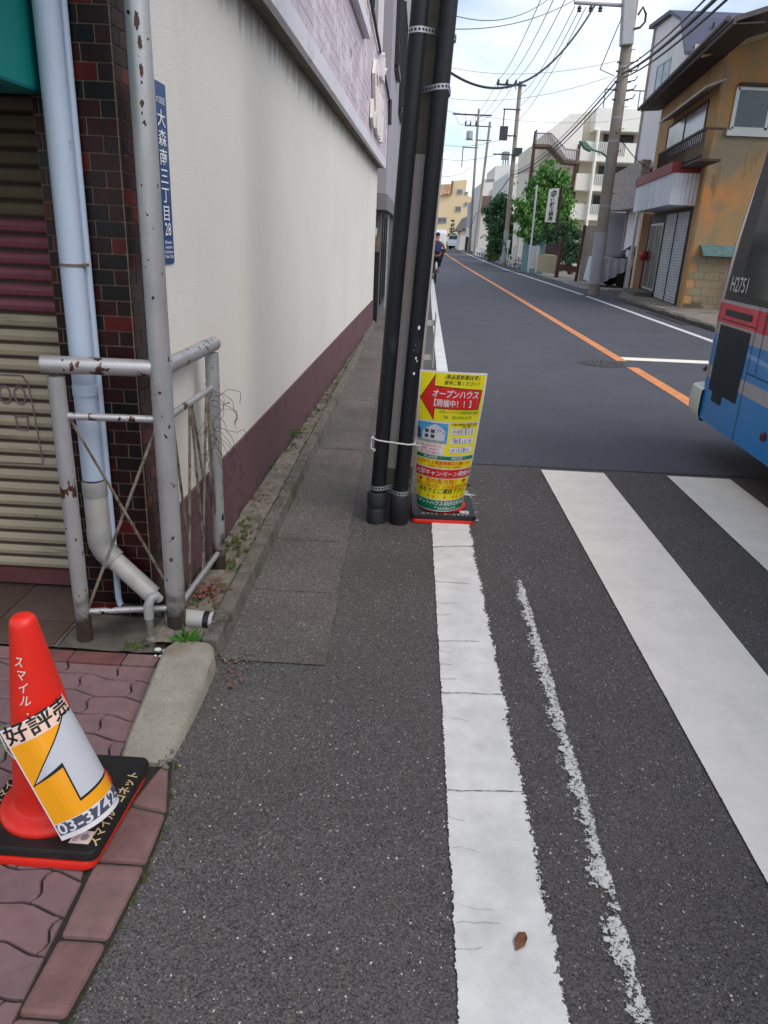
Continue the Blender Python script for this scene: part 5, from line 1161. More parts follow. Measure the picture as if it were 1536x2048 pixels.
def corrug(pA, pB, zA, zB, nn_):
    L_ = (pB - pA).length; k_ = int(L_ / .05)
    o = len(b.v)
    for k in range(k_ + 1):
        p = pA.lerp(pB, k / k_) + nn_ * (.018 if k % 2 else 0); b.v += [(p.x, p.y, zA), (p.x, p.y, zB)]
    for k in range(k_): b.f.append([o + 2 * k, o + 2 * k + 2, o + 2 * k + 3, o + 2 * k + 1]); b.m.append(0)
corrug(oz(A0, 0, .66), oz(A1, 0, .66), zb_ + .0, zt - .24, ON); corrug(oz(A0 + .02, 0, .66), oz(A0 + .02, 0, .0), zb_, zt - .24, -OD); b.slab([oz(A0 + .03, zb_ + .02, .64), oz(A1, zb_ + .02, .64), oz(A1, zb_ + .02, 0), oz(A0 + .03, zb_ + .02, 0)], (0, 0, .03)); b.build('corrugated_skirt', corr, oh)
# ground floor: glazed door and two shutters under the skirt
dk = mat('shop_dark', S(52, 46, 42), rough=.7, var=.2, vs=4)
b = MB(); b.slab([oz(.5, .05, .012), oz(6.4, .05, .012), oz(6.4, 2.6, .012), oz(.5, 2.6, .012)], -ON * .03); b.build('shopfront', dk, oh)
for a_, c_ in ((.65, 2.05), (2.2, 3.6)):
    b = MB(); o = len(b.v); k_ = 64
    for k in range(k_ + 1):
        z = .12 + 2.38 * k / k_; off = .03 + (.010 if k % 2 else 0); b.v += [tuple(oz(a_, z, off)), tuple(oz(c_, z, off))]
    for k in range(k_): b.f.append([o + 2 * k, o + 2 * k + 1, o + 2 * k + 3, o + 2 * k + 2]); b.m.append(0)
    b.build('roller_shutter', shut_g, oh)
pwin(oh, rect(oz, (3.9, .3), (5.9, 2.25), .013), ON, glass=mat('door_glass', S(96, 92, 86), rough=.2, var=.4, vs=2), fr=alu, mull=1, name='glazed_door')
b = MB(); b.slab([oz(3.9, .0, .05), oz(6.3, 0, .05), oz(6.3, 0, .6), oz(3.9, 0, .6)], (0, 0, .22)); b.build('door_step', conc_kerb, oh)
b = MB(); b.slab([oz(6.5, 0, .25), oz(6.95, 0, .25), oz(6.95, 0, -.1), oz(6.5, 0, -.1)], (0, 0, 2.62)); b.build('corner_post', mat('salmon_render', S(206, 170, 140), rough=.9, var=.12, vs=2), oh)
# camera side: window, turquoise awning, bare blockwork
cx0, cx1 = PCam(1476, 176).x, PCam(1476, 176).x + 1.65; zt1, zb1 = PCam(1480, 176).z, PCam(1462, 258).z
pwin(oh, [Vector((cx0, 20.39, zt1)), Vector((cx1, 20.39, zt1)), Vector((cx1, 20.39, zb1)), Vector((cx0, 20.39, zb1))], (0, -1, 0), glass=glass_d, frame=.09, mull=1)
b = MB(); b.box((cx0 - .12, 20.28, zb1 - .16), (cx1 + .12, 20.40, zb1 - .04)); b.build('window_sill', alu, oh)
b = MB(); b.box((cx0 - .0, 20.26, zt1 + .03), (cx1 + .12, 20.40, zt1 + .10)); b.build('window_head', wood_d, oh)
p = PCam(1398, 500); b = MB(); b.slab([(p.x, 20.08, 1.42), (p.x + 2.2, 20.08, 1.42), (p.x + 2.2, 20.39, 1.62), (p.x, 20.39, 1.62)], (0, 0, .07)); b.build('turquoise_awning', mat('awning_turquoise', S(96, 128, 126), rough=.7, var=.2, vs=6, layers=[dict(s=8, lo=.56, hi=.66, c=S(88, 84, 76), k=.8)]), oh)
b = MB()
for j in range(7):
    for i in range(13): x0 = 7.25 + i * .4 + (.2 if j % 2 else 0); b.box((x0 + .006, 20.383, .02 + j * .2 + .006), (x0 + .394, 20.3955, .02 + j * .2 + .194))
b.build('block_courses', blockm, oh)

# ---- pale house with dark roof behind it
WX = 8.62
wh_m = mat('white_render', S(238, 231, 228), rough=.85, var=.04, vs=1, layers=[dict(s=1, st=(1, 1, .1), lo=.6, hi=.75, c=S(190, 182, 180), k=.4)])
pale = thing('pale_house', (WX, 28.5, 0), 'tall pale pink-white house with dark blue-grey roof rising behind the ochre house', 'house')
def PX_(px, py): return atx(px, py, WX)
zr = PX_(1323, 42).z; yr = PX_(1323, 42).y
g1 = PX_(1355, 56); g2 = PX_(1383, 95)
b = MB(); prof = [(28.0, -.05), (yr + .6, -.05), (yr + .6, zr - .25), (yr - .1, zr), (g1.y, g1.z + .1), (g2.y, g2.z), (28.0, g2.z - .5)]
prof = [(27.9, -.05), (32.3, -.05), (32.3, zr), (30.3, zr - .12), (28.9, zr - .65), (27.9, zr - 1.75)]
b.slab([(WX, y, z) for y, z in prof], (9, 0, 0)); b.build('wall', wh_m, pale)
b = MB(); rf = [(32.6, zr + .08), (30.2, zr - .02), (28.8, zr - .55), (27.7, zr - 1.75), (27.7, zr - 1.87), (28.75, zr - .67), (30.15, zr - .14), (32.6, zr - .05)]
b.slab([(WX - .18, y, z) for y, z in rf], (9.4, 0, 0)); b.build('roof', mat('roof_slate', S(66, 70, 92), rough=.6, var=.1, vs=6), pale)
b = MB(); 
for k in range(9): b.box((WX + .8 + k * .9, 28.35, zr - .92), (WX + .84 + k * .9, 28.45, zr - .78))
b.build('snow_guard', dkm, pale)
a_ = PX_(1327, 128); c_ = PX_(1354, 108); pwin(pale, [(WX, 31.2, 7.75), (WX, 29.7, 7.75), (WX, 29.7, 6.75), (WX, 31.2, 6.75)], (-1, 0, 0), glass=mat('window_sky', S(110, 124, 136), rough=.1, var=.3), fr=alu)
pwin(pale, [(WX, 30.6, 3.95), (WX, 29.4, 3.95), (WX, 29.4, 3.2), (WX, 30.6, 3.2)], (-1, 0, 0), glass=glass_d, fr=alu)
b = MB(); b.slab([(WX - .35, 29.2, 4.05), (WX - .35, 30.8, 4.05), (WX, 30.8, 4.45), (WX, 29.2, 4.45)], (0, 0, .05)); b.build('window_hood', mat('hood_grey', S(128, 128, 138), rough=.5, var=.1), pale)
b = MB(); b.tube([(WX - .05, 32.2, .1), (WX - .05, 32.2, zr - .1)], .04, 8); b.build('downpipe', mat('pipe_pink', S(170, 156, 152), rough=.6), pale)
b = MB(); b.box((8.75, 27.75, 7.2), (9.25, 27.88, 7.75)); b.lathe([(.11, 0), (.13, .04), (.02, .05)], (9.0, 27.75, 7.47), 14, 0, Matrix.Rotation(R(90), 3, 'X')); b.build('vent_unit', alu, pale)
p = at(1412, 30, 34); q = at(1476, 36, 34)
b = MB(); b.slab([(p.x - .1, 34, zr - .4), (q.x, 34, zr - .4), (q.x, 34, q.z), (p.x + .3, 34, p.z), ], (0, 2.5, 0)); solo('red_roof_house', b, mat('roof_red', S(168, 120, 116), rough=.8, var=.12, vs=4), 'only the reddish roof of a house, seen just over the dark slate roof', 'house', base=(p.x, 34, 0))

# ---- stone faced carport with covered car
SX = 7.86
stone_v = mat('stone_veneer', S(168, 156, 148), rough=.9, var=.2, vs=4, bump=1.0, bs=6, bdist=.05, layers=[dict(s=5, st=(1, 1, 2.5), lo=.52, hi=.60, c=S(196, 186, 176), k=.8), dict(s=7, st=(1, 1, 3), lo=.6, hi=.64, c=S(92, 84, 80), k=.7)])
cp = thing('carport', (SX, 30.5, 0), 'grey stone faced carport canopy on a white wall between concrete pole and ochre house', 'carport')
b = MB(); b.slab([(SX, 28.55, 2.86), (SX, 32.7, 2.86), (SX, 32.7, 4.22), (SX, 28.55, 4.42)], (.3, 0, 0)); b.build('stone_fascia', stone_v, cp)
b = MB(); b.slab([(SX + .3, 28.55, 2.86), (SX + .3, 32.7, 2.86), (SX + 5, 32.7, 2.86), (SX + 5, 28.55, 2.86)], (0, 0, .3)); b.build('canopy', mat('canopy_grey', S(150, 148, 150), rough=.8, var=.08), cp)
b = MB(); b.box((SX + .15, 32.9, 0), (SX + 5, 33.05, 2.855)); b.build('side_wall', mat('carport_wall', S(186, 184, 188), rough=.8, var=.06), cp)
b = MB(); b.box((SX + .1, 28.62, 0), (SX + .20, 28.72, 2.84)); b.build('post', mat('post_white', S(206, 206, 208), rough=.5), cp)
b = MB(); b.box((SX - .62, 28.3, 0), (SX + 5, 33.4, .06)); b.build('carport_floor', mat('floor_conc', S(158, 152, 144), rough=.9, var=.12, vs=3), cp)
car_b = mat('car_black', S(24, 26, 30), rough=.25, coat=.6, var=.1); car_g = mat('car_glass', S(40, 48, 54), rough=.08, spec=.8)
def car(loc, rz, label, paint_, size=1.0, name='parked_car', van=False, group=None):
    t = thing(name, (0, 0, 0), label, 'van' if van else 'car', group)
    pr_ = [(-2.1, .35), (-2.15, .75), (-1.95, 1.0), (-1.1, 1.08), (-.55, 1.52), (.9, 1.55), (1.7, 1.1), (2.1, .95), (2.12, .35)] if not van else [(-1.75, .3), (-1.8, .9), (-1.55, 1.25), (-1.15, 1.9), (1.6, 1.92), (1.72, 1.6), (1.75, .3)]
    W_ = .84 if not van else .78
    b = MB(); n = len(pr_)
    for sgn in (-1, 1):
        for x, z in pr_: b.v.append((x, sgn * W_ * (1 if z < 1.12 else .86 if not van else .93), z))
    b.f = [list(range(n)), list(reversed(range(n, 2 * n)))] + [[i, n + i, n + (i + 1) % n, (i + 1) % n] for i in range(n)]; b.m = [0] * len(b.f)
    b.build('body', paint_, t, bevel=.05)
    b = MB(); sc_ = W_ + .004
    if not van: g = [(-1.02, 1.12), (-.52, 1.46), (.85, 1.49), (1.52, 1.13)]
    else: g = [(-1.38, 1.3), (-1.1, 1.75), (1.5, 1.78), (1.55, 1.3)]
    k1 = 1 if not van else .97; k2 = .862 if not van else .935
    for sgn in (-1, 1): b.slab([(x, sgn * (sc_ * (k1 if z < 1.2 else k2)), z) for x, z in g], (0, -sgn * .02, 0))
    b.build('side_window', car_g, t)
    b = MB()
    if not van: b.slab([(-1.08, -.66, 1.13), (-1.08, .66, 1.13), (-.60, .6, 1.5), (-.60, -.6, 1.5)], (-.02, 0, .02))
    else: b.slab([(-1.55, -.66, 1.30), (-1.55, .66, 1.30), (-1.20, .64, 1.84), (-1.20, -.64, 1.84)], (-.03, 0, .02))
    b.build('windscreen', car_g, t)
    for x in ((-1.3, 1.3) if not van else (-1.15, 1.15)):
        for s_ in (-1, 1): wheel(t, (x, s_ * (W_ - .08), .31), (0, s_, 0), .31, .19)
    for s_ in (-1, 1):
        b = MB(); b.box((pr_[1][0] - .02, s_ * .6 - .13, .62), (pr_[1][0] + .06, s_ * .6 + .13, .76)); b.build('headlight', mat('lamp_clear', S(214, 218, 220), rough=.2), t)
    t.location = loc; t.rotation_euler = (0, 0, rz); t.scale = (size,) * 3; return t
cc_ = car((9.45, 30.5, .06), R(4), 'black car half hidden under a silver dust cover in the carport', car_b, 1.08)
b = MB(); rnd = random.Random(3)
NXg, NYg = 26, 22
cov = lambda x: (.98 if x < -1.15 else .98 + (x + 1.15) * .85 if x < -.55 else 1.58)
for i in range(NXg + 1):
    x = -2.24 + 1.35 * i / NXg
    for j in range(NYg + 1):
        t = j / NYg * 2 - 1; yy = max(-1, min(1, t * 1.9)); drop = max(0, abs(t) - .53) / .47; ztop = cov(x) + .02
        lim = .12 + .80 * (i / NXg) ** 1.3
        z = ztop - drop * (ztop - lim); y = yy * (.90) + (1 if t > 0 else -1) * drop * .07 * math.sin(i * 1.3) 
        if i < 2: z = z - (ztop - .15) * (1 - i / 2) * (1 - drop)
        b.v.append((x + .015 * math.sin(j * 1.7), y, z + .012 * math.sin(i * 1.1 + j * .9)))
for i in range(NXg):
    for j in range(NYg): a = i * (NYg + 1) + j; b.f.append([a, a + 1, a + NYg + 2, a + NYg + 1]); b.m.append(0)
cv = b.build('car_cover', mat('cover_silver', S(176, 178, 186), rough=.4, metal=.35, var=.12, vs=3, bump=.4, bs=9, bdist=.02), None, smooth=True); cv.location = (9.45, 30.5, .06); cv.rotation_euler = (0, 0, R(4)); cv.scale = (1.08,) * 3; tag(cv, 'wrinkled silver dust cover pulled over the front of the black car', 'car cover')
b = MB(); b.slab([atx(1253, 500, 8.1), atx(1258, 500, 8.1), atx(1248, 576, 8.1), atx(1243, 576, 8.1)], (.08, 0, 0)); solo('white_bollard', b, MATS['post_white'], 'slim pale square post in front of the covered car', 'post')
rb = atx(1288, 512, 7.75); b = MB(); b.lathe([(.02, 0), (.13, .02), (.16, .16), (.12, .30), (.02, .34)], (0, 0, 0), 10); b.box((-.02, -.02, -1.0), (.02, .02, .02)); t_ = b.build('red_letterbox', mat('letterbox_red', S(150, 34, 34), rough=.5, var=.3, vs=9), None); t_.location = rb - Vector((0, 0, .15)); tag(t_, 'small red letterbox standing by the door of the ochre house', 'letterbox')

# ---- right pavement, kerb and drain
b = MB(); b.slab([(6.35, 12, 0), (6.55, 24.3, 0), (7.9, 28, 0), (9, 28, 0), (9, 12, 0)], (0, 0, .10)); struct('right_pavement', b, mat('pavement_grey', S(132, 124, 114), rough=.95, var=.22, vs=2, bump=.5, bs=40, layers=[dict(s=1.5, lo=.52, hi=.62, c=S(104, 96, 84)), dict(s=9, lo=.66, hi=.70, c=S(150, 146, 138))]))
b = MB(); rnd = random.Random(14); y = 12.0
while y < 24: 
    x = 6.35 + .2 * (y - 12) / 12.3; b.box((x - .16, y + .01, 0), (x - .01, y + .58, .10 + rnd.uniform(-.02, .015))); y += .6
struct('right_kerb', b, conc_kerb, bevel=.02)
b = MB(); b.slab([(5.98, 16.6, .006), (6.16, 16.6, .006), (6.20, 19.5, .006), (6.03, 19.5, .006)], (0, 0, .012)); solo('drain_grate', b, mat('grate_dark', S(52, 48, 46), rough=.8, var=.4, vs=8), 'dark drain cover strip in the far gutter by the ochre house', 'drain')
b = MB(); b.slab([(6.4, 28.5, 0.0), (6.6, 60, 0), (14, 60, 0), (14, 28.5, 0)], (0, 0, .03)); struct('right_verge', b, mat('verge_grey', S(140, 136, 130), rough=.95, var=.15, vs=1.5))

# ---- block wall, gates, low wall, fences
blk_w = mat('block_grey', S(178, 168, 152), rough=.9, var=.14, vs=1.5, bump=.6, bs=20, bdist=.02, layers=[dict(s=2, st=(1, 1, .2), lo=.54, hi=.7, c=S(96, 90, 82), k=.7)])
rust_p = mat('brown_steel', S(84, 46, 44), rough=.6, var=.15, vs=5)
Yw = 34.2
def wallpx(name, pts, Y, th, m, label, cat, **k):
    b = MB(); b.slab([at(x, y, Y) for x, y in pts], (0, th, 0)); return solo(name, b, m, label, cat, **k)
wallpx('block_wall', [(1170, 452), (1249, 449), (1243, 562), (1156, 572)], Yw, .2, blk_w, 'tall grey concrete block wall behind the near utility pole', 'wall')
b = MB(); b.tube([at(1170, 450, 33.8), at(1150, 569, 33.8)], .07, 8); solo('gate_post', b, rust_p, 'dark red-brown steel post at the left end of the block wall', 'post')
b = MB(); b.tube([at(1125, 478, 33.6), at(1112, 555, 33.6)], .09, 8); solo('gate_post', b, rust_p, 'dark red-brown steel post at the right end of the beige low wall', 'post')
lw = thing('low_wall', at(1095, 548, 34.5), 'beige low garden wall with a brown panel on top beside the gateway', 'wall')
b = MB(); b.slab([at(1078, 508, 34.5), at(1118, 512, 34.2), at(1113, 549, 34.2), at(1073, 541, 34.5)], (0, .25, 0)); b.build('wall', mat('beige_wall', S(186, 174, 142), rough=.85, var=.06), lw)
b = MB(); b.slab([at(1092, 486, 34.6), at(1121, 488, 34.4), at(1118, 511, 34.4), at(1089, 508, 34.6)], (0, .06, 0)); b.build('panel', mat('brown_panel', S(86, 66, 60), rough=.7, var=.12), lw)
wallpx('driveway_gate', [(1118, 528), (1156, 533), (1152, 545), (1116, 540)], 36.5, .06, rust_p, 'low rusty folding gate across the driveway between two brown posts', 'gate')
teal_f = mat('sheet_teal', S(86, 124, 124), rough=.6, var=.12, vs=3)
b = MB(); o = 0
A_, B_ = at(1042, 528, 43.0), at(1086, 530, 39.5)
zt_ = at(1046, 474, 43.0).z; k_ = 60
for k in range(k_ + 1): p = A_.lerp(B_, k / k_); b.v += [(p.x, p.y + (.03 if k % 2 else 0), .02), (p.x, p.y + (.03 if k % 2 else 0), zt_)]
for k in range(k_): b.f.append([2 * k, 2 * k + 2, 2 * k + 3, 2 * k + 1]); b.m.append(0)
solo('sheet_fence', b, teal_f, 'blue-green corrugated sheet fence under the big tree', 'fence')
b = MB(); b.tube([at(1074, 370, 37.5), at(1062, 492, 37.5), at(1056, 538, 37.5)], .045, 8); solo('flag_pole', b, MATS['post_white'], 'slender white flag pole in front of the big tree', 'pole')
wb_ = thing('white_board_stand', at(1066, 548, 36), 'white slatted board on legs standing at the roadside below the vertical sign', 'board')
b = MB()
for k in range(9): x0 = 1062 + k * 2.1; b.slab([at(x0, 492, 36), at(x0 + 1.8, 492, 36), at(x0 - 3.2, 537, 36), at(x0 - 5, 537, 36)], (0, .04, 0))
b.build('slats', MATS['post_white'], wb_)
for x0 in (1056, 1071):
    b = MB(); b.tube([at(x0 + 4, 490, 36), at(x0, 545, 36)], .035, 6); b.build('leg', MATS['post_white'], wb_)
vs_ = thing('vertical_sign', at(1110, 470, 37), 'tall narrow white signboard with black diamond mark and vertical Japanese name', 'sign')
s0 = [at(1099, 378, 37), at(1119, 376, 37), at(1110, 445, 37), at(1090, 444, 37)]
b = MB(); b.slab(s0, (0, .12, 0)); b.build('board', mat('sign_white', S(222, 220, 216), rough=.5, var=.03), vs_)
b = MB(); b.tube([at(1124, 372, 37.1), at(1111, 475, 37.1)], .06, 8); b.build('post', wood_d, vs_)
def fvs(u, v, h): t = v; a = s0[0].lerp(s0[3], t); c = s0[1].lerp(s0[2], t); p = a.lerp(c, u); return p + Vector((0, -.012 - h, 0))
def fvs2(u, v, h): return fvs(.5 + u, .5 - v, h)
it = [(ch, -.01, .5 - (.345 + k * .138), .135, D(sx=3.6, bold=.02, shear=.0)) for k, ch in enumerate('伊藤工務店')]
b = letters(it, lambda u, v, h: fvs(.5 + u, .5 - v, h)); 
for pts in ([(.18, .13), (.5, .045), (.82, .10), (.72, .13), (.5, .08), (.3, .14)], [(.2, .19), (.5, .25), (.82, .15), (.7, .14), (.5, .20), (.32, .16)], [(.35, .145), (.55, .115), (.66, .135), (.46, .17)]): b.add([fvs(u, v, .002) for u, v in pts], [list(range(len(pts)))])
b.build('lettering', MATS['ink_black'], vs_)

# ---- apartment block with balconies
apt_w = mat('apartment_white', S(247, 244, 234), rough=.85, var=.04, vs=.6); apt_b = mat('apartment_beige', S(234, 226, 206), rough=.85, var=.07, vs=.8)
YA = 45.0
ap_ = thing('apartment_block', at(1200, 560, YA), 'cream four storey apartment block with white balconies seen behind the concrete pole', 'building')
zA = lambda y, x=1215: at(x, y, YA).z
xA = at(1150, 400, YA).x; xB = at(1290, 300, YA).x + 3
b = MB(); b.box((xA, YA, 0), (xB, YA + 12, zA(225))); b.build('wall', apt_b, ap_)
ztop = zA(224)
b = MB(); b.box((xA + .3, YA - 1.25, zA(268)), (xB, YA + 12.1, ztop)); b.slab([at(1097, 262, YA - 1), at(1140, 228, YA - 1), at(1170, 226, YA - 1), at(1165, 270, YA - 1), at(1158, 322, YA - 1), at(1133, 316, YA - 1)], (0, 6, 0)); b.build('upper_wall', apt_w, ap_)
for (y0, y1, xl) in ((290, 328, 1158), (353, 386, 1149), (412, 443, 1139)):
    x0 = at(xl, y1, YA - 1.2).x
    b = MB(); b.box((x0, YA - 1.2, zA(y1)), (xB, YA - 1.06, zA(y0))); b.box((x0, YA - 1.06, zA(y1)), (x0 + .14, YA, zA(y0))); b.box((x0 + .14, YA - 1.06, zA(y1)), (xB, YA, zA(y1) + .15)); b.build('balcony', apt_w, ap_)
    b = MB()
    xr0 = at(1193 if y0 < 300 else 1186 if y0 < 400 else 1178, y0, YA - 1.2).x
    for k in range(16): b.box((xr0 + k * .10, YA - 1.23, zA(y1) + .3), (xr0 + k * .10 + .03, YA - 1.20, zA(y0) - .0))
    b.build('balcony_grille', mat('grille_grey', S(150, 152, 152), rough=.6), ap_)
    for k in range(3):
        xw0 = x0 + 1.35 + k * 2.9; pwin(ap_, [(xw0, YA, zA(y0) + .55), (xw0 + 1.7, YA, zA(y0) + .55), (xw0 + 1.7, YA, zA(y1) + .25), (xw0, YA, zA(y1) + .25)], (0, -1, 0), glass=glass_d, fr=alu)
for px in (1158,):
    for xx in (x0 + .9, x0 + 4.6):
        b = MB(); b.tube([(xx, YA - 1.35, .2), (xx, YA - 1.35, zA(268))], .09, 8); b.build('drain_pipe', apt_w, ap_)
b = MB(); 
for k in range(12): xx = xA + .6 + k * .9; b.box((xx, YA - 1.2, ztop), (xx + .05, YA - 1.15, ztop + .85))
b.box((xA + .6, YA - 1.2, ztop + .83), (xA + 10.6, YA - 1.15, ztop + .89)); b.build('roof_railing', mat('rail_grey', S(120, 120, 122), rough=.6), ap_)
stair = thing('steel_stair', at(1095, 520, YA - 2), 'dark brown steel frame and sloping stair landing at the left end of the cream apartments', 'staircase')
b = MB(); b.slab([at(1070, 262, YA - 2), at(1075, 258, YA - 2), at(1058, 425, YA - 2), at(1050, 425, YA - 2)], (0, .3, 0)); b.slab([at(1158, 288, YA - 2), at(1163, 284, YA - 2), at(1136, 448, YA - 2), at(1130, 448, YA - 2)], (0, .3, 0)); b.slab([at(1131, 440, YA - 2), at(1134, 440, YA - 2), at(1128, 520, YA - 2), at(1125, 520, YA - 2)], (0, .3, 0)); b.build('posts', rust_p, stair)
b = MB(); brn = mat('stair_brown', S(122, 98, 88), rough=.7, var=.1)
path = [(1070, 288), (1101, 289), (1129, 320), (1157, 323)]
for i in range(3):
    (xa, ya), (xb, yb) = path[i], path[i + 1]; b.slab([at(xa, ya, YA - 2.05), at(xb, yb, YA - 2.05), at(xb, yb + 5, YA - 2.05), at(xa, ya + 5, YA - 2.05)], (0, 1.2, 0))
b.slab([at(1112, 440, YA - 2), at(1140, 436, YA - 2), at(1140, 441, YA - 2), at(1112, 445, YA - 2)], (0, 1.2, 0)); b.slab([at(1132, 375, YA - 2), at(1146, 374, YA - 2), at(1146, 378, YA - 2), at(1132, 379, YA - 2)], (0, 1.2, 0)); b.build_split('landing', brn, stair)
b = MB()
for i, (a0, a1) in enumerate(((path[1], path[2]), (path[2], path[3]), (path[0], path[1]))):
    for k in range(9): t = k / 9; x_ = a0[0] + (a1[0] - a0[0]) * t; y_ = a0[1] + (a1[1] - a0[1]) * t; b.tube([at(x_, y_, YA - 2.1), at(x_ + 2, y_ - 22, YA - 2.1)], .02, 4)
    b.tube([at(a0[0] + 2, a0[1] - 22, YA - 2.1), at(a1[0] + 2, a1[1] - 22, YA - 2.1)], .035, 5)
b.build('railing', mat('rail_lilac', S(150, 140, 146), rough=.6), stair)
b = MB(); b.slab([at(1062, 292, YA), at(1100, 292, YA), at(1130, 322, YA), at(1150, 325, YA), at(1128, 545, YA), at(1044, 520, YA)], (0, 5, 0)); b.build('rear_wall', apt_b, stair)

# ---- buildings farther up the street
wfar = mat('far_white', S(226, 222, 216), rough=.85, var=.03, vs=.5); brn_b = mat('far_brown', S(108, 94, 84), rough=.8, var=.1, vs=1); grl_ = mat('far_pink_grey', S(206, 198, 190), rough=.8, var=.05)
def pbox(b, pts, Y, th, mi=0): b.slab([at(x, y, Y) for x, y in pts], (0, th, 0), mi)
f1 = thing('white_building', at(1040, 520, 62), 'narrow white building end wall showing to the left of the brown steel stair', 'building')
b = MB(); pbox(b, [(1064, 305), (1042, 322), (1018, 345), (1006, 500), (1046, 500)], 62, 12); b.build('wall', wfar, f1)
pwin(f1, [at(1046, 342, 61.98), at(1052, 338, 61.98), at(1047, 358, 61.98), at(1042, 360, 61.98)], (0, -1, 0), frame=.1, glass=glass_d, mull=0)
f2 = thing('flat_roofed_building', at(985, 505, 88), 'white flat roofed building with a brown band above the shorter dark tree', 'building')
b = MB(); pbox(b, [(963, 366), (1024, 362), (1012, 500), (955, 505)], 88, 14); pbox(b, [(991, 332), (1024, 330), (1022, 366), (988, 368)], 88, 10); b.build('wall', wfar, f2)
b = MB(); pbox(b, [(963, 392), (1000, 390), (997, 414), (961, 413)], 87.6, .4); pbox(b, [(962, 422), (996, 424), (996, 428), (962, 426)], 87.3, .5); b.build('brown_band', brn_b, f2)
b = MB(); pbox(b, [(962, 427), (994, 428), (984, 502), (954, 505)], 87.5, .4); b.build('lower_wall', grl_, f2)
pwin(f2, [at(983, 380, 87.9), at(999, 380, 87.9), at(998, 392, 87.9), at(982, 391, 87.9)], (0, -1, 0), frame=.15, glass=mat('far_window', S(96, 98, 100), rough=.3), mull=1)
b = MB(); pbox(b, [(1007, 303), (1020, 304), (1018, 318), (1005, 317)], 90, 1.5); 
for x in (1006, 1011, 1016): pbox(b, [(x, 317), (x + 2, 317), (x + 1, 331), (x - 1, 331)], 90, .3)
b.build('water_tank', mat('tank_grey', S(122, 126, 130), rough=.6), f2)
b = MB()
for k in range(18): x = 965 + k * 1.6; b.tube([at(x, 366, 88.2), at(x + .3, 358, 88.2)], .03, 4)
b.build('roof_railing', MATS['rail_grey'], f2)
f3 = thing('grey_clad_house', at(945, 500, 112), 'narrow pale blue-grey house squeezed behind the far utility poles', 'house')
b = MB(); pbox(b, [(944, 402), (958, 396), (952, 470), (948, 505), (936, 505)], 112, 8); b.build('wall', mat('far_bluegrey', S(170, 174, 182), rough=.8, var=.08, vs=1), f3)
b = MB(); pbox(b, [(934, 456), (946, 454), (944, 474), (933, 474)], 104, 1.5); b.build('meter_box', mat('far_cream', S(216, 216, 204), rough=.8), f3)
b = MB()
for x, y in ((949, 425), (947, 440), (948, 455)): pbox(b, [(x, y), (x + 4, y), (x + 3.5, y + 8), (x - .5, y + 8)], 111.9, .05)
b.build('windows', glass_d, f3)
f4 = thing('small_roof_house', at(925, 500, 128), 'small house with sloping grey tiled roof in front of the yellow building', 'house')
b = MB(); pbox(b, [(922, 460), (944, 436), (944, 500), (920, 500)], 128, 10); b.build('wall', mat('far_tan', S(196, 180, 160), rough=.8, var=.1), f4)
b = MB(); pbox(b, [(916, 460), (932, 434), (946, 430), (944, 452), (932, 462), (928, 456), (918, 463)], 127.5, 11); b.build('roof', mat('far_roof_grey', S(118, 112, 116), rough=.8, var=.15, vs=2), f4)
f5 = thing('yellow_building', at(900, 490, 150), 'pale yellow three storey building closing the view at the end of the street', 'building')
yw = mat('far_yellow', S(222, 198, 158), rough=.85, var=.05, vs=.3)
b = MB(); pbox(b, [(862, 392), (905, 386), (906, 362), (934, 359), (931, 388), (952, 400), (946, 494), (850, 496)], 150, 14); b.build('wall', yw, f5)
b = MB(); pbox(b, [(880, 369), (903, 368), (901, 388), (879, 388)], 149.2, .8)
b.build('rusty_screen', mat('far_rust', S(190, 138, 96), rough=.8, var=.2, vs=1.5, layers=[dict(s=1.2, st=(4, 1, .2), lo=.5, hi=.6, c=S(214, 190, 166))]), f5)
for x0, y0, x1, y1 in ((915, 379, 925, 388), (911, 413, 922, 423), (929, 405, 935, 412), (876, 435, 893, 446), (930, 384, 936, 389)):
    pwin(f5, [at(x0, y0, 149.9), at(x1, y0, 149.9), at(x1 - .7, y1, 149.9), at(x0 - .7, y1, 149.9)], (0, -1, 0), frame=.12, glass=MATS['far_window'], mull=1)
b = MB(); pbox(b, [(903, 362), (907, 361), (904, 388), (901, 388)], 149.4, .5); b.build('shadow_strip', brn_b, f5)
f6 = thing('street_end_house', at(955, 500, 100), 'white garden walls and shopfronts low along the right kerb by the parked truck', 'wall')
b = MB(); pbox(b, [(921, 472), (934, 472), (928, 500), (916, 500)], 108, 4); pbox(b, [(935, 474), (945, 474), (940, 503), (932, 502)], 100, 4); b.build('wall', grl_, f6)
b = MB(); pbox(b, [(932, 473), (938, 474), (933, 502), (929, 501)], 99.9, .1); b.build('openings', glass_d, f6)
# vehicles far away
wp_ = mat('van_white', S(220, 220, 222), rough=.35, coat=.4, var=.03)
tr = thing('white_truck', (0, 0, 0), 'small white truck parked at the right kerb before the yellow building', 'truck')
b = MB(); b.box((-1.9, -.85, .5), (1.9, .85, 1.0)); b.slab([(-1.9, -.82, .9), (-.7, -.82, .9), (-.7, -.82, 2.0), (-1.5, -.82, 2.0), (-1.85, -.82, 1.4)], (0, 1.64, 0)); b.build('body', wp_, tr, bevel=.04)
b = MB(); b.slab([(-1.70, -.83, 1.35), (-.95, -.83, 1.35), (-.95, -.83, 1.85), (-1.48, -.83, 1.85)], (0, .01, 0)); b.build('side_window', car_g, tr)
b = MB(); b.slab([(-1.87, -.7, 1.42), (-1.87, .7, 1.42), (-1.56, .7, 1.94), (-1.56, -.7, 1.94)], (-.03, 0, .01)); b.build('windscreen', car_g, tr)
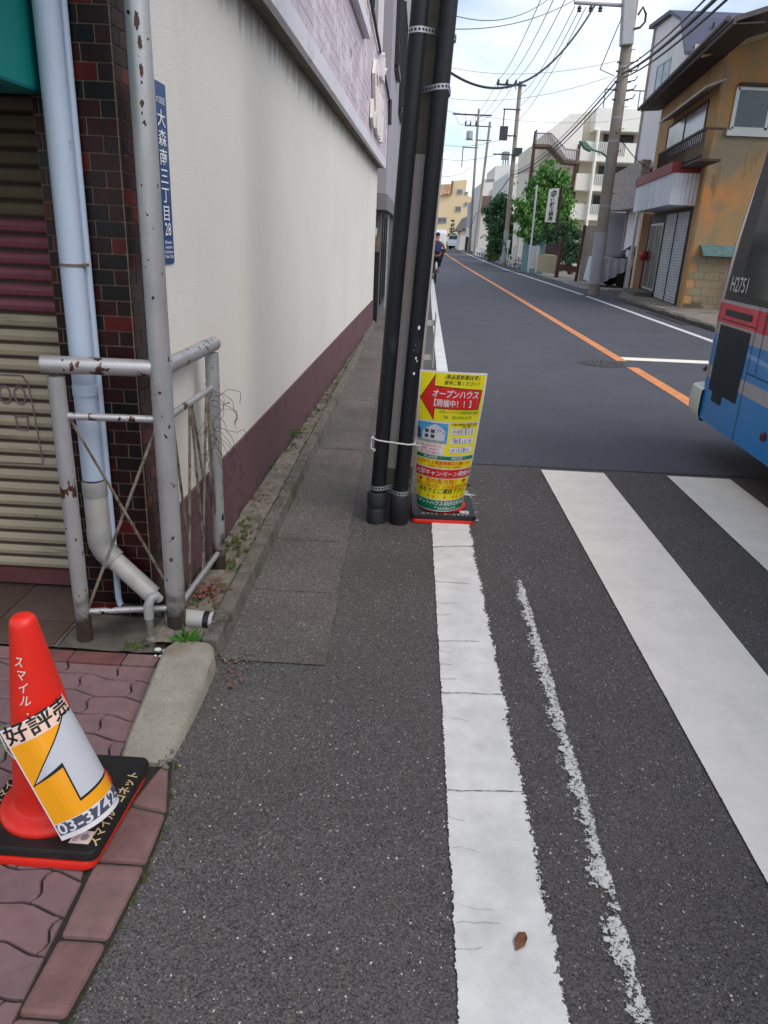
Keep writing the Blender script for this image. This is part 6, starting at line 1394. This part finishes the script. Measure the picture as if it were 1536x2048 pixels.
for x in (-1.2, 1.2):
    for s_ in (-1, 1): wheel(tr, (x, s_ * .74, .34), (0, s_, 0), .34, .2)
p = gd(909, 499); tr.location = (p.x + .6, p.y, .004); tr.rotation_euler = (0, 0, R(55))
for k, (px, py, rz, lab) in enumerate(((884, 489, 90 + 85, 'white car farthest left in the row before the yellow building'), (895, 489, 90 + 95, 'white car between another white car and the truck before the yellow building'))):
    p = gd(px, 490); car((p.x, 138 + k * .5, .004), R(rz + 5), lab, wp_, 1.0, group='white cars before the yellow building')
vn = car((2.75, 90, .004), R(-88), 'white van driving away ahead of the cyclist, half hidden by the black pipe', wp_, 1.25, name='white_van', van=True)
b = MB(); 
h0, h1 = at(881, 490, 132), at(897, 492, 132)

# ---- utility poles and overhead lines
pole_c = mat('far_pole_concrete', S(152, 142, 130), rough=.9, var=.14, vs=2, layers=[dict(s=3, st=(1, 1, .2), lo=.55, hi=.7, c=S(110, 96, 84), k=.7)])
pgrey = mat('pole_cover_grey', S(168, 168, 172), rough=.6, var=.05); dark_l = mat('line_hardware', S(58, 58, 62), rough=.6, var=.2); ins_m = mat('insulator', S(196, 194, 190), rough=.3)
def pole(px, py, ztop, rb, rt, label, top_px=None, sleeve=None):
    g = gd(px, py); t = thing('utility_pole', g, label, 'utility pole')
    tp = at(top_px[0], top_px[1], g.y) if top_px else Vector((g.x, g.y, ztop)); d = (tp - g) / max(.1, tp.z)
    f = lambda z: Vector((g.x + d.x * z, g.y, z))
    b = MB(); b.tube([f(-.05), f(ztop * .5), f(ztop)], [rb, (rb + rt) / 2, rt], 16); b.build('shaft', pole_c, t, smooth=True)
    if sleeve: b = MB(); b.tube([f(sleeve[0]), f(sleeve[1])], rb + .015, 16); b.build('sleeve', pgrey, t, smooth=True)
    return t, f
p1, f1_ = pole(1186, 590, 11.5, .19, .15, 'nearest concrete utility pole on the right with a long grey box near its top', (1266, 0), (.35, 1.95))
a_ = at(1243, 92, 25.2); c_ = at(1268, 92, 25.2)
b = MB(); b.slab([at(1243, 90, 25.2), at(1268, 88, 25.2), at(1276, -60, 25.2), at(1251, -60, 25.2)], (0, .3, 0)); b.build('equipment_box', mat('box_grey', S(172, 172, 176), rough=.5, var=.06), p1, bevel=.03)
b = MB(); b.tube([at(1148, 5, 25.4), at(1262, 12, 25.4)], .05, 8); b.build('cross_arm', pgrey, p1)
for x in (1160, 1183, 1202):
    b = MB(); q = at(x, 8, 25.4); b.lathe([(.03, -.02), (.07, .0), (.04, .05), (.07, .07), (.03, .14)], q - Vector((0, 0, .18)), 10); b.build('insulator', dark_l, p1, smooth=True)
b = MB(); zc = f1_(6.3)
for dz in (-.35, -.12, .15, .38, -.6): q = f1_(6.3 + dz); b.box((q.x - .24, q.y - .10, q.z - .02), (q.x + .24, q.y - .06, q.z + .02)); b.tube([q + Vector((.1, 0, 0)), q + Vector((.36, -.1, .05)), q + Vector((.42, -.1, .16))], .018, 5)
b.build('brackets', dark_l, p1)
b = MB(); b.tube([at(1276, 30, 25.2), at(1286, 14, 25.2), at(1292, 28, 25.2), at(1290, 44, 25.2), at(1280, 55, 25.2), at(1268, 58, 25.2)], .035, 6); b.build('cable_loop', dark_l, p1)
ln_g = mat('lamp_green', S(112, 150, 130), rough=.5, var=.06)
sl = thing('street_lamp', at(1212, 345, 25.0), 'green street lamp on an arm reaching left from the nearest right utility pole', 'street lamp')
b = MB(); b.tube([at(1212, 345, 25.1), at(1214, 315, 25.1), at(1205, 306, 25.0), at(1184, 299, 24.8)], .03, 8); b.build('arm', ln_g, sl)
b = MB(); b.slab([at(1160, 281, 24.7), at(1172, 282, 24.7), at(1186, 297, 24.7), at(1182, 303, 24.7), at(1170, 297, 24.7)], (0, .25, 0)); b.build('lamp_head', ln_g, sl, bevel=.02)
for y in (208, 252, 380, 470, 330): q = at(1222, y, 25); 
b = MB()
for z in (2.6, 3.1, 3.7, 4.3, 4.9, 5.5, 7.0): q = f1_(z); b.tube([q + Vector((.12, -.12, 0)), q + Vector((.20, -.26, 0))], .012, 5)
b.build('step_bolts', rustc, p1)
b = MB()
for z in (2.7, 4.55, 5.2, 6.55): q = f1_(z); b.lathe([(.19 - z * .004, 0), (.195 - z * .004, 0), (.195 - z * .004, .05), (.19 - z * .004, .05)], q, 16)
b.build_split('pole_band', pgrey, p1)
p2, f2_ = pole(1007, 530, 11.0, .17, .12, 'second utility pole on the right beside the dark tree, with a triple cross arm', (1041, 165), (.2, 2.2))
b = MB(); za = at(1020, 170, 53).z; b.box((4.75, 52.9, za - .05), (6.6, 53.0, za + .05)); b.box((5.3, 52.9, za - 1.4), (6.4, 52.97, za - 1.33)); b.box((5.35, 52.9, za - 1.4 - 1.4), (5.42, 52.97, za - 1.35)); b.box((5.35, 52.9, za - 2.9), (6.3, 52.97, za - 2.83)); b.box((4.9, 52.9, 6.75), (6.6, 53, 6.82)); b.build('cross_arm', dark_l, p2)
for x in (4.85, 5.4, 5.95):
    b = MB(); b.lathe([(.05, 0), (.09, .05), (.05, .12), (.08, .18), (.04, .28)], (x, 52.95, za + .02), 8); b.tube([(x, 52.9, za + .25), (x - .12, 52.7, za + .05), (x, 52.6, za - .3)], .03, 5); b.build('insulator', dark_l, p2)
b = MB(); b.box((5.2, 52.7, 7.6), (5.7, 53.0, 8.4)); b.box((6.25, 52.75, 6.7), (6.75, 53.0, 7.2)); b.build('switch_gear', dark_l, p2)
p3, f3_ = pole(948, 509, 13.0, .17, .12, 'third utility pole on the right carrying a small transformer', (977, 270))
q3 = f3_(12.9); b = MB(); b.box((q3.x - 2.6, q3.y, 12.5), (q3.x + .2, q3.y + .1, 12.6)); b.box((q3.x - 1.2, q3.y, 11.2), (q3.x + .3, q3.y + .1, 11.3)); b.build('cross_arm', dark_l, p3)
b = MB(); b.lathe([(.3, 0), (.34, .1), (.34, .7), (.2, .8)], (q3.x - 2.0, q3.y, 11.3), 12); b.box((q3.x - 2.4, q3.y - .1, 11.2), (q3.x - 1.6, q3.y + .1, 11.3)); b.build('transformer', pgrey, p3)
for x in (-2.5, -2.0, -1.4):
    b = MB(); b.lathe([(.05, 0), (.09, .1), (.04, .4)], (q3.x + x, q3.y, 12.6), 8); b.build('insulator', dark_l, p3)
p4, f4_ = pole(938, 506, 15.3, .17, .12, 'farthest thin utility pole on the right with two short cross arms', (951, 316))
q4 = f4_(15); b = MB(); b.box((q4.x - 2.9, q4.y, 14.6), (q4.x + 1.5, q4.y + .1, 14.75)); b.box((q4.x - 1.5, q4.y, 11.3), (q4.x + .3, q4.y + .1, 11.4)); b.box((q4.x - 1.5, q4.y, 9.3), (q4.x - 1.4, q4.y + .1, 11.4)); b.build('cross_arm', dark_l, p4)
wire_m = mat('cable_black', S(48, 50, 56), rough=.6, var=.1)
def wire(p, q, sag, r_, label, group='overhead lines between the poles', n=26):
    p, q = Vector(p), Vector(q); b = MB(); pts = []
    for i in range(n + 1): t = i / n; v = p.lerp(q, t); v.z -= 4 * sag * t * (1 - t); pts.append(v)
    b.tube(pts, r_, 5, cap=False); return solo('overhead_line', b, wire_m, label, 'cable', group, base=tuple(p))
# telecom bundle pole to pole (and towards the viewer)
k1, k2, k3, k4 = at(1247, 146, 25.3), at(1023, 350, 52.9), at(951, 428, f3_(1).y), at(938, 455, f4_(1).y)
near = at(1450, -20, 11.5)
for i, (dz, dx, r_) in enumerate(((.0, 0, .030), (-.10, .05, .020), (.10, -.04, .016))):
    o_ = Vector((dx, 0, dz)); nm_ = ('thick middle', 'lower', 'thin upper')[i]
    wire(near + o_, k1 + o_, .12, r_, nm_ + ' cable of the bundle leaving the picture at upper right'); wire(k1 + o_, k2 + o_ * 1.6, .55, r_ * .9, nm_ + ' cable of the bundle between first and second right poles'); 
wire(k2, k3, .4, .035, 'cable between the second and third right poles'); wire(k3, k4, .4, .035, 'cable between the third and farthest right poles')
# crossing cable up to the left
wire(at(1190, 10, 25.4), at(880, 130, 17.0), 1.1, .028, 'thick drooping black cable crossing the sky to the left', n=40)
# high voltage lines
tops = [(4.85, 52.95, za + .3), (5.4, 52.95, za + .3), (5.95, 52.95, za + .3)]
for i, (x_, tgt) in enumerate(((1086, tops[0]), (1112, tops[1]), (1136, tops[2]))): wire(at(x_, -12, 25.4), tgt, .35, .013, ('left', 'middle', 'right')[i] + ' one of three thin high wires meeting the triple cross arm')
for i in range(3): wire(tops[i], (q3.x - 2.5 + .5 * i, q3.y, 13.0), .7, .014, ('left', 'middle', 'right')[i] + ' high wire from second to third right pole')
for i in range(3): wire((q3.x - 2.5 + .5 * i, q3.y, 12.9), (q4.x - 2.7 + 1.2 * i, q4.y, 14.9), .7, .02, ('left', 'middle', 'right')[i] + ' high wire from third to farthest right pole')
for i, (x_, y_, tx_, ty_) in enumerate(((1150, 12, 1040, 190), (1161, 14, 1040, 212), (1172, 14, 1037, 240))): wire(at(x_, y_, 25.4), at(tx_, ty_, 53), .4, .011, ('upper', 'middle', 'lower')[i] + ' of three thin wires falling to the second right pole')
for i, (a0, a1, c0, c1, r_) in enumerate(((905, 30, 1105, -8, .009), (905, 58, 1195, -30, .009), (895, 134, 1250, 118, .006), (890, 195, 1215, 155, .006), (890, 222, 1290, 235, .006), (888, 290, 1030, 270, .012), (884, 318, 1020, 300, .012), (884, 352, 940, 335, .018))):
    wire(at(a0, a1, 18 if i < 2 else 30 if i < 5 else 60), at(c0, c1, 25.4 if i < 4 else 40 if i < 5 else 53 if i < 7 else 85), .3, r_, 'faint thin wire crossing the sky, number %s from the top' % ('one', 'two', 'three', 'four', 'five', 'six', 'seven', 'eight')[i], 'faint wires crossing the road')
wire(at(1247, 28, 25.3), at(1200, 139, 25.2), -.02, .014, 'short thin wire hanging beside the grey box of the nearest right pole'); wire(at(1200, 139, 25.2), at(1229, 152, 25.3), .0, .012, 'short horizontal wire at the bracket of the nearest right pole'); wire(at(1231, 262, 25.2), at(1298, 338, 28.6), .12, .014, 'thin service wire from the nearest right pole to the pale house')

# ---- trees and planting
def leafmat(name, c, t_=.15): 
    m = mat(name, c, rough=.55, var=.35, vs=1.3, layers=[dict(s=7, lo=.5, hi=.68, c=tuple(min(1, x * 1.9) for x in c[:3]) + (1,), k=.6)])
    return m
lf1 = leafmat('leaf_green', S(86, 132, 56)); lf2 = leafmat('leaf_dark', S(60, 98, 60)); lf3 = leafmat('leaf_bright', S(118, 172, 44)); lf4 = leafmat('leaf_hedge', S(84, 104, 50))
bark = mat('bark', S(84, 68, 56), rough=.95, var=.25, vs=8, bump=.8, bs=20)
def crown(b, lobes, n, s, seed, flat=.8):
    r_ = random.Random(seed); tot = sum(l[1] ** 2 for l in lobes)
    for c, rad in lobes:
        c = Vector(c)
        clumps = []
        for _ in range(int(6 + rad * 9)):
            d = Vector((r_.gauss(0, 1), r_.gauss(0, 1), r_.gauss(0, 1))).normalized(); clumps.append(c + Vector((d.x, d.y, d.z * flat)) * rad * r_.uniform(.45, 1.0))
        for _ in range(int(n * rad ** 2 / tot)):
            q = r_.choice(clumps); d = Vector((r_.gauss(0, 1), r_.gauss(0, 1), r_.gauss(0, .8))); p = q + d * rad * .17
            if r_.random() < .04: p += d * rad * .2
            a = Vector((r_.gauss(0, 1), r_.gauss(0, 1), r_.gauss(0, .6))).normalized(); u = a.orthogonal().normalized(); v = a.cross(u); ss = s * r_.uniform(.5, 1.3)
            k = u * ss + v * ss * .2; l_ = v * ss * .5
            b.add([p - k, p + l_ - a * ss * .15, p + k, p - l_ + a * ss * .1], [(0, 1, 2, 3)])
def tree(name, base, lobes, n, s, lm, label, trunk_r=.14, seed=1, cat='tree', limbs=True):
    t = thing(name, base, label, cat); base = Vector(base)
    b = MB(); crown(b, lobes, n, s, seed); b.build('crown' if limbs else 'foliage', lm, t)
    if limbs:
        b = MB(); c0 = sum((Vector(l[0]) for l in lobes), Vector()) / len(lobes); mid = base.lerp(Vector((c0.x, c0.y, c0.z)), .55)
        b.tube([base - Vector((0, 0, .1)), base.lerp(mid, .5) + Vector((.05, 0, 0)), mid], [trunk_r, trunk_r * .8, trunk_r * .6], 10)
        for l in lobes: c = Vector(l[0]); b.tube([mid, mid.lerp(c, .5) + Vector((0, 0, .1)), c], [trunk_r * .5, trunk_r * .3, trunk_r * .12], 6)
        b.build('trunk', bark, t, smooth=True)
    return t
def L_(px, py, Y, r_): p = at(px, py, Y); return (tuple(p), r_)
tree('broadleaf_tree', (8.6, 41.5, 0), [L_(1100, 352, 41, .85), L_(1082, 372, 41.4, .8), L_(1118, 374, 41.6, .75), L_(1062, 398, 40.6, .8), L_(1098, 405, 41.5, 1.0), L_(1124, 408, 41.2, .75), L_(1056, 432, 41, .75), L_(1085, 445, 40.8, 1.0), L_(1118, 445, 41.4, .9), L_(1052, 462, 40.5, .6), L_(1072, 470, 41, .7), L_(1110, 475, 41, .7)], 17000, .10, lf1, 'tall bright green broadleaf tree behind the white vertical sign', .16, 3)
tree('evergreen_tree', (7.3, 54.5, 0), [L_(1003, 408, 54, .75), L_(988, 425, 54, .75), L_(1010, 440, 54.4, .95), L_(987, 452, 54, .7), L_(1004, 474, 54, 1.0), L_(990, 488, 54, .8), L_(1022, 470, 54, .75), L_(1018, 498, 53.6, .7)], 10000, .11, lf2, 'shorter dark green tree left of the second utility pole', .14, 5)
tree('garden_shrub', at(1140, 545, 37.5), [L_(1098, 468, 38, .5), L_(1120, 462, 38, .55), L_(1143, 478, 37.5, .55), L_(1132, 496, 37.5, .65), L_(1148, 508, 37.5, .55), L_(1136, 524, 37.2, .55), L_(1120, 486, 38, .5), L_(1158, 520, 37, .35)], 6500, .075, lf2, 'dark leafy garden shrubs behind the brown gate posts', .05, 7, 'shrub')
tree('wall_top_bush', at(1228, 452, 35.2), [L_(1212, 440, 35, .32), L_(1228, 436, 35, .34), L_(1244, 440, 35, .30), L_(1220, 450, 34.9, .28), L_(1238, 451, 34.9, .25)], 2200, .06, lf3, 'bright yellow-green leaves spilling over the top of the block wall', .03, 9, 'bush', limbs=False)
tree('roadside_bush', at(990, 520, 58), [L_(982, 508, 58, .45), L_(992, 504, 58, .5), L_(998, 514, 57.5, .45), L_(984, 517, 58, .35)], 2200, .07, lf4, 'rounded olive green bush at the kerb below the dark tree', .04, 11, 'bush', limbs=False)
tree('low_hedge', ((h0.x + h1.x) / 2, 132, 0), [((h0.x + (h1.x - h0.x) * k / 5, 132, .55), .45) for k in range(6)], 1500, .16, lf3, 'low bright hedge before the white cars at the end of the street', .04, 13, 'hedge', limbs=False)
q = at(903, 478, 146); tree('cypress', (q.x, 146, 0), [((q.x, 146, z), .9 - .12 * z) for z in (.6, 1.4, 2.2, 3.0, 3.8, 4.6)], 1200, .16, lf2, 'small dark pointed cypress before the yellow building', .08, 15)
# ---- white pipe guard rails
gw = mat('guard_white', S(222, 220, 216), rough=.45, var=.05)
def guard(p, q, n, h, label, r_=.03):
    t = thing('guard_rail', p, label, 'guard rail'); p, q = Vector(p), Vector(q)
    for k in range(n):
        b = MB(); c = p.lerp(q, k / (n - 1)); b.tube([c, c + Vector((0, 0, h))], r_ * 1.3, 8); b.build('post', gw, t, smooth=True)
    for z in (h * .96, h * .5): b = MB(); b.tube([p + Vector((0, 0, z)), q + Vector((0, 0, z))], r_, 8); b.build('rail', gw, t, smooth=True)
    return t
guard((6.25, 50.0, .0), (6.35, 44.6, .0), 4, .75, 'white pipe guard rail between the second right pole and the white board')
guard((6.3, 55.5, .0), (6.3, 53.9, .0), 2, .75, 'short white guard rail hoop just left of the second right pole')
guard((6.55, 80, .0), (6.5, 62.5, .0), 7, .8, 'white pipe guard rail farther up between the second and third right poles', .04)
b = MB(); pbox(b, [(1014, 480), (1021, 480), (1019, 496), (1013, 496)], 50, .1); b.tube([at(1016, 495, 50.05), at(1014, 520, 50.05)], .04, 6); solo('notice_board', b, gw, 'small white notice board beside the dark tree trunk', 'sign')
b = MB(); pbox(b, [(1027, 494), (1033, 490), (1030, 527), (1024, 527)], 46, .1); b.tube([at(1037, 455, 46), at(1034, 500, 46), at(1030, 520, 46)], .08, 6); solo('white_gate_pillar', b, gw, 'white pillar and pipe left of the blue-green sheet fence', 'pillar')

# ================================================================ LEFT SIDE BEYOND THE WHITE WALL
lg = mat('left_grey_wall', S(158, 154, 162), rough=.8, var=.05, vs=1)
gb = thing('grey_house', (-.5, 14.6, 0), 'grey two storey house standing just beyond the end of the white wall', 'house')
b = MB(); b.slab([(-.53, 14.4, 2.25), (-.40, 26, 2.25), (-6, 26, 2.25), (-6, 14.4, 2.25)], (0, 0, 7.3)); b.build('wall', lg, gb)
b = MB(); b.slab([(-.60, 14.6, 0), (-.46, 26, 0), (-6, 26, 0), (-6, 14.6, 0)], (0, 0, 2.24)); b.build('lower_wall', mat('left_dark_wall', S(92, 92, 98), rough=.7, var=.1), gb)
b = MB(); b.slab([(-.50, 14.35, 1.98), (-.36, 26, 1.98), (-.5, 26, 1.98), (-.7, 14.35, 1.98)], (0, 0, .26)); b.build('eave', mat('left_eave', S(122, 120, 124), rough=.6), gb)
for (y0, y1, z0, z1) in ((15.6, 17.0, 4.5, 6.3), (18.5, 20.5, 4.2, 6.2), (22, 24, 4.2, 6.2)):
    pwin(gb, [(-.53 + (y0 - 14.4) * .0112, y0, z1), (-.53 + (y1 - 14.4) * .0112, y1, z1), (-.53 + (y1 - 14.4) * .0112, y1, z0), (-.53 + (y0 - 14.4) * .0112, y0, z0)], (1, 0, 0), frame=.09, glass=MATS['window_sky'], fr=dkm, proud=.08)
pwin(gb, [(-.60, 14.9, 1.9), (-.58, 16.6, 1.9), (-.58, 16.6, .3), (-.60, 14.9, .3)], (1, 0, 0), frame=.07, glass=glass_d, fr=dkm, name='shop_window')
b = MB(); b.slab([(-.56, 17, 0), (-.545, 17.5, 0), (-.62, 17.5, 0), (-.64, 17, 0)], (0, 0, 2.0)); b.build('door_frame', alu, gb)
b = MB(); b.slab([(-.62, 14.3, 9.5), (-.30, 26, 9.5), (-6, 26, 9.5), (-6, 14.3, 9.5)], (0, 0, .25)); b.build('roof_edge', mat('left_roof', S(72, 74, 80), rough=.7), gb)
bs = thing('black_sign_post', at(750, 640, 13.8), 'dark narrow sign post standing at the far end of the white wall', 'sign')
b = MB(); b.slab([at(744, 500, 13.8), at(759, 500, 13.8), at(753, 645, 13.8), at(741, 645, 13.8)], (0, .1, 0)); b.build('post', dkm, bs)
b = MB(); b.slab([at(748, 470, 13.75), at(760, 466, 13.75), at(758, 504, 13.75), at(748, 504, 13.75)], (0, .12, 0)); b.build('panel', mat('panel_brown', S(112, 96, 80), rough=.8, var=.3, vs=9), bs)
b = MB(); b.slab([at(749, 456, 13.72), at(755, 456, 13.72), at(753, 472, 13.72), at(748, 474, 13.72)], (0, .03, 0)); b.build('white_tag', MATS['plate_white'], bs)
b = MB(); rnd = random.Random(8); c0 = at(764, 566, 17.2)
for k in range(4): b.lathe([(.02, 0), (.06, .03), (.075, .09), (.05, .15), (.02, .17)], (c0.x + rnd.uniform(-.02, .02), 17.2 + rnd.uniform(-.1, .1), .02 + k * .15), 9)
solo('plastic_bundle', b, mat('plastic_white', S(206, 206, 214), rough=.3, var=.15, vs=20, bump=.6, bs=30), 'white plastic wrapped bundle by the wall of the grey house', 'bundle', base=(c0.x, 17.2, .02))

# ================================================================ CYCLIST
KX, KY = .90, 28.4
bike = thing('bicycle', (KX, KY, 0), 'bicycle ridden away along the left edge line by a person in navy', 'bicycle')
bk = mat('bike_silver', S(176, 178, 182), rough=.35, metal=.5, var=.1); rubr = MATS['tyre_rubber']
def V(x, y, z): return Vector((KX + x, KY + y, z))
for y in (-.52, .54):
    b = MB(); b.tube([V(0, y + .32 * math.cos(a), .335 + .32 * math.sin(a)) for a in [2 * math.pi * k / 28 for k in range(29)]], .020, 6, cap=False); wv = b.build('wheel', rubr, bike, smooth=True); BASE[wv.name] = BASE[bike.name]
    b = MB()
    for k in range(12): a = 2 * math.pi * k / 12; b.tube([V(0, y, .335), V(0, y + .30 * math.cos(a), .335 + .30 * math.sin(a))], .003, 3)
    b.build('spokes', bk, wv)
b = MB()
for p, q_, r_ in (((0, -.05, .30), (0, -.22, .82), .016), ((0, -.05, .30), (0, .38, .80), .018), ((0, -.2, .62), (0, .40, .86), .014), ((0, -.22, .66), (0, -.52, .335), .010), ((0, -.05, .30), (0, -.52, .335), .010), ((0, .37, .95), (0, .54, .335), .014)): b.tube([V(*p), V(*q_)], r_, 6)
b.build('frame', bk, bike, smooth=True)
b = MB(); b.tube([V(-.28, .22, 1.0), V(-.18, .34, 1.03), V(0, .36, .98), V(.18, .34, 1.03), V(.28, .22, 1.0)], .013, 6); b.build('handlebar', bk, bike, smooth=True)
b = MB(); b.lathe([(.02, 0), (.10, .02), (.11, .05), (.05, .07)], V(0, -.25, .84), 12); b.build('saddle', rubr, bike, smooth=True)
b = MB(); b.tube([V(0, -.85, .50), V(0, -.72, .66), V(0, -.52, .71), V(0, -.3, .66)], .024, 6, flat=.5); b.lathe([(.02, 0), (.035, .02), (.02, .04)], V(0, -.84, .55), 8); b.build('mudguard', mat('mudguard_white', S(214, 214, 216), rough=.4), bike, smooth=True)
for s_ in (-1, 1):
    b = MB(); b.box(V(s_ * .05 if s_ > 0 else -.15, -.10 + s_ * .14, .26 + s_ * .12), V(.15 if s_ > 0 else -.05, 0 + s_ * .14, .285 + s_ * .12)); b.build('pedal', rubr, bike)
def skin(name, joints, edges, m, parent, sub=2, root=0):
    me = bpy.data.meshes.new(name); off = BASE.get(parent.name, Vector((0, 0, 0))) if parent else Vector()
    me.from_pydata([tuple(Vector(j[0]) - off) for j in joints], edges, []); o = bpy.data.objects.new(name, me); COL.objects.link(o)
    md = o.modifiers.new('skin', 'SKIN'); md.use_smooth_shade = True
    for i, j in enumerate(joints): sv_ = me.skin_vertices[0].data[i]; r_ = j[1]; sv_.radius = (r_, r_) if not isinstance(r_, tuple) else r_; sv_.use_root = (i == root)
    ss = o.modifiers.new('sub', 'SUBSURF'); ss.levels = sub; ss.render_levels = sub; me.materials.append(m)
    if parent: o.parent = parent
    return o
per = thing('person', (KX, KY, 0), 'cyclist seen from behind in a navy sleeveless top and dark trousers', 'person')
skn = mat('skin', S(178, 124, 100), rough=.6, var=.06)
J = [(V(0, -.25, .93), .13), (V(0, -.20, 1.12), .125), (V(0, -.10, 1.32), .145), (V(0, -.04, 1.42), .07), (V(0, -.01, 1.49), .05), (V(0, .01, 1.58), .085), (V(0, .02, 1.66), .075),
     (V(-.17, -.06, 1.38), .06), (V(-.26, .02, 1.18), .042), (V(-.27, .20, 1.03), .032), (V(.17, -.06, 1.38), .06), (V(.27, .0, 1.18), .042), (V(.28, .20, 1.03), .032),
     (V(-.09, -.20, .90), .085), (V(-.13, .05, .62), .062), (V(-.11, -.10, .22), .042), (V(.09, -.20, .90), .085), (V(.13, .16, .82), .062), (V(.11, .06, .46), .042), (V(-.11, .02, .15), .03), (V(.11, .17, .40), .03)]
E_ = [(0, 1), (1, 2), (2, 3), (3, 4), (4, 5), (5, 6), (2, 7), (7, 8), (8, 9), (2, 10), (10, 11), (11, 12), (0, 13), (13, 14), (14, 15), (0, 16), (16, 17), (17, 18), (15, 19), (18, 20)]
skin('body', J, E_, skn, per)
nav = mat('navy_top', S(40, 44, 88), rough=.8, var=.12, vs=8); trs = mat('dark_trousers', S(30, 36, 46), rough=.85, var=.12, vs=8); hairm = mat('dark_hair', S(40, 26, 24), rough=.7, var=.2, vs=20); shoe = mat('shoe_pink', S(178, 96, 96), rough=.7)
skin('top', [(V(0, -.25, .95), .165), (V(0, -.20, 1.12), .155), (V(0, -.10, 1.31), .175), (V(-.15, -.06, 1.39), .085), (V(.15, -.06, 1.39), .085)], [(0, 1), (1, 2), (2, 3), (2, 4)], nav, per)
skin('trousers', [(V(0, -.25, .93), .165), (V(-.10, -.18, .90), .115), (V(-.13, .05, .64), .085), (V(-.11, -.08, .30), .060), (V(.10, -.18, .90), .115), (V(.13, .16, .82), .085), (V(.11, .07, .52), .060)], [(0, 1), (1, 2), (2, 3), (0, 4), (4, 5), (5, 6)], trs, per)
skin('hair', [(V(0, -.035, 1.60), .085), (V(0, -.01, 1.67), .092), (V(0, .04, 1.70), .07)], [(0, 1), (1, 2)], hairm, per)
for sx_, y0, z0 in ((-.11, -.10, .15), (.11, .05, .39)):
    skin('shoe', [(V(sx_, y0 - .04, z0), .045), (V(sx_, y0 + .06, z0 - .01), .045), (V(sx_, y0 + .16, z0 - .02), .035)], [(0, 1), (1, 2)], shoe, per)
